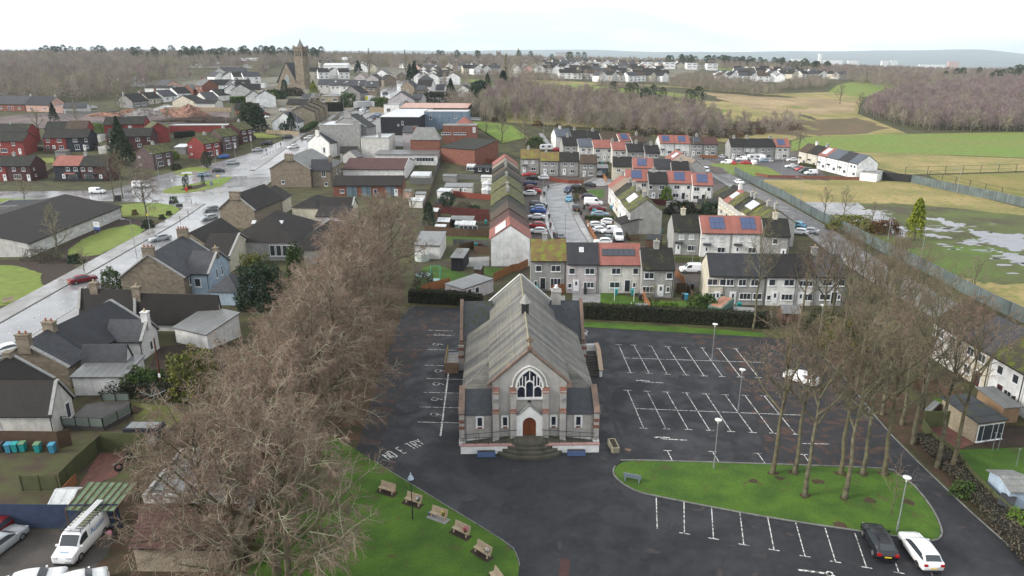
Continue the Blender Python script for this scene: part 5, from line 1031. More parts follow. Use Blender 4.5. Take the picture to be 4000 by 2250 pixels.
def ring6(s):
    x,zb,zt,zr,hb,ht=s
    return [(x,-hb*.96,zb),(x,-hb*1.0,(zb+zt)*.5),(x,-hb*.97,zt),(x,-ht,zr),(x,-ht*.6,zr+.035),(x,ht*.6,zr+.035),(x,ht,zr),(x,hb*.97,zt),(x,hb*1.0,(zb+zt)*.5),(x,hb*.96,zb)]
def car_proto(kind,colr,rim='alloy',plate=True):
    Ln,st,gi,wb=KIND[kind]; E=empty('parked_car' if 'van' not in kind else 'parked_van',(0,-900,0)); pm=paint(colr)
    S2=[]; ns=len(st); sub=3
    for k in range(ns-1):
        for q in range(sub):
            t=q/sub; p0,p1,p2,p3=st[max(k-1,0)],st[k],st[k+1],st[min(k+2,ns-1)]
            cr_=[.5*(2*B_+(C_-A_)*t+(2*A_-5*B_+4*C_-D_)*t*t+(3*B_-A_-3*C_+D_)*t ** 3) for A_,B_,C_,D_ in zip(p0,p1,p2,p3)]
            ln=[B_+(C_-B_)*t for B_,C_ in zip(p1,p2)]; w_=.55; v=[x*w_+y*(1-w_) for x,y in zip(cr_,ln)]; v[0]=ln[0]; S2.append((k+t,v))
    S2.append((ns-1,list(st[-1])))
    def ringd(v):
        x,zb,zt,zr,hb,ht=v; h_=[(hb*.9,zb),(hb*.985,zb+.08),(hb*1.01,(zb+zt)*.5),(hb*.99,zt-.06),(hb*.955,zt),(hb*.5+ht*.5-.02,(zt+zr)*.5),(ht+.015,zr-.035),(ht-.06,zr+.01),(ht*.5,zr+.04)]
        return [(x,-y,z) for y,z in h_]+[(x,y,z) for y,z in h_[::-1]]
    RD=[(t,ringd(v)) for t,v in S2]; n=18; mb=MB()
    for t,r in RD:mb.v+= r
    for k in range(len(RD)-1):
        for q in range(n):mb.f.append((k*n+q,k*n+(q+1) % n,(k+1)*n+(q+1) % n,(k+1)*n+q)[::-1])
    mb.f+= [tuple(range(n)),tuple(range((len(RD)-1)*n,len(RD)*n))[::-1]]; mb.m=[0]*len(mb.f)
    mb.build('body',pm,E,smooth=True)
    g1,g2,g3,g4=gi; isv='van' in kind
    def L3(A,B,t):return tuple(A[i]+(B[i]-A[i])*t for i in range(3))
    def at_t(t):
        for k in range(len(RD)-1):
            if RD[k][0] <= t <= RD[k+1][0]:u=(t-RD[k][0])/(RD[k+1][0]-RD[k][0]); return [L3(p,q,u) for p,q in zip(RD[k][1],RD[k+1][1])]
        return RD[-1][1]
    t0,t1=(g1+.45,g2+.9) if isv else (g1+.35,g4-.3)
    for s in (-1,1):
        gm=MB(); N_=9
        for k in range(N_):
            r=at_t(t0+(t1-t0)*k/(N_-1)); lo,mid_,hi=(r[4],r[5],r[6]) if s<0 else (r[13],r[12],r[11]); hh_=hi[2]-lo[2]
            e0=min(1,.25+3*min(k,N_-1-k)/(N_-1)) if not isv else 1
            a_,b_,c_=L3(lo,mid_,.16),mid_,L3(mid_,hi,.8*e0); gm.v+= [(p[0],p[1]+s*.014,p[2]) for p in (a_,b_,c_)]
        for k in range(N_-1):
            for q in range(2):fq=(k*3+q,(k+1)*3+q,(k+1)*3+q+1,k*3+q+1); gm.f.append(fq if s<0 else fq[::-1])
        gm.m=[0]*len(gm.f); gm.build('side_window',GLASS,E,smooth=True)
    def screen(nm,ta,tb,off):
        gm=MB(); N_=5
        for k in range(N_):
            r=at_t(ta+(tb-ta)*k/(N_-1))
            for q in (7,8,9,10):p=r[q]; gm.v.append((p[0]+off,p[1]*.96,p[2]+.018))
        for k in range(N_-1):
            for q in range(3):gm.f.append((k*4+q,k*4+q+1,(k+1)*4+q+1,(k+1)*4+q))
        gm.m=[0]*len(gm.f); gm.build(nm,GLASS,E,smooth=True)
    screen('windscreen',g1+.12,g2-.06,-.02)
    if not isv:screen('rear_window',g3+.14,g4-.1,.02)
    rr=.33 if kind not in ('van',) else .36
    hbw=max(s[4] for s in st)
    for x in (-wb,wb):
        for s in (-1,1):
            w_=MB().tube((0,-.11*s,0),(0,.11*s,0),rr,rr,14).build('wheel',TYRE,E,(x,s*(hbw-.1),rr))
            MB().tube((0,.1*s,0),(0,.125*s,0),rr*.62,rr*.58,10).build('rim',RIM if rim == 'alloy' else RIMB,w_)
    for s in (-1,1):
        MB().box(-Ln/2-.01,-Ln/2+.16,s*.55-.16,s*.55+.16,st[1][2]-.22,st[1][2]-.04).build('headlight',HLM,E)
        zt=st[-1][2]+(.0 if 'van' not in kind else .0)
        MB().box(Ln/2-.22,Ln/2+.02,s*.66-.16,s*.66+.16,zt-.12,zt+.1).build('tail_light',TLM,E)
        MB().box(st[int(g1)][0]+.2,st[int(g1)][0]+.34,s*(hbw+.09)-.09,s*(hbw+.09)+.09,st[int(g1)][2],st[int(g1)][2]+.14).build('wing_mirror',pm,E)
    MB().box(Ln/2-.02,Ln/2+.03,-.26,.26,.55,.66).build('number_plate',PLY,E); MB().box(-Ln/2-.02,-Ln/2+.03,-.26,.26,.42,.53).build('number_plate',PLW,E)
    for s in (-1,1):MB().box(s*Ln/2-.05,s*Ln/2+.05,-hbw*.72,hbw*.72,.24,.4).build('bumper',TRIM if kind in ('suv','van','smallvan') else pm,E)
    return E
CPR={}
def car(kind,colr,px,heading,label,group='parked cars of the estate',z=.03,rim='alloy',cat=None,lift=0,world=None):
    """heading: compass-like, degrees of the car's NOSE direction, 0 = +x right, 90 = away from camera"""
    key=(kind,colr,rim)
    first=key not in CPR
    if first:CPR[key]=car_proto(kind,colr,rim)
    p=P(px) if world is None else world
    o=CPR[key] if first else clone(CPR[key],p)
    o.location=(p.x,p.y,p.z+z+lift); o.rotation_euler=(0,0,R(heading+180))
    tag(o,label,cat or ('van' if 'van' in kind else 'car'),group)
    if p.y>250:   # tilt to the rising road
        hd=R(heading); ds=(H(p.x+math.cos(hd)*2,p.y+math.sin(hd)*2)-H(p.x-math.cos(hd)*2,p.y-math.sin(hd)*2))/4
        o.rotation_euler=(0,math.atan(ds),R(heading+180))
    return o
K1='cars on the drives left of the cul-de-sac'; K2='cars on the drives right of the cul-de-sac'; K3='cars around the round green'; K4='vehicles on the main road'
for kd,cl,xy,hd,lb,gp in (
    ('saloon','red',g(160,92),190,'red car nearest the head terrace',K1),('hatch','black',g(192,124),165,'black car between the red and the white one by the head terrace',K1),('suv','white',g(292,126),170,'white car in front of the head terrace',K1),
    ('suv','navy',g(172,178),10,'dark blue car just below the three by the head terrace',K1),('hatch','darkred',g(185,215),12,'dark red car partly hidden by the dark blue one',K1),('hatch','red',g(215,252),165,'bright red hatchback above a white one',K1),('suv','white',g(160,275),165,'white car against the moss-roofed row',K1),
    ('suv','dark',g(238,380),5,'dark off-roader halfway down the left drives',K1),('hatch','silverblue',g(240,408),170,'silver-blue car squeezed between the off-roader and the bright blue car',K1),('hatch','blue',g(248,436),172,'bright blue hatchback on the left drives',K1),('saloon','white',g(230,496),172,'white saloon on the left drives',K1),
    ('hatch','red',g(232,578),175,'red hatchback behind the nearest white one',K1),('hatch','white',g(245,632),175,'nearest white hatchback on the left drives',K1),('saloon','grey',g(450,684),100,'grey car half hidden behind the lichened roof',K1),
    ('hatch','lightblue',g(535,325),265,'light blue hatchback parked on the street',K2),('suv','navy',g(528,240),255,'dark blue off-roader at the street bend',K2),('hatch','dark',g(592,212),175,'dark car behind the corner hedge',K2),('saloon','dark',g(722,190),170,'dark car below the brick fence at the head',K2),
    ('hatch','black',g(725,302),350,'black hatchback beside the small front lawn',K2),('van','white',g(768,366),352,'long white van above the red car',K2),('suv','darkred',g(806,420),352,'dark red car beside the teal bins',K2),('saloon','silverblue',g(830,470),355,'silver-blue saloon behind a clipped hedge',K2),
    ('hatch','white',g(915,545),350,'white hatchback nearest the mossy row',K2),('hatch','white',g(797,575),10,'white hatchback against the fence posts',K2),('hatch','white',g(835,622),12,'white hatchback left of the small white van',K2),('smallvan','white',g(925,632),185,'small white van beside the panel van',K2),
    ('van','white',g(1003,690),268,'white panel van facing the camera',K2),('suv','dark',g(602,415),92,'dark off-roader with its boot towards us on the street',K2),('saloon','green',g(905,700),95,'dark green estate beside the panel van',K2),('hatch','white',g(858,735),175,'white car whose roof shows over the dark grey roof',K2),
    ('smallvan','white',g(1688,1000),178,'white small van on the lane behind the hedge terrace','parked cars of the estate'),('hatch','white',g(2140,165),285,'white car driving beside the palisade fence','parked cars of the estate'),('hatch','white',g(812,90),170,'white car behind the fence by the open garage','parked cars of the estate'),
    ('smallvan','white',g(1830,55),265,'white van at the gable end near the lane',K3),('hatch','silver',g(1785,25),265,'silver car beside the white van at the gable end',K3),
    ('hatch','silver',c(2112,1205),95,'silver car between the two rear terraces',K3),('smallvan','white',c(2308,1232),175,'white van with side windows by the caravans',K3),('hatch','silverblue',c(2540,1245),178,'silver car right of the caravans',K3),('smallvan','white',c(2158,1266),170,'white van at the left rim of the round green',K3),
    ('hatch','red',c(2220,1268),95,'red car next to the white van at the green',K3),('hatch','red',c(2348,1270),175,'red car at the top of the round green',K3),('smallvan','white',c(2422,1270),95,'white van right of the red car at the green',K3),
    ('hatch','silver',d(15,1245),95,'silver-grey car left of the slanting terrace',K3),('hatch','white',d(242,1238),178,'white car up against the slanting terrace',K3),('saloon','white',d(235,1302),178,'white estate car on the grey cul-de-sac',K3),('hatch','dark',d(302,1320),200,'dark car left of the small red one',K3),
    ('hatch','red',d(328,1330),200,'small red car between dark car and van',K3),('smallvan','green',d(372,1350),195,'grey-green van behind the white van',K3),('smallvan','white',d(428,1372),185,'white van nearest the boundary wall',K3),
    ('hatch','lightblue',h(285,575),110,'light blue car on the palisade lane','parked cars of the estate'),('saloon','silver',h(385,632),150,'silver convertible on the palisade lane','parked cars of the estate'),('hatch','white',h(290,640),150,'white car behind the wall on the palisade lane','parked cars of the estate'),
    ('hatch','red',c(460,1135),0,'red car at the foot of the steps',K3),
    ('saloon','darkred',e(785,1092),48,'dark red saloon with roof bars driving on the wet road',K4),('saloon','silver',e(1512,700),228,'silver car driving behind the red chimney pots',K4),('hatch','silver',e(1975,505),228,'silver-white car behind the pub roof',K4),('hatch','grey',e(1995,425),228,'grey car behind the stone gable',K4),
    ('hatch','silverblue',e(1920,95),12,'silver-blue car parked by the grass island',K4),('hatch','dark',e(2065,55),14,'dark green car parked by the yellow sign',K4),('van','white',e(1335,200),0,'white minibus behind the weeping birch',K4),('smallvan','white',e(925,255),0,'white and red van behind the health centre',K4),
    ('suv','silver',a(2345,1268),20,'silver off-roader parked on the service road',K4),('suv','dark',b(-55,1015),200,'dark car higher up the service road',K4),('suv','dark',b(110,1070),200,'black car facing down the service road',K4),('suv','dark',b(316,1008),200,'dark car beside the grit bin',K4),('hatch','silver',b(15,1138),200,'silver-grey car left of the black one on the service road',K4),
    ('hatch','blue',a(300,1122),10,'blue car behind the low red houses','cars among the red houses'),('hatch','dark',a(432,1122),10,'dark car behind the low red houses','cars among the red houses'),('hatch','white',a(1698,700),0,'white car at the corner of the pinkish bungalow','cars among the red houses'),('suv','silver',a(935,710),0,'pale off-roader by the long grey shed','cars among the red houses'),('hatch','blue',a(2255,1205),200,'bright blue car in a drive between brick houses','cars among the red houses'),
    ('hatch','white',b(532,1015),205,'white car on the wet main street',K4),('suv','white',b(376,1108),215,'white off-roader by the guard rail',K4),('hatch','white',b(1072,728),250,'white car following the lorry',K4),('hatch','darkred',b(1148,700),250,'small red car beside the lorry',K4),('suv','dark',b(1300,565),250,'dark car coming down the main street',K4),
    ('hatch','white',b(668,892),30,'white car glimpsed behind the flat roof',K4),('hatch','silverblue',b(1218,778),160,'rearmost dark car in the small car park',K4),('saloon','navy',b(1195,798),160,'second dark car in the small car park',K4),('hatch','dark',b(1160,818),160,'third car in the small car park',K4),('hatch','silver',b(1140,838),160,'nearest silver car in the small car park',K4),
    ('hatch','lightblue',b(1755,866),170,'blue car in the yard of the blue-grey building',K4),('hatch','red',b(1835,868),95,'left red car in the yard of the blue-grey building',K4),('suv','red',b(1912,872),95,'red off-roader in the yard of the blue-grey building',K4),('saloon','dark',b(1950,900),175,'dark car behind the hipped brick store',K4),('saloon','silver',b(1935,918),178,'silver car behind the hipped brick store',K4),
    ('hatch','darkred',b(98,770),5,'dark red car in the car park by the brick bungalow',K4),('hatch','white',b(88,802),0,'white car in the car park by the brick bungalow',K4),('hatch','white',b(278,735),5,'white car at the back of the village car park',K4),('hatch','navy',b(45,732),0,'navy car at the back of the village car park',K4),('hatch','silver',b(68,702),0,'silver car at the back of the village car park',K4),
    ('saloon','white',i_(60,470),228,'white car parked beside the stone cottage',K4),('saloon','silver',j_(10,1150),80,'silver car cut off by the left edge','vehicles on the paved yard'),('hatch','darkred',j_(10,985),90,'dark red car by the blue fence at the left edge','vehicles on the paved yard'),
    ('hatch','white',(3127,1492),135,'white car alone in the car park behind bare trees','cars in the church car park')):
    car(kd,cl,xy,hd,lb,gp)
c1_=car('hatch','black',p_(1107,1126),82,'black hatchback parked at the kerb of the grass island','cars in the church car park'); c1_.scale=(1.04,1.03,1)
c2_=car('suv','white',p_(1520,1224),88,'white hatchback with dark wheels beside the black one','cars in the church car park',rim='dark'); c2_.scale=(.98,.98,.92)
# caravans
def caravan(px,hd,lb):
    p=P(px); E=empty('caravan',(p.x,p.y,p.z+.03),R(hd),lb,'caravan','caravans by the green')
    MB().prism([(-2.5,.6),(-2.6,1.4),(-2.2,2.4),(2.3,2.5),(2.6,1.8),(2.5,.6)],-1.1,1.1).build('body',paint('white'),E)
    for s in (-1,1):MB().tube((0,s*1.0,.33),(0,s*1.15,.33),.33,n=12).build('wheel',TYRE,E)
    for s in (-1,1):MB().box(-1.9,-.9,s*1.11-.02,s*1.11+.02,1.4,2.0).build('window',GLASS,E); MB().box(.5,1.6,s*1.11-.02,s*1.11+.02,1.4,2.0).build('window',GLASS,E)
    MB().tube((-2.5,0,.5),(-3.7,0,.45),.05).build('tow_bar',METAL,E)
caravan(c(2430,1230),10,'left caravan behind the round green'); caravan(c(2495,1228),95,'right caravan behind the round green'); caravan(c(345,1128),5,'white caravan left of the red car at the steps'); caravan(a(30,575),5,'white caravan at the far left edge')
# lorry
p=P(b(1085,712)); E=empty('lorry',(p.x,p.y,p.z+.05),R(62),'white curtain-sided lorry heading up the main street','lorry')
MB().box(-6.5,5,-1.27,1.27,1.1,4.0).build('trailer',mat('pale_grey_curtain',(.45,.46,.47),scale=.8),E); MB().box(5.4,7.4,-1.2,1.2,.9,3.6).build('cab',paint('white'),E)
MB().box(-6.53,-6.5,-1.15,1.15,1.2,3.9).build('rear_door',mat('lorry_rear_door',(.3,.31,.32),kind='planks',ps=(9,1)),E); MB().box(-6.5,5.2,-.8,.8,.7,1.1).build('chassis',TRIM,E)
for x in (-5,-3.8,-2.6,4.2,6.4):
    for s in (-1,1):MB().tube((x,s*1.0,.5),(x,s*1.25,.5),.5,n=12).build('wheel',TYRE,E)
p=P(b(1148,632)); E=empty('box_van',(p.x,p.y,p.z+.05),R(62),'white box van with a yellow rear panel ahead of the lorry','van')
MB().box(-3,1.4,-1.1,1.1,.6,3.1).build('box_body',paint('white'),E); MB().box(1.45,3,-1.0,1.0,.6,2.2).build('cab',paint('white'),E); MB().box(-3.03,-3,-1,1,.8,2.9).build('rear_panel',plain('hi_vis_yellow',(.6,.55,.03),.5),E)
for x in (-2,2):
    for s in (-1,1):MB().tube((x,s*.85,.38),(x,s*1.08,.38),.38,n=12).build('wheel',TYRE,E)
# ladder van bottom left
def hdg(a0,b0):q=P(b0)-P(a0); return math.degrees(math.atan2(q.y,q.x))
lv=car('van','white',j_(835,1130),hdg(j_(980,960),j_(670,1290)),'white works van with roof rack and pipes on the paved yard','vehicles on the paved yard',z=.06)
lv=CPR[('van','white','alloy')] if False else lv
rk=MB()
for x in np.arange(-1.0,2.7,.37):rk.box(x,x+.04,-.88,.88,2.3,2.34)
for y in (-.88,.84,0):rk.box(-1.1,2.65,y,y+.04,2.34,2.38)
for y in (-.88,.84):rk.box(-1.1,2.65,y,y+.04,2.5,2.54)
for x in (-1.0,.2,1.4,2.6):
    for y in (-.88,.84):rk.box(x,x+.04,y,y+.04,2.1,2.5)
rk.build('roof_rack',DKMET,lv)
for y in (-.25,-.05,.15):MB().tube((-.9,y,2.46),(3.2,y,2.46),.075,n=8).build('pipe',WHITE,lv)
MB().box(-.2,2.4,-.7,.7,2.14,2.2).build('roof_patch',mat('lichened_van_roof',(.5,.5,.36),scale=3),lv)
def text(name,s_,size,m,parent,loc,rot,ext=.002):
    cu=bpy.data.curves.new(name,'FONT'); cu.body=s_; cu.size=size; cu.extrude=ext; cu.align_x='CENTER'; cu.align_y='CENTER'
    o=bpy.data.objects.new(name,cu); col.objects.link(o); dg=bpy.context.evaluated_depsgraph_get(); me=bpy.data.meshes.new_from_object(o.evaluated_get(dg)); bpy.data.objects.remove(o)
    me.materials.clear(); me.materials.append(m); q=link(name,me,parent,loc); q.rotation_euler=rot; return q
BLT=plain('blue_lettering',(.05,.2,.45),.5)
text('lettering','Austin',.75,BLT,lv,(.9,1.01,1.55),(R(90),0,R(180)))
text('lettering','Austin',.75,BLT,lv,(.9,-1.01,1.55),(R(90),0,0)); text('lettering','Austin',.3,BLT,lv,(-2.2,0,1.17),(R(16),0,R(-90)))
MB().box(2.66,2.74,-.9,.9,.7,2.0).build('blue_cover',plain('blue_tarpaulin',(.02,.12,.5),.5),lv)
cr_=car('saloon','white',j_(340,1540),20,'white car cut off by the bottom edge beside the works van','vehicles on the paved yard',z=.06)
cr2=car('hatch','white',j_(800,1560),30,'white car roof at the bottom edge below the works van','vehicles on the paved yard',z=.06)
# ================================================================ street furniture
def lamp(px,hgt,lb,kind='street',rz=0,group='street lamps',cat='street lamp'):
    p=P(px); E=empty('street_lamp',p,R(rz),lb,cat,group)
    if kind == 'park':
        MB().tube((0,0,0),(0,0,1.1),.09,.09,8).tube((0,0,1.1),(0,0,hgt),.055,.045,8).build('post',METAL,E)
        MB().lathe([(.06,hgt-.1),(.1,hgt+.1),(.34,hgt+.28),(.36,hgt+.36),(.1,hgt+.42)],12).build('lamp_head',plain('white_lamp_bowl',(.62,.63,.6),.3),E)
    elif kind == 'street':
        MB().tube((0,0,0),(0,0,1.4),.1,.1,8).tube((0,0,1.4),(0,0,hgt),.06,.045,8).tube((0,0,hgt),(-1.3,0,hgt+.25),.035,.03,6).build('post',METAL,E)
        MB().box(-2.0,-1.25,-.14,.14,hgt+.18,hgt+.34).build('lamp_head',METAL,E)
    return E
PG='car park lamps'
lamp(n_(1160,516),5.2,'bowl lamp between the upper parking bays','park',group=PG); lamp(n_(1407,995),5.2,'bowl lamp beside the lower parking bays among twigs','park',group=PG); lamp((2788,1830),5.2,'bowl lamp at the left end of the grass island','park',group=PG); lamp(p_(1295,975),5.2,'bowl lamp beside the two parked cars','park',group=PG); lamp((3196,1330),5.2,'bowl lamp lost in the bare trees','park',group=PG)
SG='street lamps'
for px,hh,lb,rz in ((e(1290,865),8,'street lamp on the wet pavement in front of the health centre',0),(e(1415,596),9.5,'tall thin lamp post with a yellow notice by the weeping birch',0),(g(500,720),6.5,'street lamp at the near end of the cul-de-sac',180),(g(1695,1000),6.5,'lamp post beside the white van lane',180),(g(293,260),7,'lamp post between the left drives',180),(g(1590,290),6,'lamp post before the pink terrace',0),
    (g(2042,240),7,'lamp post beside the mossy cream row',0),(h(300,360),7.5,'lamp post on the flooded old car park',0),(h(1780,262),7.5,'lamp post at the fence corner of the playing field',0),(h(1130,690),6.5,'lamp post behind the flooded shrubs',0),(h(1427,952),7.5,'lamp post on the dark playing field',0),(h(128,95),6,'lamp post by the grey cul-de-sac',0),(h(480,75),6,'lamp post before the white slanting terrace',0),
    (c(320,950),7,'lamp post at the top of the steps',0),(c(1815,1200),8,'lamp post behind the grey gable',0),(c(2385,1180),7,'lamp post in front of the black terrace',0),(a(2180,1330),8.5,'lamp post with a yellow notice beside the service road',180),(a(2540,1170),8.5,'lamp post on the service road kerb',180),(b(200,1110),10,'tall lamp post by the zebra crossing',180),(b(430,1000),10,'lamp post behind the traffic light',180),(b(780,730),8,'lamp post beside the dark hedge',0),
    (b(1015,725),10,'lamp post next to the lorry',0),(b(1280,560),10,'lamp post up the main street',0),(b(885,740),8,'lamp post right of the dark hedge',0),(a(750,735),7,'lamp post before the long grey shed',0),(a(1600,1400),8,'lamp post in front of the purple-brown house',0),(a(2375,1250),7,'lamp post between parked cars',0),(a(2280,880),8,'lamp post behind the red garages',0),(a(2350,830),8,'lamp post beside the brick bungalow',0),(b(55,1005),5,'short post on the corner lawn',0)):
    lamp(px,hh,lb,'street',rz,SG)
p=P(k_(1577,845)); E=empty('lantern_post',p,0,'black ornamental lantern post standing among the benches','lamp post')
MB().tube((0,0,0),(0,0,.9),.07,.07,8).tube((0,0,.9),(0,0,3.6),.045,.04,8).build('post',DKMET,E)
mb=MB()
for s in (-1,1):
    for q in range(6):mb.tube((s*(.1+.5*math.sin(R(q*20))),0,3.1+.55*q/6),(s*(.1+.5*math.sin(R(q*20+20))),0,3.1+.55*(q+1)/6),.018,n=5)
mb.build('bracket',DKMET,E)
mb=MB()
for q in range(4):mb.tube((.13*math.cos(R(45+q*90)),.13*math.sin(R(45+q*90)),3.6),(.24*math.cos(R(45+q*90)),.24*math.sin(R(45+q*90)),4.2),.02,n=5)
mb.build('lantern_frame',DKMET,E); MB().lathe([(.3,4.2),(.16,4.5),(.05,4.6),(.07,4.75),(.01,4.85)],8).build('lantern_top',plain('pale_blue_lantern_top',(.35,.42,.5),.4),E)
WOODB=mat('weathered_bench_timber',(.42,.34,.24),(.32,.25,.18),rough=.8,scale=3); GREYB=plain('grey_blue_bench_paint',(.16,.2,.24),.6)
def bench_proto(m,seatback=1):
    E=empty('park_bench',(0,-900,0))
    MB().box(-.85,.85,-.22,.22,.42,.49).build('seat',m,E)
    bk=MB(); bk.box(-.85,.85,-.03,.03,0,.48); b_=bk.build('backrest',m,E,(0,.24,.5)); b_.rotation_euler=(R(-12),0,0)
    for s in (-1,1):
        MB().prism([(-.2,0),(-.14,.42),(.22,.42),(.3,0),(.18,0),(.08,.25),(-.04,.25),(-.08,0)],s*.68-.05,s*.68+.05,ax='x').build('leg',m,E)
    return E
BP=bench_proto(WOODB); bg_='timber benches along the lawn edge'; used=[]
for k,(A,B,lb) in enumerate(((k_(1262,560),k_(1375,595),'timber bench farthest left, with a small orange pot beside it'),(k_(1525,672),k_(1640,710),'timber bench standing behind the lantern post'),(k_(1775,815),k_(1900,860),'timber bench with a basket of yellow flowers on its pale slab'),(k_(2005,970),k_(2120,1025),'timber bench with pink flowers, fourth from the left'),(k_(2225,1170),k_(2330,1235),'timber bench with white and red flowers, nearest whole bench'),(k_(2385,1440),k_(2450,1530),'pale bench cut off by the bottom edge'))):
    pa,pb=P(A),P(B); mid=(pa+pb)/2; an=math.atan2(pb.y-pa.y,pb.x-pa.x)
    o=BP if k == 0 else clone(BP,mid); o.location=mid; o.rotation_euler=(0,0,an); tag(o,lb,'bench',bg_)
    if k == 0:used=o
    if k not in (2,):S_=sheet('bench_slab',[((mid+Matrix.Rotation(an,3,'Z') @ Vector((x,y,0))).xy) for x,y in ((-1.05,-.5),(1.05,-.5),(1.05,.35),(-1.05,.35))],SOIL,.045,px=False)
    else:sheet('bench_slab',[((mid+Matrix.Rotation(an,3,'Z') @ Vector((x,y,0))).xy) for x,y in ((-1.05,-.5),(1.05,-.5),(1.05,.35),(-1.05,.35))],CONC,.045,px=False)
    if k in (1,2,3,4):
        fc_=[None,(.5,.5,.55),(.6,.45,.05),(.5,.08,.15),(.55,.5,.5)][k]; rg=random.Random(k); mb=MB()
        for q in range(26):
            an2,r2,zz=rg.uniform(0,6.28),rg.uniform(0,.2),rg.uniform(.1,.36); x,y=r2*math.cos(an2),r2*math.sin(an2); mb.box(x-.04,x+.04,y-.04,y+.04,zz,zz+.07,rg.choice((0,0,1)))
        mb.lathe([(.12,0),(.17,.14),(.16,.16)],8,mi=2)
        q3=mid+Matrix.Rotation(an,3,'Z') @ Vector((.55,-.02,0)); o=mb.build('flower_arrangement',[plain(f'petals_{k}',fc_,.7),plain('leaf_green',(.04,.09,.02),.8),plain('wicker',(.12,.07,.03),.8)],None,(q3.x,q3.y,.49))
        tag(o,['','grey and white flowers on the bench behind the lantern post','basket of yellow flowers on the third bench','pink flowers on the fourth bench','white flowers on the fifth bench'][k],'flowers','flowers on the benches')
bp2=bench_proto(GREYB); pa=P((2470,1878)); bp2.location=pa; bp2.rotation_euler=(0,0,R(160)); bp2.name='park_bench'; tag(bp2,'grey-blue bench alone on the left tip of the grass island','bench')
bb=P(e(85,1290)); bp3=clone(BP,bb,R(38),label='mossy wooden bench on the grass verge at the left edge',group='x'); del bp3['group']
mb=MB(); mb.lathe([(.12,0),(.17,.22),(.2,.24),(.15,.24)],10); o=mb.build('flower_pot',plain('terracotta_pot',(.3,.12,.07),.8),None,P(k_(1392,575))); tag(o,'orange terracotta pot beside the leftmost bench','pot')
mb=MB(); mb.lathe([(.14,0),(.18,.26),(.15,.27)],10); o=mb.build('flower_pot',plain('blue_glazed_pot',(.05,.07,.12),.4),None,P(k_(1750,800))); tag(o,'dark blue pot left of the third bench','pot')
# stone trough and drain plate
p=P(n_(232,1330)); an=R(97); E=MB().prism([(-1.05,-.32),(-.95,-.42),(.95,-.42),(1.05,-.32),(1.05,.32),(.95,.42),(-.95,.42),(-1.05,.32)],0,.6,ax='z').build('stone_trough',mat('mossy_stone',(.28,.26,.2),(.18,.17,.11),scale=3),None,(p.x,p.y,.01),an); tag(E,'oblong stone trough of soil standing right of the church','planter'); MB().box(-.85,.85,-.27,.27,.58,.62).build('soil',SOIL,E)
S('drain_cover',[n_(333,1345),n_(352,1328),n_(405,1345),n_(383,1365)],BRST,4)
# wheelie bins
BINM={'blue':plain('blue_bin_plastic',(.05,.24,.36),.5),'teal':plain('teal_bin_plastic',(.02,.27,.28),.5),'black':plain('dark_bin_plastic',(.03,.035,.035),.5),'maroon':plain('brown_bin_plastic',(.12,.04,.035),.5),'green':plain('green_lid',(.12,.22,.12),.5)}
def bin_(px,colr,lb,rz=0,lid=None,gp='wheelie bins'):
    key=('bin',colr,lid); p=P(px)
    if key not in CPR:
        E=empty('wheelie_bin',p,R(rz)); bm_=BINM[colr]
        mb=MB(); mb.add([(-.23,-.26,.08),(.23,-.26,.08),(.23,.26,.08),(-.23,.26,.08),(-.29,-.34,1.0),(.29,-.34,1.0),(.29,.36,1.0),(-.29,.36,1.0)],[(0,3,2,1),(4,5,6,7),(0,1,5,4),(1,2,6,5),(2,3,7,6),(3,0,4,7)]); mb.build('bin_body',bm_,E)
        mb=MB(); mb.prism([(-.38,1.0),(-.36,1.07),(.3,1.14),(.4,1.08),(.4,1.0)],-.31,.31,ax='x'); mb.build('lid',BINM[lid or colr],E)
        for s in (-1,1):MB().tube((s*.2,.28,.1),(s*.27,.28,.1),.1,n=10).build('wheel',TYRE,E)
        CPR[key]=E
    else:E=clone(CPR[key],p,R(rz))
    tag(E,lb,'bin',gp); return E
GB='bins by the slatted fence bottom left'
for px,cl,lb,ld in ((j_(20,165),'black','dark bin at the far left of the bin row bottom left',None),(j_(98,172),'blue','blue bin left of two teal ones bottom left',None),(j_(165,168),'teal','teal bin in the middle of the bin row bottom left',None),(j_(240,162),'teal','green-lidded teal bin at the right of the bin row','green'),(j_(390,170),'teal','green-lidded teal bin standing alone by the slatted fence','green'),(j_(537,176),'blue','blue bin nearest the mossy side fence',None)):
    bin_(px,cl,lb,5,ld,GB)
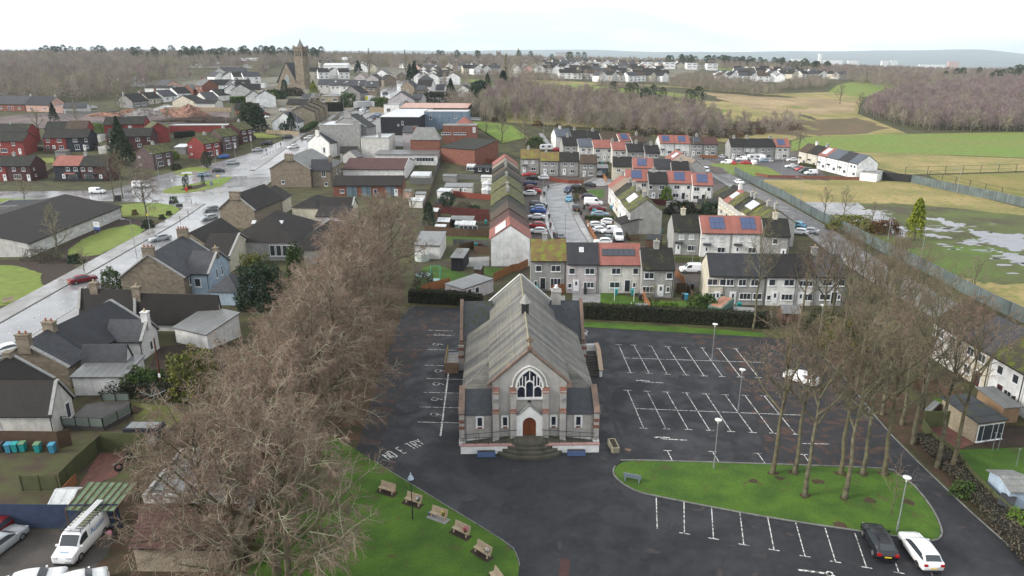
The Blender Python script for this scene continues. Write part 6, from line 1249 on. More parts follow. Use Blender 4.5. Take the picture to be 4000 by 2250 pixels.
for px,cl,lb in ((g(232,1185),'teal','teal bin at the left end of the hedge terrace'),(g(205,1180),'black','dark bin at the left end of the hedge terrace'),(g(978,1215),'teal','teal bin by the cream wall with the wide window'),(g(1138,1215),'teal','teal bin right of the cream house steps'),(g(1210,1265),'black','dark bin behind the garden shed of the grey house'),(g(690,1205),'black','low dark bin at the pinkish grey wall'),(g(1612,1255),'black','dark bin beside the blue one in the yard'),(g(1640,1260),'blue','blue bin in the yard right of the hedge terrace'),(g(1697,1160),'black','dark bin with the lane behind it'),(g(1400,635),'blue','blue bin at the foot of the grey gable'),
    (g(772,440),'teal','left of two teal bins beside the red car'),(g(788,442),'blue','right of two bins beside the red car'),(g(652,455),'black','dark bin on the pavement beside the drives'),(g(680,400),'black','dark bin by the white van drive'),(g(938,405),'blue','blue bin by the mossy row door'),(g(342,208),'black','dark bin at the top of the left pavement'),(g(305,272),'black','dark bin by the upper white car'),(g(350,490),'black','dark bin right of the white saloon'),(g(362,570),'maroon','brown bin right of the lower red car'),(g(396,665),'maroon','brown bin left of the half hidden grey car'),(g(325,400),'black','dark bin right of the off-roader'),(g(525,270),'black','dark bin in front of the blue off-roader'),(g(585,335),'black','dark bin right of the light blue hatchback'),
    (f(2005,765),'maroon','brown bin left of two teal ones at the grey fence'),(f(2050,770),'teal','left teal bin at the grey fence'),(f(2078,772),'teal','right teal bin at the grey fence'),(f(2110,770),'maroon','brown bin right of the teal pair at the grey fence'),(f(2168,548),'teal','teal bin beside the long row'),(c(880,1268),'black','dark bin below the plain pink roof'),(c(908,1268),'teal','teal bin below the plain pink roof'),(c(965,1268),'black','second dark bin below the plain pink roof'),(c(1925,1225),'black','dark bin at the brown roofed terrace'),(g(2140,1345),'teal','teal bin under the bare tree on the hedge'),(g(1760,335),'teal','teal bin at the pink terrace corner'),(g(1785,335),'black','dark bin at the pink terrace corner'),(h(290,600),'black','dark bin at the light blue car')):
    bin_(px,cl,lb)
# fences, hedges-as-walls, gates
def fence(name,lb,pts,hgt,m,cat='fence',postm=None,every=2.5,board=.05,gap=False,rail=False,group=None,z0=0):
    W_=[P(p) for p in pts]; A0=W_[0]; E=empty(name,A0,0,lb,cat,group); mb=MB(); pm=[]
    for A,B in zip(W_[:-1],W_[1:]):
        dd=(B-A).xy; Ln=dd.length; dd.normalize(); nn=Vector((-dd.y,dd.x))*board/2; k=max(1,round(Ln/every))
        for q in range(k):
            p0=A.xy+dd*Ln*q/k; p1=A.xy+dd*Ln*(q+1)/k; h0,h1=H(*p0),H(*p1); L3=lambda v,z:(v.x-A0.x,v.y-A0.y,z-A0.z)
            spans=[(z0,hgt)] if not (gap or rail) else ([(.15+i*.22,.3+i*.22) for i in range(int(hgt/.22))] if gap else [(hgt-.08,hgt),(hgt*.5-.03,hgt*.5+.03)])
            for za,zb in spans:
                mb.add([L3(p0-nn,h0+za),L3(p1-nn,h1+za),L3(p1+nn,h1+za),L3(p0+nn,h0+za),L3(p0-nn,h0+zb),L3(p1-nn,h1+zb),L3(p1+nn,h1+zb),L3(p0+nn,h0+zb)],
                       [(0,3,2,1),(4,5,6,7),(0,1,5,4),(1,2,6,5),(2,3,7,6),(3,0,4,7)])
            pm.append((p0,h0))
        if (B-W_[-1]).length<.01:pm.append((B.xy,H(*B.xy)))
    mb.build('panel' if not rail else 'rail',m,E)
    if postm is not None:
        o=MB().box(-.06,.06,-.06,.06,0,hgt+.06).build('post',postm); me=o.data; bpy.data.objects.remove(o)
        for pp,hh in pm[:95]:link('post',me,E,(pp.x-A0.x,pp.y-A0.y,hh-A0.z))
    return E
FW={k:mat('fence_' +k,v,kind='planks',scale=1.2,ps=(.15,.1),rough=.9) for k,v in {'brown':(.085,.055,.035),'dark':(.03,.03,.03),'red':(.2,.055,.035),'orange':(.28,.12,.05),'mossy':(.075,.085,.035),'navy':(.03,.045,.09),'grey':(.13,.135,.13),'tan':(.34,.27,.18),'darkred':(.09,.025,.022)}.items()}
PAL=mat('palisade_steel',(.12,.15,.145),(.08,.10,.10),kind='planks',ps=(.3,.3),rough=.5,scale=.4)
fence('palisade_fence','long grey palisade fence between the estate and the flooded grass',[g(2095,65),h(0,238),h(140,305),h(470,500),h(800,655),h(1060,800),h(1420,965),h(1750,1145),h(2100,1330),h(2500,1520)],2.4,PAL,postm=METAL,every=4.0)
fence('palisade_fence','grey palisade fence along the yellow playing field',[h(1340,150),h(1660,222),h(1900,272),h(2130,318),h(2520,410)],2.6,PAL,postm=METAL,every=4.5)
DKF=plain('dark_green_fence_wire',(.03,.045,.035),.6)
fence('mesh_fence','thin dark post fence between straw grass and the playing field',[h(1290,85),h(1500,82),h(2000,68),h(2500,52)],3.0,DKF,postm=DKF,every=7,board=.04,rail=True)
fence('mesh_fence','thin dark fence on the near side of the yellow playing field',[h(1520,110),h(1900,200),h(2200,275),h(2500,320)],2.4,DKF,postm=DKF,every=6,board=.04,rail=True)
fence('boundary_wall','low dark brick wall at the near edge of the grey cul-de-sac',[h(-120,85),h(0,108),h(500,118),h(930,130)],1.0,W('brick'),'wall')
fence('board_fence','black close-boarded fence beside the white slanting terrace',[h(930,118),h(1100,128),h(1345,152)],2.6,FW['dark'])
fence('guard_rail','silver pedestrian guard rail along the main road bend',[b(-60,1275),b(60,1215),b(200,1140),b(430,1040)],1.1,METAL,'railing',METAL,2,.04,rail=True)
fence('guard_rail','grey railing beside the palisade lane',[h(265,465),h(400,530),h(520,600)],1.3,METAL,'railing',METAL,2,.04,rail=True)
fence('retaining_wall','grey stone retaining wall rising along the main street',[b(450,1030),b(640,920),b(760,850),b(840,800)],1.5,W('stone'),'wall')
for nm,lb,pts,hh,mk in (
    ('board_fence','dark fence between the long back gardens beside the big bare trees',[f(1700,100),f(1640,290),f(1590,430)],2.0,'brown'),
    ('board_fence','reddish-brown fence running up beside the church hedge lane',[f(2240,1085),f(2415,1000),g(60,990),g(150,945)],1.6,'orange'),('board_fence','brown fence left of the prefab garage',[f(1560,1205),f(1700,1160),f(1830,1130)],1.6,'orange'),
    ('board_fence','brown garden fence above the small lawn',[f(1590,630),f(1800,650),f(2000,665),f(2200,670)],1.9,'brown'),('board_fence','grey garden fence below the small lawn',[f(1860,765),f(2205,768)],1.9,'grey'),('board_fence','brown fence round the paved garden',[f(1880,820),f(2055,775),f(2060,820),f(2205,835)],1.7,'brown'),
    ('board_fence','dark red fence behind the green tent',[f(1600,440),f(1850,450),f(2200,475)],1.9,'darkred'),('board_fence','second dark red fence behind the green tent',[f(1840,500),f(2215,520)],1.9,'darkred'),('board_fence','red fence beside the white conservatories',[f(1860,280),f(2000,300),f(2225,320)],1.7,'red'),('board_fence','blue-grey fence high up the long gardens',[f(1905,120),f(2110,130)],1.8,'grey'),('board_fence','grey-green steel fence beside the white shed',[f(1450,165),f(1680,170)],2.2,'grey'),
    ('board_fence','red fence at the brick workshop',[b(2180,1250),b(2400,1262)],1.8,'red'),('board_fence','grey steel fence right of the low club building',[b(1790,1400),b(1865,1230)],2.4,'grey'),('board_fence','fence of pale boards behind the small car park',[b(1145,745),b(1300,748),b(1370,750)],2.6,'tan'),
    ('board_fence','red-brown fence between two gardens of the hedge terrace',[g(370,1215),g(500,1195)],1.8,'orange'),('board_fence','brown fence between the lawn and the yard of the grey house',[g(1230,1240),g(1300,1380)],1.6,'orange'),('board_fence','brown fence at the foot of the mossy row gable',[g(1000,560),g(870,545)],1.2,'brown'),('board_fence','brown post fence on the cul-de-sac edge',[g(705,545),g(740,620),g(800,730)],1.3,'orange'),('board_fence','brown fence around the nearest drive pocket',[g(1070,650),g(1100,700),g(1200,705)],1.2,'brown'),
    ('board_fence','red fence behind the yellow-green bush',[s_(395,690),s_(580,705)],1.6,'darkred'),('board_fence','grey fence right of the teal bins at the pink terrace',[s_(940,700),s_(1170,690)],1.7,'grey'),('board_fence','brown fence left of the open garage lane',[g(850,90),g(895,155)],1.6,'orange'),('board_fence','brown fence before the head terrace',[g(345,130),g(430,150),g(530,165),g(680,165)],1.3,'red'),('board_fence','dark fence along the brown terrace front',[c(1890,1205),c(2070,1208)],1.3,'orange'),
    ('board_fence','mossy slatted lawn fence at the white gable terrace',[g(1535,905),g(1770,915)],1.1,'mossy'),('board_fence','low fence with hedge beside the white van lane',[g(1540,1030),g(1620,1100),g(1640,1190)],1.2,'orange'),('board_fence','dark fence right of the grey hedge-terrace house',[g(1545,1190),g(1640,1195)],1.8,'brown'),('board_fence','leaning brown fence down to the church hedge',[g(1650,1170),g(1740,1320)],1.4,'brown'),
    ('board_fence','brown slatted boundary fence beside the dark red houses drive',[a(450,1385),a(540,1330)],1.2,'brown'),('board_fence','brown fences behind the pink roofed pair',[a(440,1150),a(600,1160)],1.8,'brown'),('board_fence','dark fence beside the tall conifer gardens',[a(890,1110),a(1060,1125)],1.8,'brown'),('board_fence','low wooden fence in front of the pink roofed pair',[a(540,1440),a(1050,1440)],1.0,'dark'),('board_fence','dark fence along the front of the long low demolition ground',[a(640,760),a(1040,770),a(1500,742)],1.6,'grey'),('board_fence','pale screen fence behind the rubble heaps',[a(1720,735),a(2330,740)],2.2,'tan'),('board_fence','pale wall in front of the white traffic-light cottage',[r_(720,1400),r_(1020,1408),r_(1390,1440)],1.6,'tan'),
    ('board_fence','navy blue fence behind the works van',[j_(-60,935),j_(650,942),j_(1230,935)],2.5,'navy'),('board_fence','mossy green fence between the two back gardens bottom left',[j_(1030,160),j_(1500,165)],2.2,'mossy'),('board_fence','tall mossy fence running down towards the tyres',[j_(1030,160),j_(800,370),j_(620,560)],1.9,'mossy'),('board_fence','dark brown slatted fence behind the bins bottom left',[j_(-80,120),j_(600,130),j_(730,100)],2.0,'brown'),('board_fence','small orange-brown fence beside the green-roofed pergola',[j_(780,480),j_(650,620)],1.1,'orange'),
    ('board_fence','mossy fence along the right-hand patio',[t_(1500,720),t_(1150,715),t_(870,712)],2.0,'mossy'),('board_fence','mossy fence beside the leafy drive at the right',[t_(850,745),t_(1010,980),t_(1200,1110),t_(1400,1270),(3790,1880),(3900,1990),(4030,2100)],1.3,'mossy'),('board_fence','brown fence behind the garden room',[t_(2250,640),t_(2300,440),t_(2557,470)],1.9,'brown'),('board_fence','garden fence in front of the cream white-house row',[t_(700,100),t_(1100,130),t_(1500,330)],1.6,'brown')):
    fence(nm,lb,pts,hh,FW[mk],postm=None)
fence('slat_fence','gappy mossy slat fence in the rough garden bottom left',[j_(230,560),j_(590,560)],1.7,FW['mossy'],gap=True,postm=FW['mossy'],every=2)
# bottom-left garden things
E=empty('pergola',P(j_(900,760)),R(0),'timber pergola roofed with mossy green sheeting beside the works van','pergola'); A,B,C_,D=[P(j_(*q),2.3) for q in ((660,755),(1150,765),(1385,485),(890,475))]; oo=E.location
mb=MB(); slab(mb,A-oo,B-oo,C_-oo,D-oo,.05); mb.build('roof',mat('mossy_green_sheet',(.14,.2,.13),(.09,.13,.06),scale=1.8),E)
for q in range(8):
    t=q/7; mb=MB(); p0=A.lerp(B,t)-oo; p1=D.lerp(C_,t)-oo; dx=Vector((.045,0,0)); slab(mb,p0-dx+Vector((0,0,.06)),p0+dx+Vector((0,0,.06)),p1+dx+Vector((0,0,.06)),p1-dx+Vector((0,0,.06)),.08); mb.build('rafter',mat('old_brown_timber',(.12,.08,.05),scale=2),E)
for q in (A,B,C_,D):MB().box(q.x-oo.x-.06,q.x-oo.x+.06,q.y-oo.y-.06,q.y-oo.y+.06,-.1,2.28).build('post',FW['brown'],E)
house('playhouse','small green playhouse with a white sheet roof left of the pergola','shed',j_(500,705),j_(700,708),1.3,2.0,2.6,wall='greenwood',roof='white',near=False)
def deck():
    cn=[P(i_(*q)) for q in ((640,1230),(1050,1250),(1330,1100),(1310,985),(1040,990),(880,1020))]; E=empty('raised_deck',cn[0],0,'raised dark timber deck with glass balustrade beside the white bungalow','decking'); o=cn[0]
    mb=MB(); mb.prism([((q-o).x,(q-o).y) for q in cn],0,.55,ax='z'); mb.build('deck',mat('dark_decking',(.075,.068,.065),kind='planks',ps=(.15,.15),rough=.5),E)
    gm=plain('balustrade_glass',(.16,.19,.17),.15)
    for A,B in ((cn[0],cn[1]),(cn[1],cn[2]),(cn[3],cn[4]),(cn[2],cn[3])):
        A,B=A-o,B-o; n=max(1,round((B-A).length/1.6))
        for k in range(n+1):q=A.lerp(B,k/n); MB().box(q.x-.05,q.x+.05,q.y-.05,q.y+.05,.5,1.65).build('post',DKMET,E)
        mb=MB(); nn=Vector((-(B-A).y,(B-A).x,0)).normalized()*.015; slab(mb,A-nn+Vector((0,0,1.6)),B-nn+Vector((0,0,1.6)),B+nn*2+Vector((0,0,1.6)),A+nn*2+Vector((0,0,1.6)),.05); mb.build('handrail',DKMET,E)
        if A != cn[2]-o:
            mb=MB(); mb.add([tuple(A-nn+Vector((0,0,.65))),tuple(B-nn+Vector((0,0,.65))),tuple(B-nn+Vector((0,0,1.5))),tuple(A-nn+Vector((0,0,1.5)))],[(0,1,2,3)]); mb.build('glass_panel',gm,E)
    q=(cn[2]+cn[3])/2-o
    for k in range(4):MB().box(q.x+.1+k*.28,q.x+.38+k*.28,q.y-.8,q.y+.4,0,.48-k*.12).build('step',FW['brown'],E)
deck()
house('garden_store','low store with a grey flat lid and navy side beyond the deck','shed',i_(1230,1235),i_(1590,1235),1.3,1.35,1.9,wall='navy',roof='felt',style='flat',near=False)
house('summer_wall','pale pink panelled garden hut behind the green fence','shed',i_(1150,1300),i_(1545,1303),1.2,1.3,.3,wall='pinkgrey',roof='felt',style='flat',near=False)
E=empty('rotary_dryer',P(i_(1560,975)),0,'rotary washing line in the mossy garden','washing line'); MB().tube((0,0,0),(0,0,1.9),.03).build('pole',METAL,E)
mb=MB()
for q in range(4):mb.tube((0,0,1.1),(1.5*math.cos(R(q*90+10)),1.5*math.sin(R(q*90+10)),1.75),.022)
mb.build('arm',METAL,E); mb=MB()
for rr in (.6,.9,1.2,1.48):
    for q in range(4):mb.tube((rr*math.cos(R(q*90+10)),rr*math.sin(R(q*90+10)),1.1+.65*rr/1.5),(rr*math.cos(R(q*90+100)),rr*math.sin(R(q*90+100)),1.1+.65*rr/1.5),.006,n=4)
mb.build('line',METAL,E)
for px,lb in ((j_(1198,360),'nearer upright tyre at the edge of the red gravel'),(j_(1298,245),'farther upright tyre at the edge of the red gravel')):
    p=P(px); mb=MB(); n=18
    for k in range(n):
        a0,a1=2*math.pi*k/n,2*math.pi*(k+1)/n
        for r0,r1,y0,y1 in ((.42,.42,-.13,.13),(.42,.25,.13,.13),(.25,.25,.13,-.13),(.25,.42,-.13,-.13)):
            mb.add([(r0*math.cos(a0),y0,.42+r0*math.sin(a0)),(r0*math.cos(a1),y0,.42+r0*math.sin(a1)),(r1*math.cos(a1),y1,.42+r1*math.sin(a1)),(r1*math.cos(a0),y1,.42+r1*math.sin(a0))],[(0,1,2,3)])
    tag(mb.build('old_tyre',TYRE,None,(p.x,p.y,.05),R(38)),lb,'tyre','old tyres')
o=MB().lathe([(.02,.02),(.2,.1),(.26,.28),(.2,.46),(.02,.54)],14).build('toy_ball',plain('pink_ball',(.6,.25,.33),.4),None,P(j_(1105,1010)),smooth=True); tag(o,'pink ball lying behind the works van','ball')
E=empty('telegraph_pole',P(i_(1640,880)),0,'brown wooden telegraph pole rising from the dark ivy hedge','pole'); MB().tube((0,0,0),(0,0,7.5),.14,.1,8).build('pole',mat('creosoted_pole',(.09,.035,.02),scale=2),E); MB().box(-.13,.13,-.17,-.1,2.4,2.9).build('notice',WHITE,E)
# poles elsewhere
for px,hh,lb in ((f(1413,500),8.5,'mossy wooden pole between the back gardens'),(a(1090,1180),9,'wooden pole beside the tall conifer'),(g(1815,400),5,'thin pole before the dark hedge')):
    E=empty('telegraph_pole',P(px),0,lb,'pole','wooden poles'); MB().tube((0,0,0),(0,0,hh),.13,.09,7).build('pole',mat('mossy_pole',(.16,.15,.08),scale=2),E)
# sheds and greenhouses in the back gardens
def shed(lb,A,B,wl='brownwood',rf='felt',he=1.8,hr=2.4,dp=2.4,style='gable',name='garden_shed',cat='shed',**k):house(name,lb,cat,A,B,he,hr,dp,wall=wl,roof=rf,style=style,near=False,ov=(.12,.1),group='garden sheds and huts',**k)
shed('white shed roofed with white sheet beside the steel fence',f(1460,90),f(1632,92),'white','white',2.2,2.8,5,'mono'); shed('pale green garden shed with a white roof',f(1443,325),f(1570,330),'lgrey','white',1.9,2.5,3); shed('pink garden hut by the blue shutters',f(1390,240),f(1462,242),'pink','felt',2,2.5,2.5); shed('low white lean-to above the pale green shed',f(1502,262),f(1594,264),'white','felt',1.6,1.9,2,'mono')
shed('brown shed with a white gabled roof beside the dark cypress',f(1650,425),f(1712,428),'brownwood','white',1.8,2.4,2.6); shed('brown shed with pale roof under the dark red fence',f(1712,522),f(1822,526),'brownwood','white',1.8,2.5,2.6); shed('low grey-topped shed beside the brown one',f(1688,572),f(1786,573),'brownwood','white',1.4,1.6,1.6,'mono'); shed('long low shed with panelled white roof',f(1832,505),f(2048,508),'black','lgrey',1.7,2,3,'mono')
shed('glass greenhouse beside the green tent',f(1938,552),f(2064,556),'greenwood','white',1.5,2.2,2.6,name='greenhouse',cat='greenhouse',feat='f:s:.5:.1:4.5:1.3'); shed('small green tent-like store',f(1877,548),f(1932,550),'greenwood','white',1.5,2.1,1.8); shed('white hut with red base and sloping roof',f(1706,235),f(1822,240),'white','white',2.2,2.5,3.5,'mono'); shed('long white garden bungalow with one small window',f(1778,195),f(2038,198),'lgrey','felt',2.3,2.8,4,'mono',feat='f:w:.58:.9:.8 f:d:.74:0')
shed('grey roofed hut below the yellow toy',f(1762,95),f(1890,98),'dgrey','felt',1.9,2.4,3); shed('white flat lid shed beside the long row',f(2122,100),f(2240,102),'white','white',1.8,2,2.5,'mono'); shed('dark shed left of the big dark bush',f(1688,345),f(1760,350),'brownwood','dgrey',1.7,2.2,2.4); shed('glass greenhouse at the top of the gardens',b(2120,1292),b(2200,1296),'greenwood','white',1.5,2.2,2.6,name='greenhouse',cat='greenhouse',feat='f:s:.5:.1:3:1.2'); shed('black shed with dark roof at the top of the gardens',b(2195,1305),b(2385,1312),'black','dgrey',2.0,2.6,4,feat='f:w:.3:.9:1 f:w:.7:.9:1')
for q,yy in (('upper',225),('lower',285)):
    p=P(f(2190,yy)); E=empty('conservatory',p,0,f'{q} of the two white hexagonal conservatories on the long row','conservatory','white conservatories'); MB().lathe([(2,0),(2,.7)],8).build('base_wall',W('bright'),E); MB().lathe([(1.95,.7),(1.95,2.2)],8).build('glazing',GLASSL,E); MB().lathe([(2.15,2.2),(.3,3.1),(.1,3.3)],8).build('roof',RF('white'),E)
shed('small brown shed with a pitched grey roof on the lawn',f(2058,970),f(2122,975),'brownwood','felt',1.9,2.4,1.8); shed('buff roofed garden shed behind the church chimney',g(368,1288),g(495,1290),'redwood','lgrey',1.7,2.4,2.6); shed('grey roofed shed sunk behind the church hedge',g(1172,1350),g(1280,1355),'timber','felt',1.5,2.1,2); shed('brown shed with a green felt roof near the mossy gable',g(1262,690),g(1400,700),'brownwood','slatemoss',1.8,2.6,3.4)
house('shipping_container','teal container with a mossy corrugated top beside the hedge','container',g(1850,1320),g(1980,1345),2.4,2.5,6,wall='greenwood',roof='rust',style='flat',near=False)
shed('small red-sided frame hut right of the hedge tree',n_(1370,50),n_(1560,60),'redwood','lgrey',1.2,1.7,2); shed('grey pitched shed roof among twigs behind the hedge',n_(1830,60),n_(2000,65),'brownwood','felt',1.6,2.4,3); shed('grey oil tank box against the terrace',g(2010,1300),g(2100,1305),'lgrey','felt',1.4,1.5,1.2,'flat')
# toys, cylinders, tank
o=MB().lathe([(1.5,0),(1.5,1.0),(1.45,1.5),(1.0,1.7)],16).build('water_tank',mat('translucent_wrap',(.5,.55,.52),scale=3),None,P(f(1570,885))); tag(o,'white wrapped round tub beside the big white garage','tub')
E=empty('garden_swing',P(f(1695,1050)),0,'turquoise A-frame swing in the mossy garden','swing'); TQ=plain('turquoise_tube',(.05,.4,.33),.5)
for x in (-.9,.9):
    MB().tube((x,-1,0),(x,0,2.3),.05).build('leg',TQ,E); MB().tube((x,1,0),(x,0,2.3),.05).build('leg',TQ,E)
MB().tube((-.9,0,2.3),(.9,0,2.3),.05).build('top_bar',TQ,E)
for px,lb,r0 in ((f(1575,1040),'larger pale dish-shaped pool by the swing',1.5),(f(1685,1090),'smaller turquoise paddling pool by the swing',1.0)):
    o=MB().lathe([(r0*.85,0),(r0,.45),(r0*.9,.46),(r0*.8,.25)],18).build('paddling_pool',mat('pool_vinyl',(.35,.5,.48),scale=2),None,P(px)); tag(o,lb,'paddling pool','garden pools')
# rubble heaps
RUB=mat('red_brick_rubble',(.3,.15,.1),(.16,.11,.09),scale=.9,rough=.95); RUBG=mat('grey_rubble',(.28,.26,.24),(.16,.15,.14),scale=.9,rough=.95)
def heap(px,wx,wy,hh,m,lb,nm='rubble_heap'):
    p=P(px); rg=random.Random(int(px[0])); mb=MB(); n,mr=22,7
    for q in range(mr+1):
        t=q/mr
        for k in range(n):
            an=2*math.pi*k/n; rr=(1-t)*(1+.25*math.sin(an*3+px[0])+rg.uniform(-.1,.1)); mb.v.append((wx*rr*math.cos(an),wy*rr*math.sin(an),hh*(math.sin(t*math.pi/2)+rg.uniform(-.1,.1)*(t>0))-(.6 if q == 0 else 0)))
    for q in range(mr):
        for k in range(n):mb.f.append((q*n+k,q*n+(k+1) % n,(q+1)*n+(k+1) % n,(q+1)*n+k))
    mb.m=[0]*len(mb.f)
    for q in range(60):
        an,t=rg.uniform(0,6.28),rg.uniform(0,1); x,y=wx*t*math.cos(an),wy*t*math.sin(an); z=hh*math.sin((1-t)*math.pi/2)*.9; s=rg.uniform(.15,.4); mb.box(x-s,x+s,y-s,y+s,z-s,z+s)
    tag(mb.build(nm,m,None,p),lb,'rubble','rubble heaps on the demolition site')
heap(a(1910,790),9,5,5.5,RUB,'tallest heap of red brick rubble'); heap(a(1460,775),10,4,3.5,RUBG,'long pale heap of grey rubble'); heap(a(1690,765),8,4,3,RUB,'low heap of red rubble in the middle'); heap(a(1320,765),8,4,2.6,RUB,'low red heap behind the bare tree'); heap(a(1080,780),9,4,1.8,RUB,'flattest red heap on the left'); heap(a(2100,835),24,5,2.2,SOIL,'long bank of dark soil behind the garages','soil_bank')
# signs and small things
def sign(px,hgt,w_,hh,m,lb,post=True,txt=None,rz=0,name='sign'):
    p=P(px); E=empty(name,p,R(rz),lb,'sign'); 
    for s in ((-.4*w_,.4*w_) if w_>1 else (0,)):MB().tube((s,0,0),(s,0,hgt),.035).build('post',METAL,E)
    MB().box(-w_/2,w_/2,-.06,-.04,hgt-hh,hgt).build('sign_board',m,E)
    if txt:
        for t,z,sz,mm in txt:text('lettering',t,sz,mm,E,(0,-.065,hgt-z),(R(90),0,0))
    return E
BLU=plain('blue_sign_paint',(.02,.08,.35),.5); YEL=plain('yellow_sign_paint',(.8,.6,.02),.5)
E=sign(e(925,640),3.0,1.5,2.0,WHITE,'white and blue notice board on the health centre lawn',txt=(('NHS',.5,.5,BLU),),rz=-5); MB().box(-.75,.75,-.075,-.06,1.0,1.7).build('blue_panel',BLU,E); text('lettering','Health Centre',.2,WHITE,E,(0,-.08,1.35),(R(90),0,0))
sign(e(2066,175),3.2,.7,.5,YEL,'yellow notice on a post beside the service road'); sign(e(1635,215),3,.4,.6,WHITE,'small white sign at the tip of the grass island'); sign(e(1405,560),3.0,.5,.5,YEL,'small yellow notice low on the tall lamp post')
sign(r_(1388,1410),3.6,.5,1.2,BLACKP,'traffic light head beside the retaining wall',name='traffic_light')
E=MB().box(-.3,.3,-.3,.3,0,1.2).lathe([(.36,1.2),(.3,1.35),(.05,1.4)],10).build('post_box',plain('post_box_red',(.5,.03,.02),.4),None,P(e(1762,235))); tag(E,'red pillar box on the grass island','post box')
E=MB().box(-.4,.4,-.3,.3,0,1.4).box(-.45,.45,-.35,.35,1.4,1.5).build('utility_cabinet',plain('grey_cabinet',(.16,.2,.24),.5),None,P(e(1997,185))); tag(E,'grey-blue utility cabinet at the grass island','cabinet')
E=MB().box(-.7,.7,-.5,.5,0,1.5).box(-.75,.75,-.55,.55,1.5,1.65).build('litter_store',BLACKP,None,P(e(1120,325))); tag(E,'black bin store on the side street corner','bin store')
for k,(px,lb) in enumerate(((e(1695,378),'black planter tub on the wet corner'),(e(1625,350),'black planter tub behind the corner one'))):
    E=MB().box(-.7,.7,-.5,.5,0,.7).build('planter_tub',BLACKP,None,P(px)); tag(E,lb,'planter','black planters')
for k,px in enumerate((e(1700,508),e(1775,452),e(1808,350),e(1850,370))):
    E=MB().tube((0,0,0),(0,0,1.1),.09,.09,8).tube((0,0,1.1),(0,0,1.2),.07,.02,8).build('bollard',mat('grey_bollard',(.2,.19,.16),scale=3),None,P(px)); tag(E,['bollard on the wet pavement farthest from the junction','bollard second along the wet pavement','bollard at the back of the junction corner','bollard at the tip of the junction corner'][k],'bollard','bollards at the junction')
for k,(px,lb) in enumerate(((t_(2030,1110),'left of the paired clothes poles'),(t_(2115,1125),'right of the paired clothes poles'),(t_(2420,1390),'clothes pole alone on the bright lawn'))):
    E=MB().tube((0,0,0),(0,0,2.2),.04,.04,8).box(-.15,.15,-.02,.02,2.1,2.16).build('clothes_pole',METAL,None,P(px)); tag(E,lb+' on the right','clothes pole','clothes poles')
for k,(px,lb) in enumerate(((g(965,1265),'white clothes pole beside the left teal bin'),(g(1148,1275),'white clothes pole right of the cream house steps'),(g(1122,1360),'short white pole on the terrace lawn'))):
    E=MB().tube((0,0,0),(0,0,2.2 if k<2 else 1.4),.05,.05,8).build('clothes_pole',WHITE,None,P(px)); tag(E,lb,'clothes pole','white clothes poles')
# pedestrians: small figures at distance, one skinned body each
def person(px,hd,colr,lb,stride=.25):
    p=P(px); me=bpy.data.meshes.new('person'); s=stride
    V=[(0,0,.95),(0,0,1.2),(0,0,1.42),(0,0,1.52),(0,.02,1.62),(0,.02,1.76),(.1,0,.88),(.11,s,.48),(.11,s*1.4-.1,.08),(.11,s*1.4+.1,.04),(-.1,0,.88),(-.11,-s*.6,.48),(-.11,-s*1.6,.1),(-.11,-s*1.6+.18,.04),(.2,0,1.4),(.26,-.08,1.12),(.24,.06,.88),(-.2,0,1.4),(-.26,.08,1.12),(-.24,.2,.9)]
    Eg=[(0,1),(1,2),(2,3),(3,4),(4,5),(0,6),(6,7),(7,8),(8,9),(0,10),(10,11),(11,12),(12,13),(2,14),(14,15),(15,16),(2,17),(17,18),(18,19)]
    rad=[.15,.14,.15,.06,.1,.09,.1,.07,.05,.045,.1,.07,.05,.045,.07,.05,.04,.07,.05,.04]
    me.from_pydata(V,Eg,[]); o=link('person',me,None,p,R(hd)); me.materials.append(plain('clothes_' +colr,{'dark':(.02,.022,.03),'grey':(.06,.06,.07)}[colr],.8))
    sk=o.modifiers.new('s','SKIN'); 
    for k,v in enumerate(me.skin_vertices[0].data):v.radius=(rad[k],rad[k])
    me.skin_vertices[0].data[0].use_root=True; o.modifiers.new('u','SUBSURF').levels=1; tag(o,lb,'person')
person(b(105,1150),40,'dark','person in dark clothes walking beside the guard rail'); person(b(250,1090),220,'dark','person in dark clothes crossing at the wet crossing'); person(b(1098,760),200,'grey','person in dark clothes behind the lorry at the car park')
# ================================================================ trees
def seg_mesh(name,segs,m,n=3):
    """segs: list of (p0, p1, r0, r1) -> one mesh of tapered tubes"""
    A=np.array([s[0] for s in segs],float); B=np.array([s[1] for s in segs],float); r0=np.array([s[2] for s in segs]); r1=np.array([s[3] for s in segs])
    D=B-A; D /= np.linalg.norm(D,axis=1)[:,None]+1e-9
    up=np.where(np.abs(D[:,2:3])>.9,np.array([[1.,0,0]]),np.array([[0,0,1.]])); U=np.cross(D,up); U /= np.linalg.norm(U,axis=1)[:,None]; V=np.cross(D,U)
    N=len(segs); vs=np.zeros((N,2*n,3))
    for k in range(n):
        c_,s_2=math.cos(2*math.pi*k/n),math.sin(2*math.pi*k/n); W2=U*c_+V*s_2
        vs[:,k]=A+W2*r0[:,None]; vs[:,n+k]=B+W2*r1[:,None]
    q=np.array([[k,(k+1) % n,(k+1) % n+n,k+n] for k in range(n)]); F=(np.arange(N)[:,None,None]*2*n+q[None]).reshape(-1)
    return raw_mesh(name,vs.reshape(-1,3),F,4,m)
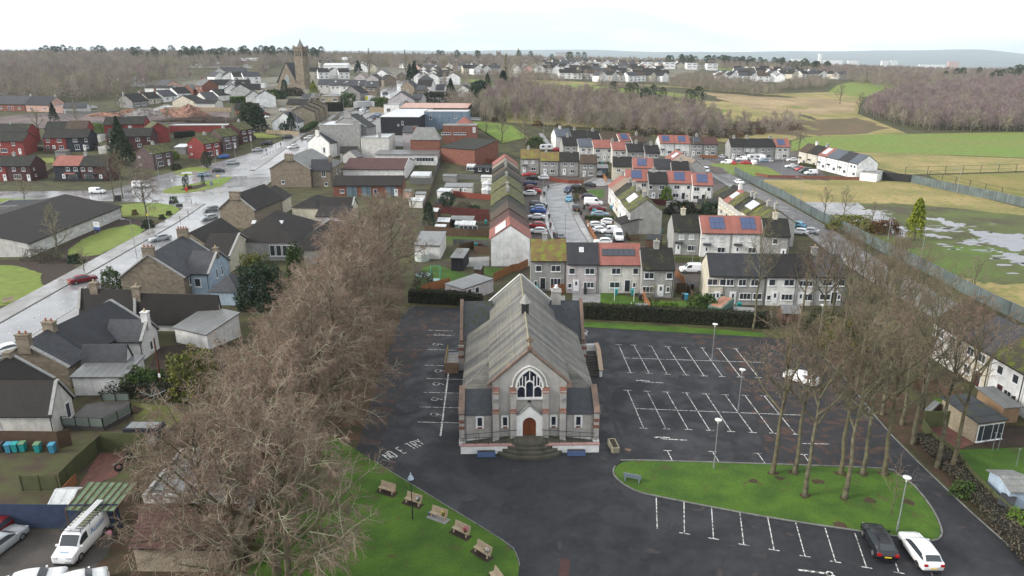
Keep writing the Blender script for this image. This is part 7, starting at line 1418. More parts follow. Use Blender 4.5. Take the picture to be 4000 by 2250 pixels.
def raw_mesh(name,vs,F,k,m):
    me=bpy.data.meshes.new(name); nf=len(F) // k
    me.vertices.add(len(vs)); me.vertices.foreach_set('co',np.asarray(vs,np.float32).ravel()); me.loops.add(len(F)); me.loops.foreach_set('vertex_index',F.astype(np.int32))
    me.polygons.add(nf); me.polygons.foreach_set('loop_start',np.arange(0,nf*k,k,dtype=np.int32)); me.polygons.foreach_set('loop_total',np.full(nf,k,np.int32))
    me.materials.append(m); me.update(calc_edges=True); return me
def grow(seed,Ht,fork,spread,up=.25,droop=.0,nl=9,trunk_r=.3,sub=(7,7,8),tw=.017,lean=0,lens=(.55,.42,.5,.42)):
    rg=random.Random(seed); T,C_,B_=[],[],[]
    def rv():return Vector((rg.gauss(0,1),rg.gauss(0,1),rg.gauss(0,1))).normalized()
    def limb(p,dd,L_,r,lev):
        n=4 if lev == 1 else 3 if lev<4 else 2; st=L_/n; pts=[(p,dd)]; rr=r
        for k in range(n):
            dd=(dd+rv()*(.22 if lev<3 else .3)+Vector((0,0,up*(.6 if lev<3 else .2)-droop*(lev >= 2)*.5))).normalized()
            q=p+dd*st; r2=r*(1-.72*(k+1)/n); (T if lev <= 1 else B_ if (lev <= 3 and len(sub)>2) else C_).append((tuple(p),tuple(q),rr,r2)); p,rr=q,r2; pts.append((p,dd))
        if lev>len(sub):return
        for k in range(sub[lev-1]):
            t=.25+.75*(k+rg.random())/sub[lev-1]; i0=min(n-1,int(t*n)); base=pts[i0][0].lerp(pts[i0+1][0],t*n-i0); d0=pts[i0+1][1]
            side=rv(); side=(side-d0*side.dot(d0)).normalized(); nd=(d0*.75+side*rg.uniform(.6,1.1)).normalized()
            limb(base,nd,L_*lens[lev]*rg.uniform(.75,1.25)*(1.15-.4*t),max(tw,r*.5*(1-.5*t)),lev+1)
    p=Vector((0,0,-.3)); dd=Vector((lean,0,1)).normalized(); n=5; top=Ht*.8; last=p
    levels=[]
    for k in range(n+2):
        z=(k+1)/(n+2)*top; q=Vector((lean*z+rg.uniform(-.15,.15),rg.uniform(-.15,.15),z)); r0=trunk_r*(1-.8*k/(n+2))*(1.25 if k == 0 else 1); r1=trunk_r*(1-.8*(k+1)/(n+2)); T.append((tuple(last),tuple(q),r0,r1)); levels.append((last,q)); last=q
    for k in range(nl):
        t=k/max(1,nl-1); z=fork+(top-fork)*t; seg=min(n+1,max(0,int(z/top*(n+2)))); A,B=levels[seg]; f_=(z-A.z)/max(.01,B.z-A.z); base=A.lerp(B,max(0,min(1,f_)))
        an=k*2.4+rg.uniform(-.4,.4); el=R(25+45*t+rg.uniform(-8,8)); d0=Vector((math.cos(an)*math.cos(el),math.sin(an)*math.cos(el),math.sin(el)))
        limb(base,d0,spread*(1.0-.35*t)*rg.uniform(.85,1.15),trunk_r*.5*(1-.5*t),1)
    return (T,C_,B_) if B_ else (T,C_)
BARK=mat('mossy_green_bark',(.13,.125,.07),(.085,.065,.045),rough=.95,scale=1.6,bump=.5)
BARKG=mat('grey_green_bark',(.15,.14,.09),(.06,.055,.035),rough=.95,scale=1.4,bump=.5)
TWIG=mat('winter_twigs',(.25,.175,.135),(.155,.10,.077),rough=.9,scale=.25,rnd=.2,moss=(.30,.26,.19),mossamt=.55)
TWIGG=mat('olive_twigs',(.22,.195,.115),(.14,.115,.075),rough=.9,scale=.3,rnd=.1)
TWIGP=mat('purple_birch_twigs',(.17,.10,.105),(.12,.085,.08),rough=.9,scale=.2,rnd=.15)
TV={}
PALEB=mat('pale_lichened_branches',(.36,.34,.25),(.2,.175,.12),rough=.95,scale=.35,rnd=.1)
def tree_meshes(key,TC,tm,cm):
    TV[key]=(seg_mesh('trunk',TC[0],tm,7),seg_mesh('crown',TC[1],cm,3),seg_mesh('branches',TC[2],BARKG if key[0] == 'tall' else PALEB,3) if len(TC)>2 else None)
def put_tree(key,p,lb,gp,s=1,rz=0,name='bare_tree',cat='tree',sz=None):
    E=empty(name,p,rz,lb,cat,gp); E.scale=(s,s,sz or s); link('trunk',TV[key][0],E); link('crown',TV[key][1],E); TV[key][2] and link('branches',TV[key][2],E); return E
for k in range(4):tree_meshes(('big',k),grow(11+k,15,2.5,7.6,up=.1,droop=.24,nl=14,sub=(8,8,9),tw=.022,trunk_r=.34),BARK,TWIG)
for k in range(3):tree_meshes(('tall',k),grow(41+k,17.5,7.0,5.6,up=.4,droop=.04,nl=10,sub=(6,7,5),tw=.015,trunk_r=.24,lean=.03*(k-1)),BARKG if k else BARK,TWIGG if k == 1 else TWIG)
for k in range(2):tree_meshes(('mid',k),grow(71+k,9,2,3.6,up=.35,nl=9,sub=(6,6,5),tw=.02,trunk_r=.2),BARKG,TWIGG)
tree_meshes('sapling',grow(90,5.5,1.6,2.6,up=.2,nl=7,sub=(4,4),tw=.012,trunk_r=.07),BARKG,TWIG)
tree_meshes('weeping',grow(95,11,3,4.6,up=.0,droop=.7,nl=12,sub=(7,7,5),tw=.018,trunk_r=.22),BARKG,TWIGP)
tree_meshes('poplar',grow(97,17,3,3.0,up=.9,nl=14,sub=(6,6,5),tw=.03,trunk_r=.3),BARKG,TWIGG)
rg=random.Random(5)
OR2=ORD+['fifteenth','sixteenth','seventeenth','eighteenth','nineteenth','twentieth','twenty-first','twenty-second','twenty-third','twenty-fourth','twenty-fifth','twenty-sixth']
for k,(x,y) in enumerate(((1535,1085),(1500,1200),(1440,1320),(1390,1450),(1325,1600),(1245,1790),(1160,2000),(1080,2240))):
    put_tree(('big',k % 4),P((x,y)),f'big bare drooping tree, {OR2[k]} from the far end of the row beside the car park','row of big bare trees left of the church',rg.uniform(.93,1.06),rg.uniform(0,6))
for k,(x,y) in enumerate(((1230,1640),(950,2330),(1150,2420),(1330,1460),(1400,1255),(1130,1850))):
    put_tree(('big',(k+1) % 4),P((x,y)),'big bare drooping tree, ' +['between the two lines of the row','at the bottom edge left of the lawn','at the bottom edge closest to the lawn','filling the middle of the row beside the vestibule','filling the far middle of the row',  'between the lines above the lawn corner'][k],'row of big bare trees left of the church',rg.uniform(.95,1.05),rg.uniform(0,6))
for k,(x,y) in enumerate(((1410,1130),(1345,1235),(1270,1380),(1195,1540),(1100,1720),(985,1940),(830,2200))):
    put_tree(('big',(k+2) % 4),P((x,y)),f'big bare drooping tree, {OR2[k]} from the far end of the row on the garden side','row of big bare trees left of the church',rg.uniform(.86,.96),rg.uniform(0,6))
for k,(x,y,s,nt_) in enumerate(((3017,1849,1,'leftmost on the grass island'),(3103,1847,.96,'second from the left on the grass island'),(3145,1937,1,'leaning slightly, front left of the grass island'),(3285,1851,.98,'middle of the back edge of the grass island'),(3299,1946,1.02,'with pale trunk, front centre of the grass island'),(3369,1853,.95,'behind the lawn centre, second from right at the back edge'),(3454,1853,1,'rightmost at the back edge of the grass island'),
        (3567,1735,1.03,'nearest the right-hand patio corner'),(3660,1828,1.05,'pale leaning trunk in front of the garden room'),(3714,1842,1.05,'twin of the pale trunk in front of the garden room'),(3447,1620,.95,'standing in leaf litter beyond the drive'),(3522,1660,.95,'just left of the small brown shed'),(3348,1506,.95,'halfway up the leafy strip'),(3402,1448,.92,'upper part of the leafy strip'),
        (3200,1335,.95,'corner of the car park by the hedge end'),(3290,1372,.98,'behind the lone white car'),(3440,1505,.95,'in the thick of the leafy strip'),(3120,1308,.85,'right of the hedge tree'),(3240,1290,.9,'behind the hedge end, left one'),(3340,1300,.92,'behind the hedge end, right one'),(3420,1370,.95,'upper strip near the pink roofed house'),(3520,1480,.95,'in front of the cream houses'),(3600,1600,.95,'beside the garden of the cream houses'),(3480,1330,.9,'farthest up the leafy strip'))):
    put_tree(('tall',k % 3),P((x,y)),f'tall bare tree, {nt_}','tall bare trees on the right',s,rg.uniform(0,6))
for k,(x,y) in enumerate(((3017,1849),(3103,1847),(3145,1937),(3285,1851),(3299,1946),(3369,1853),(3454,1853),(3200,1882),(2942,1880),(3395,1955),(3545,1962),(3280,2052),(3050,1870))):
    q=P((x,y)); sheet('fallen_leaves',wob([(q.x+.6*math.cos(R(t*45)),q.y+.45*math.sin(R(t*45))) for t in range(8)],.2,.3,k),LITTER,.05,px=False)
put_tree(('tall',1),P((2942,1283)),'bare tree with an ivy-pale trunk growing through the dark hedge','tall bare trees on the right',.92,1)
put_tree('sapling',P((3481,2007)),'thin pale sapling beside the lamp on the grass island','bare saplings',1,0,'sapling'); put_tree('weeping',P((573,857)),'weeping purplish birch on the round lawn by the junction','bare trees by the main road',1.1,0)
for k_2,x,y,s,lb in ((('mid',0),228,998,1.15,'olive twigged tree in front of the shuttered white building'),(('mid',1),97,782,.75,'small spreading tree on the far verge at the left edge'),(('tall',1),447,790,.85,'tall slender tree behind the roof of the shuttered building'),(('tall',2),480,775,.8,'second slender tree behind the shuttered building'),('weeping',560,770,1.0,'pinkish birch in front of the white minibus'),(('mid',0),151,519,1.1,'bare tree at the near edge of the demolition site'),(('mid',1),470,455,1.4,'twiggy tree in front of the grey gabled bungalow'),(('mid',0),300,490,1,'low spreading tree on the rubble ground'),(('mid',1),660,490,.9,'bare tree behind the red garages'),
        (('mid',0),1975,470,1.6,'big grey-green bare tree at the end of the green verge'),(('mid',1),2055,535,1.3,'olive tree beside the long steps'),(('mid',0),2050,590,1.2,'round olive tree left of the head terrace'),(('mid',1),1900,520,1.3,'bare tree on the verge beside the blue-grey building'),(('mid',0),1960,555,1.2,'forked bare tree by the waste heap'),(('mid',0),1440,300,2.0,'tall bare tree beside the upper main street'),(('mid',1),1590,300,2.0,'tall bare tree right of the street end'),(('mid',1),1750,310,1.8,'round bare tree among the village houses'),('poplar',1975,370,1.6,'tall pale bare tree standing above the wood'),('poplar',1445,290,1.5,'pale poplar on the skyline left of the street'),('poplar',1585,285,1.4,'pale poplar on the skyline right of the street'),
        (('mid',0),3220,835,.75,'small bare tree beside the flooded old car park'),(('mid',1),3295,850,.8,'grey twiggy tree by the flooded shrubs'),(('mid',0),3405,875,.6,'small bare tree standing in the flood water'),(('mid',1),3445,885,.55,'second small bare tree in the flood water'),(('mid',0),3798,1145,.7,'lone grey bush-like tree right of the lane'),(('mid',1),3280,405,1.5,'lone round bare tree in the straw field'),('weeping',3120,590,1.1,'pinkish birch left of the slanting terrace'),(('mid',0),3355,440,1.4,'bare tree at the left tip of the right-hand wood'),
        (('mid',1),2275,740,.6,'reddish bare shrub tree at the cul-de-sac head'),(('mid',0),2545,1215,.5,'thin upright bare shrub in the lawn'),(('mid',0),2300,525,.9,'pale birch behind the rearmost terrace'),(('mid',1),1790,1040,.5,'round twiggy bush by the black garage'),(('mid',0),1610,850,.8,'pale twiggy tree right of the big row'),(('mid',0),1250,470,1.5,'bare tree in front of the white terrace below the tower'),(('mid',1),330,1060,.5,'thin shrub tree on the road edge by the stone house')):
    put_tree(k_2,P((x,y)),lb,'scattered bare trees',s,rg.uniform(0,6))
# leafy (evergreen) crowns
def leaf_mesh(name,shape,n,size,m,seed=0,core=None):
    rs=np.random.RandomState(seed); P3=[]
    while len(P3)<n:
        k=n*2; q=shape(rs,k); P3=q if len(P3) == 0 else np.vstack([P3,q])
    P3=P3[:n]; A=rs.normal(size=(n,3)); A /= np.linalg.norm(A,axis=1)[:,None]; B=rs.normal(size=(n,3)); B=np.cross(A,B); B /= np.linalg.norm(B,axis=1)[:,None]
    s=size*rs.uniform(.5,1.3,(n,1)); vs=np.stack([P3-A*s,P3+B*s*.6,P3+A*s,P3-B*s*.6],1).reshape(-1,3)
    return raw_mesh(name,vs,np.arange(4*n),4,m)
def cone(Ht,Rd,z0=.1,pw=1,lump=.25):
    def fn(rs,n):
        t=rs.rand(n) ** .7; an=rs.rand(n)*6.283; prof=(1-t) ** pw*Rd if pw<5 else Rd*np.sqrt(np.clip(1-(2*t-1) ** 2,0,1)); r=prof*np.sqrt(rs.uniform(.35,1,n))*(1+lump*np.sin(an*5+t*14)*np.sin(t*23+an*2))
        return np.stack([r*np.cos(an),r*np.sin(an),z0+t*Ht],1)
    return fn
def dome(Rx,Ry,Hh,lump=.2,sd=0):
    def fn(rs,n):
        v=rs.normal(size=(n,3)); v /= np.linalg.norm(v,axis=1)[:,None]; v[:,2]=np.abs(v[:,2]); r=rs.uniform(.6,1,n) ** .5*(1+lump*np.sin(v[:,0]*5+sd)*np.cos(v[:,1]*6+sd)+.1*np.sin(v[:,2]*11))
        return v*r[:,None]*np.array([[Rx,Ry,Hh]])
    return fn
EV={k:mat('foliage_' +k,c1,c2,rough=.9,scale=.9,rnd=.1) for k,(c1,c2) in {'dark':((.03,.055,.028),(.016,.03,.017)),'conifer':((.045,.065,.025),(.022,.036,.018)),'gold':((.22,.24,.02),(.09,.13,.015)),'olive':((.15,.15,.03),(.07,.085,.02)),'ivy':((.06,.10,.02),(.03,.055,.015)),'lime':((.12,.19,.02),(.06,.11,.015)),'hedge':((.04,.045,.018),(.02,.024,.012)),'rust':((.13,.06,.03),(.07,.04,.02)),'scrub':((.1,.085,.06),(.06,.05,.035))}.items()}
def evergreen(lb,px,Ht,Rd,mk='dark',pw=.8,n=2600,size=.22,name='conifer',cat='tree',gp='evergreen trees',sd=1):
    E=empty(name,P(px),sd,lb,cat,gp); MB().tube((0,0,-.2),(0,0,Ht*.6),.12+Rd*.05,.05,7).build('trunk',BARK,E); link('crown',leaf_mesh('crown',cone(Ht*.95,Rd,Ht*.06,pw),n,size,EV[mk],sd),E); return E
def bush(lb,px,Rx,Ry,Hh,mk,n=1500,size=.16,name='bush',gp='garden bushes',sd=1,rz=0,lump=.2):
    o=link(name,leaf_mesh(name,dome(Rx,Ry,Hh,lump,sd),n,size,EV[mk],sd),None,P(px),rz); tag(o,lb,'bush',gp); return o
for q in (('tall dark conifer standing among the maroon brick houses',(480,640),17,5.5,'conifer',1.0,4200,.5),('small pointed conifer at the demolition site edge',(213,478),9,2.6,'dark',.8,1600,.3),('clipped round-topped evergreen beside the red gabled house',(810,658),6,1.9,'dark',9,1800,.18),('left of the two big conifers behind the corner lawn',(985,512),12,5,'conifer',9,3500,.45),('right of the two big conifers behind the corner lawn',(1010,508),10,4.5,'dark',.6,2500,.45),
          ('golden cone-shaped conifer below the stone church',(1226,372),8.5,3.6,'gold',.8,1500,.4),('pointed conifer in the garden of the white cottage',(1140,513),8,2.8,'dark',.7,1500,.35),('round clipped conifer in the garden of the white cottage',(1107,518),4,1.8,'dark',9,900,.25),('tall conifer beside the upper main street',(1602,318),13,3.6,'conifer',.8,1800,.7),('broad conifer right of the tall one by the street',(1620,320),15,5,'dark',.9,1800,.8),('conifer left of the grey bungalow',(1762,392),12,4.2,'dark',.9,1500,.6),('round dark pine right of the grey bungalow',(1877,393),11,6,'dark',9,2000,.7),('narrow dark cypress on the field edge',(1965,372),15,2.4,'dark',9,1100,.6),
          ('small fir by the green field',(1905,350),11,3.5,'conifer',.8,700,.6),('conifer above the village street',(1400,288),12,5,'dark',.8,700,.8),('golden conifer standing in the flooded marsh',(3569,938),9.5,2.1,'gold',.45,3200,.24),('dark cypress beside the brown garden shed',(1677,892),6.5,1.8,'dark',.45,2600,.16),('round dark evergreen in the long back gardens',(1748,815),4.6,2.2,'dark',9,1600,.2),('left slim cypress on the grass island',(722,738),3.8,.6,'dark',9,500,.14),('second slim cypress on the grass island',(733,730),4.2,.65,'dark',9,500,.14),('right slim cypress on the grass island',(794,722),3.4,.8,'dark',.7,500,.14),('columnar dark yew beside the stone church',(1115,388),11,2,'dark',9,800,.4)):
    evergreen(q[0],q[1],q[2],q[3],q[4],q[5],q[6],q[7],sd=int(q[1][0]) % 97)
for q in (('large yellow-green bush behind the whitewashed outhouse',i_(1985,870),3.6,3.2,6,'olive',4500,.2),('ivy-covered tree stump column by the big row',f(390,1150),1.8,1.8,8.5,'ivy',3800,.2),('big dark evergreen mass behind the pale blue annexe',(1025,1195),4.2,3.6,7.5,'dark',6000,.22),('olive bush on top of the evergreen mass',(1000,1100),3.2,2.6,5.5,'olive',3000,.2),('ivy hedge beside the flat-roofed extension',i_(1450,850),3.0,2.0,3.2,'ivy',3800,.16),('dark ivy spilling over the lean-to wall',i_(1250,860),3.0,1.2,2.4,'hedge',2200,.16),('dark evergreen by the road left of the stone gable',(440,1130),1.8,1.6,4.2,'ivy',2000,.17),('low dark shrub at the foot of the long verge',e(715,905),1.7,1.3,1.8,'dark',1200,.15),('dark shrub under the tall lamp post',e(1400,580),1.6,1.3,2.2,'dark',1200,.15),
          ('purplish bare shrub in the dark bed by the white building',e(360,880),3.5,2,2.6,'scrub',2200,.1),('second brownish shrub in the dark bed',e(490,900),2.6,1.6,2.2,'scrub',1600,.1),('left clipped dark bush on the junction lawn',e(1275,460),.8,.8,1.6,'rust',700,.12),('middle clipped dark bush on the junction lawn',e(1530,498),.8,.8,1.3,'hedge',700,.12),('right clipped dark bush on the junction lawn',e(1595,460),.8,.8,1.2,'hedge',700,.12),('green bush behind the black planter tubs',e(1640,345),1.3,1,2.0,'ivy',900,.14),('rusty bush on the grass island',e(1790,215),.9,.7,1.2,'rust',500,.13),('bright yellow-green bush before the pink terrace',s_(582,650),2.0,1.8,4.2,'lime',1600,.24),
          ('wide dark evergreen between the terraces',s_(760,800),4.4,2.2,3.6,'hedge',3200,.22),('dark green hedge block right of the wide evergreen',s_(1130,800),4.2,1.5,3.2,'dark',3000,.2),('bright green conifer bush behind the church hedge',g(1440,1420),2.4,1.4,2.6,'lime',2600,.16),('darker green bush right of the bright one at the hedge',g(1790,1420),2.8,1.5,4.0,'ivy',3200,.18),('hedge clump at the street corner',g(640,250),2.2,1.6,2.0,'hedge',1200,.16),('small green hedge at the street side',g(605,318),.9,.9,1.9,'olive',500,.15),('light olive shrubs at the flooded old car park',h(780,590),6,3,3.6,'olive',4000,.2),('brown shrubs beside the flooded grass',h(1090,630),4,2,3.4,'rust',2500,.18),('olive shrub cluster beyond the palisade fence',h(980,620),3.4,2,2.6,'olive',1800,.18),
          ('green thicket right of the car park trees',(3290,1350),3.5,3,4.5,'olive',3500,.18),('dark thicket among the right-hand trees',(3230,1300),3.5,2.5,3.5,'hedge',2500,.18),('reddish dome-shaped shrub beside the pools',f(1590,1130),2.0,1.6,3,'scrub',2600,.1),('pale willow-like shrub in the back gardens',f(1960,415),2.6,2,2.6,'scrub',1600,.14),('dark bush in the back gardens',f(2070,420),1.6,1.2,1.6,'dark',900,.15),('hedge ball by the purple-brown house',a(1775,1320),1.8,1.5,2.2,'hedge',900,.2),('lime green topiary beside the purple-brown house',a(1775,1215),1.2,1.2,3.2,'lime',900,.2),('bright lime shrub behind the dark pair',a(970,950),4,3,4.5,'lime',900,.35),
          ('round yellow-green shrub left of the stone church',r_(812,800),3,3,6,'gold',700,.45),('green garden thicket before the stone church',r_(900,700),6,4,5.5,'ivy',1300,.6),('dark garden thicket right of the forked tree',r_(1280,640),6,4,5,'scrub',1500,.6),('evergreen right of the church porch',r_(1280,490),4,3,6,'dark',900,.6),('green hedge at the flats corner',r_(2380,860),5,4,8,'ivy',1200,.5),('hedge by the bus lane',q_(740,710),5,3,5,'ivy',900,.45),('olive hedge by the bus lane',q_(840,700),4,3,5,'olive',900,.45),('dark hedge behind the rust-streaked roof',q_(1700,640),15,3,6,'hedge',2500,.5),('yellow shrub in the dark hedge',q_(1805,610),2.5,2,4,'gold',400,.4),
          ('sprawling bare bush beside the pedestrian road and stone house',(400,1150),3,1.6,2.2,'scrub',1500,.1),('green shrub by the right edge lawn',(3990,2060),1.5,1.2,1.6,'lime',900,.14),('moss green shrub on the right fence',(3760,1935),1.2,1,1.5,'ivy',900,.14),('shrub clump below the steps',c(240,1085),4,3,4,'ivy',1200,.35)):
    bush(*q,sd=int(q[1][0]) % 53)
def hedge(lb,pts,wd,hgt,mk='hedge',n=260,size=.13,gp='hedges'):
    W_=[P(p) for p in pts]; A0=W_[0]; rs=np.random.RandomState(3); Q=[]
    for A,B in zip(W_[:-1],W_[1:]):
        dd=(B-A); Ln=dd.xy.length; k=int(Ln*n*(hgt+wd)/4); t=rs.rand(k); nn=np.array([-dd.y,dd.x])/Ln; face=rs.rand(k); u=rs.uniform(-.5,.5,k)*wd; z=rs.rand(k)*hgt
        top=face<wd/(wd+2*hgt); z=np.where(top,hgt*rs.uniform(.92,1.03,k),z); u=np.where(top,u,np.sign(u)*wd/2*rs.uniform(.85,1.08,k))
        Q.append(np.stack([A.x-A0.x+dd.x*t+nn[0]*u,A.y-A0.y+dd.y*t+nn[1]*u,z+(A.z-A0.z)+(B.z-A.z)*t],1))
    Q=np.vstack(Q); k=len(Q); A=rs.normal(size=(k,3)); A /= np.linalg.norm(A,axis=1)[:,None]; B=np.cross(A,rs.normal(size=(k,3))); B /= np.linalg.norm(B,axis=1)[:,None]; s=size*rs.uniform(.6,1.3,(k,1))
    vs=np.stack([Q-A*s,Q+B*s*.6,Q+A*s,Q-B*s*.6],1).reshape(-1,3); o=link('hedge',raw_mesh('hedge',vs,np.arange(4*k),4,EV[mk]),None,A0)
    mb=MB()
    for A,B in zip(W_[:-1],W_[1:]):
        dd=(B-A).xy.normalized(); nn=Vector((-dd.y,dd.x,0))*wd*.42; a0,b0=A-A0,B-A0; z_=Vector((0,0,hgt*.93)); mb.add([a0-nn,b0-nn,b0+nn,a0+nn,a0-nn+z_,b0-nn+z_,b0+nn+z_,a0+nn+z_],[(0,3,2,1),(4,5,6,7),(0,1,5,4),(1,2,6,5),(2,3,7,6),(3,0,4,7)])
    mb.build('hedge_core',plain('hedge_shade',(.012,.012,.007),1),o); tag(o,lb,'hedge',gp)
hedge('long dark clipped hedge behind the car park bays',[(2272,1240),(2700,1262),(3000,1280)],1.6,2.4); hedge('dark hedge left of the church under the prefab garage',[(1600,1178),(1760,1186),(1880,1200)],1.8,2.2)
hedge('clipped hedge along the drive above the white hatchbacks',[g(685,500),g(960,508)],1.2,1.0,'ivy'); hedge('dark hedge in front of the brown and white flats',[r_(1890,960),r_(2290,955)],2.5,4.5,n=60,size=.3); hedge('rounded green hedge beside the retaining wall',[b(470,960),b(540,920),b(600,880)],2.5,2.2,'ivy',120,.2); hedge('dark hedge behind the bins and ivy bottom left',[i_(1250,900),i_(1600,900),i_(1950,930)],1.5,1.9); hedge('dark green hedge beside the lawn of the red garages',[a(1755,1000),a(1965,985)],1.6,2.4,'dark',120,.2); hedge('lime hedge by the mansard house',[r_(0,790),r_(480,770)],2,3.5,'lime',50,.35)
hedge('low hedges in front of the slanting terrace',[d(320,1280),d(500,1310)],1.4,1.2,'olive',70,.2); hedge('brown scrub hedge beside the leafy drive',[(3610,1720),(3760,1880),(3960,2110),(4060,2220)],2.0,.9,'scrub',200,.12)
# ---- woods: many small trees as one mass each
wt=[]
def wood_src(nm,seed,cm,tm,Ht,up,px,lb,tw=.05,sub=(6,9),sp=4.2):
    T,C_=grow(seed,Ht,Ht*.15,sp,up=up,nl=13,sub=sub,tw=tw,trunk_r=.14); me=seg_mesh('woodland_tree',T+C_,cm,3); o=link('woodland_tree',me,None,P(px)); tag(o,lb,'tree','trees at the wood edge'); return o
WG1=mat('grey_brown_twigs',(.35,.30,.245),(.25,.21,.18),rough=1,scale=.15,rnd=.22); WG2=mat('olive_brown_twigs',(.34,.31,.22),(.24,.22,.16),rough=1,scale=.15,rnd=.2); WG3=mat('purple_brown_twigs',(.31,.235,.23),(.24,.185,.18),rough=1,scale=.15,rnd=.18)
ws1=wood_src('w',201,WG1,None,9,.12,(2140,505),'grey twiggy tree at the foot of the central wood'); ws2=wood_src('w',202,WG2,None,8,.05,(2400,520),'olive twiggy tree at the foot of the central wood'); ws3=wood_src('w',203,WG3,None,10,.4,(3640,510),'purple birch at the near edge of the right-hand wood',sp=3.4)
ws4=link('pine_tree',leaf_mesh('pine_tree',cone(11,3.6,1.5,9,.35),420,.55,EV['conifer'],7),None,P((2395,395))); tag(ws4,'dark pine standing in the central wood','tree','trees at the wood edge')
for k,(x,y) in enumerate(((2455,392),(2475,400),(2515,435),(2585,410),(2690,430),(2725,425),(2550,400))):
    o=clone(ws4,P((x,y)),k,.9+.1*(k % 3),f'dark pine, {ORD[k]} along the top of the central wood')
def gn_scatter(name,pts,src,label,seed):
    me=bpy.data.meshes.new(name); me.from_pydata([tuple(p[:3]) for p in pts],[],[]); o=link(name,me); rg2=random.Random(seed)
    at=me.attributes.new('rz','FLOAT','POINT'); at.data.foreach_set('value',[rg2.uniform(0,6.28) for _ in pts]); at=me.attributes.new('sc','FLOAT','POINT'); at.data.foreach_set('value',[p[3] for p in pts])
    ng=bpy.data.node_groups.new(name,'GeometryNodeTree'); ng.interface.new_socket('Geometry',in_out='INPUT',socket_type='NodeSocketGeometry'); ng.interface.new_socket('Geometry',in_out='OUTPUT',socket_type='NodeSocketGeometry')
    N=ng.nodes; i0=N.new('NodeGroupInput'); o0=N.new('NodeGroupOutput'); ip=N.new('GeometryNodeInstanceOnPoints'); oi=N.new('GeometryNodeObjectInfo'); oi.inputs['Object'].default_value=src
    def na(nm):
        q=N.new('GeometryNodeInputNamedAttribute'); q.data_type='FLOAT'; q.inputs['Name'].default_value=nm; return q.outputs['Attribute']
    cb=N.new('ShaderNodeCombineXYZ'); lk=ng.links.new; lk(i0.outputs[0],ip.inputs['Points']); lk(oi.outputs['Geometry'],ip.inputs['Instance']); lk(na('rz'),cb.inputs[2]); lk(cb.outputs[0],ip.inputs['Rotation']); lk(na('sc'),ip.inputs['Scale']); lk(ip.outputs[0],o0.inputs[0])
    m_2=o.modifiers.new('scatter','NODES'); m_2.node_group=ng; return tag(o,label,'wood',None,'stuff')
def in_poly(x,y,pl):
    c_=False
    for k in range(len(pl)):
        A,B=pl[k],pl[k-1]
        if (A[1]>y) != (B[1]>y) and x<(B[0]-A[0])*(y-A[1])/(B[1]-A[1])+A[0]:c_=not c_
    return c_
def toW(poly):return [tuple(P(p)[:2]) for p in poly]
CLEAR=[]
def wood(name,pl,sp,mixr,label,s0=.8,s1=1.25,seed=1,grow_d=0,skip=None):
    rg2=random.Random(seed); ys=[p[1] for p in pl]; xs=[p[0] for p in pl]; out={k:[] for k in range(len(mixr))}; y=min(ys)
    while y<max(ys):
        st=sp*(1+grow_d*max(0,y-400)/1000); x=min(xs)
        while x<max(xs):
            X,Y=x+rg2.uniform(-.45,.45)*st,y+rg2.uniform(-.45,.45)*st
            if in_poly(X,Y,pl) and not (skip and skip(X,Y)) and Y<1640:
                r=rg2.random()+.18*math.sin(X/37+seed)*math.sin(Y/29); acc=0
                for k,(src,w_) in enumerate(mixr):
                    acc+= w_
                    if r<acc or k == len(mixr)-1:out[k].append((X,Y,H(X,Y)-.2,rg2.uniform(s0,s1))); break
            x+= st
        y+= st*.9
    for k,(src,w_) in enumerate(mixr):
        if out[k]:gn_scatter(name,out[k],src,label+('' if k == 0 else {1:', olive toned trees',2:', purplish trees',3:', dark pines'}.get(k,'')),seed*7+k)
def az(y,*q):return [(a_*y_,y_) for a_,y_ in q]
PW=lambda px:(P(px).x,P(px).y)
wood('woodland',toW([(1895,400),(2010,352),(2200,385),(2400,402),(2520,432),(2700,440),(2790,468),(2870,520),(2720,545),(2560,528),(2400,515),(2250,492),(2100,478),(1940,470),(1880,440)]),5.2,((ws1,.42),(ws2,.3),(ws3,.28)),'tangled bare wood between the estate and the straw field',.75,1.2,3)
ws5=bush('low brown scrub bush behind the rearmost terrace',(2420,505),3.2,3.2,3.4,'scrub',420,.38,name='scrub_bush')
ws6=bush('low rusty scrub bush behind the rearmost terrace',(2480,512),3.0,3.0,2.8,'rust',380,.36,name='scrub_bush')
wood('scrub',toW([(1900,470),(2200,500),(2500,530),(2800,550),(3050,520),(3150,500),(3080,470),(2900,490),(2700,520),(2500,515),(2100,480)]),5,((ws5,.4),(ws6,.3),(ws1,.3)),'low scrub along the estate edge',.5,.95,4)
wood('woodland',toW([(3375,445),(3440,405),(3520,385),(3700,372),(3800,350),(4250,330),(4250,520),(3900,515),(3640,512),(3520,490),(3430,465)]),5.0,((ws2,.25),(ws1,.2),(ws3,.55)),'purple-brown birch wood on the right',.9,1.35,5)
wood('woodland',toW([(2200,320),(2060,300),(2070,318),(2210,325)]),6,((ws1,1),),'dark thicket at the near edge of the far village',.5,.8,6)
wood('woodland',toW([(2325,330),(2500,345),(2530,352),(2400,350),(2330,340)]),5,((ws1,1),),'low thicket on the far field edge',.35,.6,7)
wood('woodland',toW([(2600,340),(2640,312),(2720,305),(2830,322),(2960,335),(3040,355),(3210,345),(3240,325),(3200,315),(3080,330),(3000,362),(3060,378),(2950,376),(2800,362),(2680,352)]),6,((ws1,.6),(ws2,.4)),'bushy wood in front of the right-hand village',.5,.85,8)
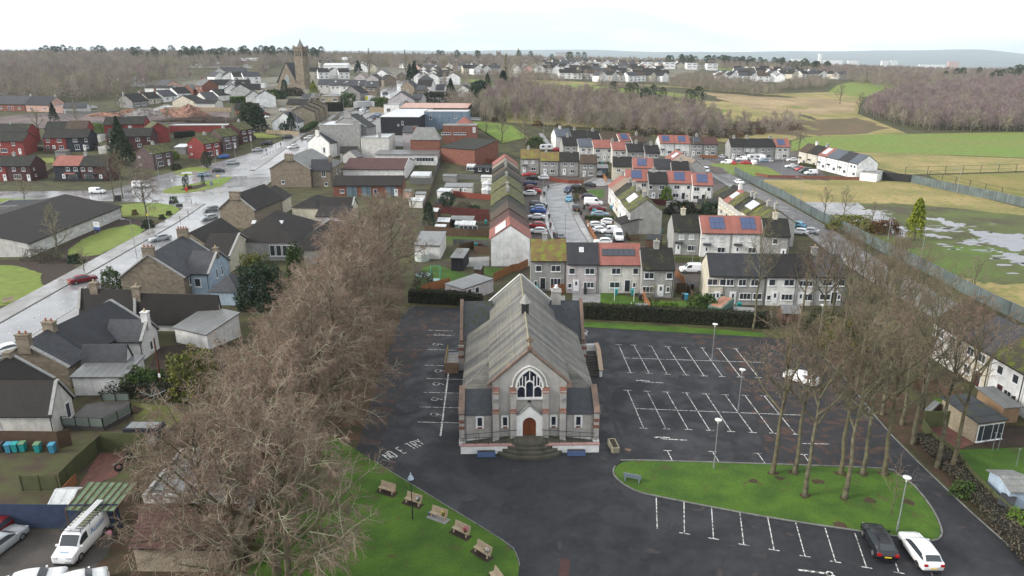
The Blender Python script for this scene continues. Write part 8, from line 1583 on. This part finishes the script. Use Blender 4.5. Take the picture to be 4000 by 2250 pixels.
wood('woodland',toW([(3340,325),(3500,327),(3720,340),(3800,350),(3700,335),(3500,318),(3350,312)]),6.5,((ws1,.6),(ws2,.4)),'hedgerow trees above the hill field',.7,1.1,9)
wood('thicket',toW([(1740,400),(1900,430),(1960,440),(1930,480),(1860,462),(1760,420)]),5,((ws1,.7),(ws2,.3)),'thicket behind the rust-streaked roof',.6,1,10)
ro_=lambda a0,a1,y0,y1:[(a0*y0,y0),(a1*y0,y0),(a1*y1,y1),(a0*y1,y1)]
wood('forest',[PW((-60,398)),PW((150,402)),PW((400,398)),PW((560,345)),PW((700,318)),PW((900,302)),PW((1050,300)),(-.33*760,760),(-.3*1000,1000),(-.3*1600,1600),(-1.05*1600,1600),(-1.05*520,520)],7.5,((ws1,.55),(ws2,.35),(ws3,.1)),'grey-brown winter forest across the upper left',.9,1.4,11,.9,skip=lambda x,y:-.47<x/y<-.34 and 640<y<800)
wood('forest',ro_(-.31,.04,830,1610),10,((ws1,.6),(ws2,.3),(ws3,.1)),'winter forest behind the main street',.9,1.5,12,.8)
wood('forest',ro_(.03,.27,1180,1610),13,((ws1,.6),(ws2,.3),(ws3,.1)),'winter trees on the skyline behind the village',.9,1.4,13,.5)
wood('forest',[(.26*1050,1050),(.36*1050,1050),(.46*760,760),(.52*640,640),(.62*600,600),(.82*560,560),(.9*1610,1610),(.26*1610,1610)],9,((ws1,.45),(ws2,.3),(ws3,.25)),'brown winter forest across the upper right',.9,1.35,14,.7)
rgp=random.Random(8); pts=[]
for a0,a1,y0,y1,n in ((-.62,-.5,1150,1300,26),(-.5,-.25,950,1200,70),(.2,.36,1150,1350,60),(.36,.42,950,1100,12),(.55,.8,800,1000,26),(.66,.74,1100,1200,22),(-.1,.1,1100,1300,16)):
    for _ in range(n):y=rgp.uniform(y0,y1); x=rgp.uniform(a0,a1)*y; pts.append((x,y,H(x,y)+1,rgp.uniform(1.0,1.5)))
gn_scatter('pine_wood',pts,ws4,'dark pines rising over the winter forest skyline',5)
pts=[]
for _ in range(260):
    y=rgp.uniform(520,1150); aa=rgp.uniform(-.12,.2) if y>640 else rgp.uniform(-.12,0.02); x=aa*y; pts.append((x,y,H(x,y),rgp.uniform(.6,1.1)))
gn_scatter('garden_trees',pts,ws1,'bare garden trees among the far village houses',6)
# ================================================================ large stone church on the hill
p=P(r_(1100,520)); sc0=P(r_(1480,505)); base=sc0; E=empty('stone_church',base,R(-20),'large brown stone church with a tall square tower on the skyline','church'); ST=mat('weathered_church_stone',(.26,.22,.165),(.17,.145,.11),kind='stone',scale=.3,ps=(1.2,.6),rough=.95)
dS=base.y*CP/FOC*1.02; U=dS  # metres per photo pixel there
tw=19*U; th=152*U
tb=MB(); tb.box(-tw,tw,-tw,tw,-6,th*.8).box(-tw*.93,tw*.93,-tw*.93,tw*.93,th*.8,th); tb.build('tower',ST,E)
MB().box(-tw*1.06,tw*1.06,-tw*1.06,tw*1.06,th*.985,th*1.03).build('tower_cornice',ST,E)
for k in range(3):
    for s in ((0,-1),(1,0)):
        mb=MB(); o=(k-1)*tw*.5
        if s[0] == 0:mb.box(o-tw*.12,o+tw*.12,-tw*.96,-tw*.92,th*.78,th*.93)
        else:mb.box(tw*.92,tw*.96,o-tw*.12,o+tw*.12,th*.78,th*.93)
        mb.build('belfry_louvre',plain('dark_louvre',(.02,.02,.02),.8),E)
mb=MB()
for s in (-1,1):
    for t in (-1,1):mb=MB(); mb.box(s*tw*.95-.5,s*tw*.95+.5,t*tw*.95-.5,t*tw*.95+.5,th*1.03,th*1.055); mb.build('pinnacle',ST,E)
MB().lathe([(tw*.85,th*1.03),(.15,th*1.2)],4).build('tower_cap',RF('lgrey'),E); MB().tube((0,0,th*1.19),(0,0,th*1.23),.12).build('finial',DKMET,E)
nw=42*U; nl_=60*U; nx0=-tw-2*nw*.98
mb=MB(); cx=-tw-nw; mb.prism([(cx-nw,-6),(cx+nw,-6),(cx+nw,24*U),(cx,96*U),(cx-nw,24*U)],-18*U,nl_); mb.build('nave_wall',ST,E)
for s in (-1,1):mb=MB(); slab(mb,(cx+s*(nw+1),-19*U,22*U),(cx+s*(nw+1),nl_,22*U),(cx,nl_,97*U),(cx,-19*U,97*U),.5); mb.build('nave_roof',RF('slate'),E)
mb=MB(); ring(mb,arch(cx,35*U,11*U,18*U,6),arch(cx,35*U,9*U,15*U,6),-18.6*U,-17.5*U); mb.build('window_arch',W('grey'),E); mb=MB(); mb.prism([(cx+9*U,16*U)]+arch(cx,35*U,9*U,15*U,6)+[(cx-9*U,16*U)],-18.3*U,-17.8*U); mb.build('great_window',plain('pale_leaded_glass',(.2,.24,.25),.4),E)
mb=MB(); mb.prism([(cx-nw*1.35,-6),(cx-nw,-6),(cx-nw,26*U),(cx-nw*1.35,12*U)],-10*U,nl_); mb.build('aisle',ST,E); mb=MB(); mb.prism([(cx+nw,-6),(cx+nw*1.45,-6),(cx+nw*1.45,14*U),(cx+nw,30*U)],-14*U,-3*U); mb.build('porch',ST,E)
# ================================================================ far villages
HS=[]
for wl,rf in (('bright','black'),('bright','slate'),('white','dbrown'),('lgrey','black'),('lgrey','slate'),('bright','brown'),('cream','black'),('dgrey','black'),('pink','dbrown')):
    for st_ in (0,1):
        L_,D_=(11,7.5) if st_ == 0 else (8,9)
        HS.append((wl,rf,st_,None,L_,D_))
HP={}; rgv=random.Random(21)
def vhouse(px,k,rz,lb,gp):
    wl,rf,st_,_,L_,D_=HS[k]; p=P(px)
    if k not in HP:
        HP[k]=house('village_house',lb,'house',None,None,4.9,7.6,D_,wall=wl,roof=rf,near=False,feat='f:w:.25:3.0:1.4 f:w:.75:3.0:1.4 f:w:.3:.8:1.8 f:w:.75:.8:1.4',world=(Vector((0,0,0)),0,L_,D_),base=.6,group=gp); o=HP[k]; o.location=p; o.rotation_euler=(0,0,rz)
    else:o=clone(HP[k],p,rz)
    o.scale=(1.12,1.12,1.12)
    tag(o,lb,'house',gp)
VL=[('central far village','c',[(432,880,1560),(408,520,1570),(380,500,1500),(352,40,1480),(326,20,1560),(300,60,1700),(276,60,1750),(254,100,1880),(238,80,1150)],92),
      ('right far village','c',[(432,2100,2520),(405,2060,2576),(372,2260,2576),(345,2250,2576)],100),('right village end','d',[(440,20,160),(408,20,780),(378,20,760),(350,60,800),(322,0,330),(365,900,1040)],100),
      ('village beyond main street','b',[(360,2120,2420),(330,1960,2400),(300,1760,2420),(272,1700,2420),(245,1640,2400),(215,1640,2330)],105),('hamlet behind tower','b',[(262,500,940),(290,690,900)],120),('street village','b',[(402,560,980),(425,1640,1980),(385,1700,2000),(560,900,1000),(335,1060,1180),(308,1000,1200),(300,1480,1700),(352,1640,1900),(462,1680,2000)],90),('upper left village','a',[(455,2180,2560),(560,2230,2560),(610,2330,2560),(395,2200,2500),(690,2560,2700),(480,1250,1420)],105)]
vc=0
for nm,cf,rows,stp in VL:
    cfn={'a':a,'b':b,'c':c,'d':d}[cf]
    for ri,(y,x0,x1) in enumerate(rows):
        x=x0+rgv.uniform(0,20); q=0; an0=rgv.choice((0,.35,-.3,.6))
        while x<x1:
            k=rgv.choice((0,1,2,3,4,6,8,10,1,3,1,3,11,13,5,7,12,0,2,16)); rz=an0+rgv.choice((0,0,math.pi/2,math.pi/2,math.pi/2+.2)); wl,rf,st_=HS[k][:3]
            lb=f"{WN[wl]} house, {RN[rf]} roof, {OR2[min(q, 25)]} from left in row {['one', 'two', 'three', 'four', 'five', 'six', 'seven', 'eight', 'nine'][ri]}, {nm}"
            if vc<330:vhouse(cfn(x,y+rgv.uniform(-5,5)),k,rz,lb,f'houses of the {nm}')
            vc+= 1; q+= 1; x+= stp*rgv.uniform(.75,1.25)
for k,(x0,x1,y) in enumerate(((1175,1280,240),(1385,1490,240),(1595,1700,262),(1790,1890,240))):
    px_=c((x0+x1)/2,y); A=G((px_[0]-2000)/FOC*1050*1.02,1050); wd=15; hb_=17; house('flats',f'pale four-storey block of flats, {ORD[k]} of four from the left above the far village','flats',None,None,9,10.6,12,wall='bright',roof='black',style='hip',near=False,world=(A,0,wd,12),base=A.z,group='pale blocks of flats',feat='f:s:.25:3:5:1.1 f:s:.75:3:5:1.1 f:s:.25:6.5:5:1.1 f:s:.75:6.5:5:1.1')
for lb,px,wd,dp,hh,wl,rf in (('long red and white shed at the forest edge',a(1840,268),40,14,6,'red','white'),('long white shed below the red one in the forest',a(1850,296),50,10,4,'bright','white'),('low white depot right of the red shed',a(2000,285),30,12,5,'bright','white'),('grey-white shed further right in the forest',a(2185,300),22,16,5,'lgrey','grey'),('big shed with bright white roof in the forest',a(2350,290),32,20,10,'brick','white'),('white topped low shed beside the big forest shed',a(2440,300),25,12,4,'bright','white'),('white hall behind the tower trees',b(810,275),22,12,10,'bright','white'),('white roofed hall left of the street trees',b(680,320),26,16,7,'bright','white'),('pale factory block on the far skyline',c(440,200),60,30,20,'pinkgrey','felt')):
    A=P(px); house('industrial_shed',lb,'shed',None,None,hh*.7,hh,dp,wall=wl,roof=rf,style='gable',near=False,world=(A,0,wd,dp),base=A.z,group='far industrial sheds')
for k,(x,y,w_,hh,wl) in enumerate(((3202,232,16,40,'bright'),(3330,248,60,22,'white'),(3455,250,40,24,'white'),(3490,250,40,24,'white'),(3722,254,60,24,'pink'),(3640,258,160,10,'bright'),(3250,240,120,10,'bright'),(3120,236,90,12,'white'))):
    Y=4600; v=(y-1125)/FOC; X=(x-2000)/FOC*Y/(CP-v*SP); zt=CH-Y*(SP+v*CP)/(CP-v*SP); o=MB().box(-w_/2,w_/2,-10,10,-60,hh*.8).build('city_block',W(wl),None,(X,Y,zt)); tag(o,['tall white tower block far off in the valley','pale block, left in the far valley','pale block, left of the close pair in the valley','pale block, right of the close pair in the valley','pinkish block at the right of the valley','long white shed at the right of the valley','long white shed under the white tower block','low pale block left of the white tower block'][k],'building','far city buildings')
for px,hh,lb in ((c(62,165),50,'tiny dark church spire on the skyline'),(b(2440,160),30,'small square church tower on the skyline')):
    q=1300; v=(px[1]-1125)/FOC; X=(px[0]-2000)/FOC*q/(CP-v*SP); zt=CH-q*(SP+v*CP)/(CP-v*SP)
    o=(MB().box(-3,3,-3,3,-25,0).lathe([(3.0,0),(.2,12)],6) if hh>40 else MB().box(-3.6,3.6,-3.6,3.6,-25,4).box(-3.6,-2.2,-3.6,3.6,4,6).box(2.2,3.6,-3.6,3.6,4,6)).build('church_spire' if hh>40 else 'church_tower',ST,None,(X,q,zt)); tag(o,lb,'church')
# ================================================================ air
hz=bpy.data.materials.new('haze'); hz.use_nodes=True; N=hz.node_tree.nodes; N.remove(N['Principled BSDF']); pv=N.new('ShaderNodeVolumePrincipled'); pv.inputs['Density'].default_value=.00007; pv.inputs['Color'].default_value=(.80,.91,1,1); pv.inputs['Anisotropy'].default_value=.2; hz.node_tree.links.new(pv.outputs[0],N['Material Output'].inputs['Volume'])
tag(MB().box(-20000,20000,-100,16000,-110,260).build('haze',hz),'thin pale winter haze over everything','haze',None,'stuff')
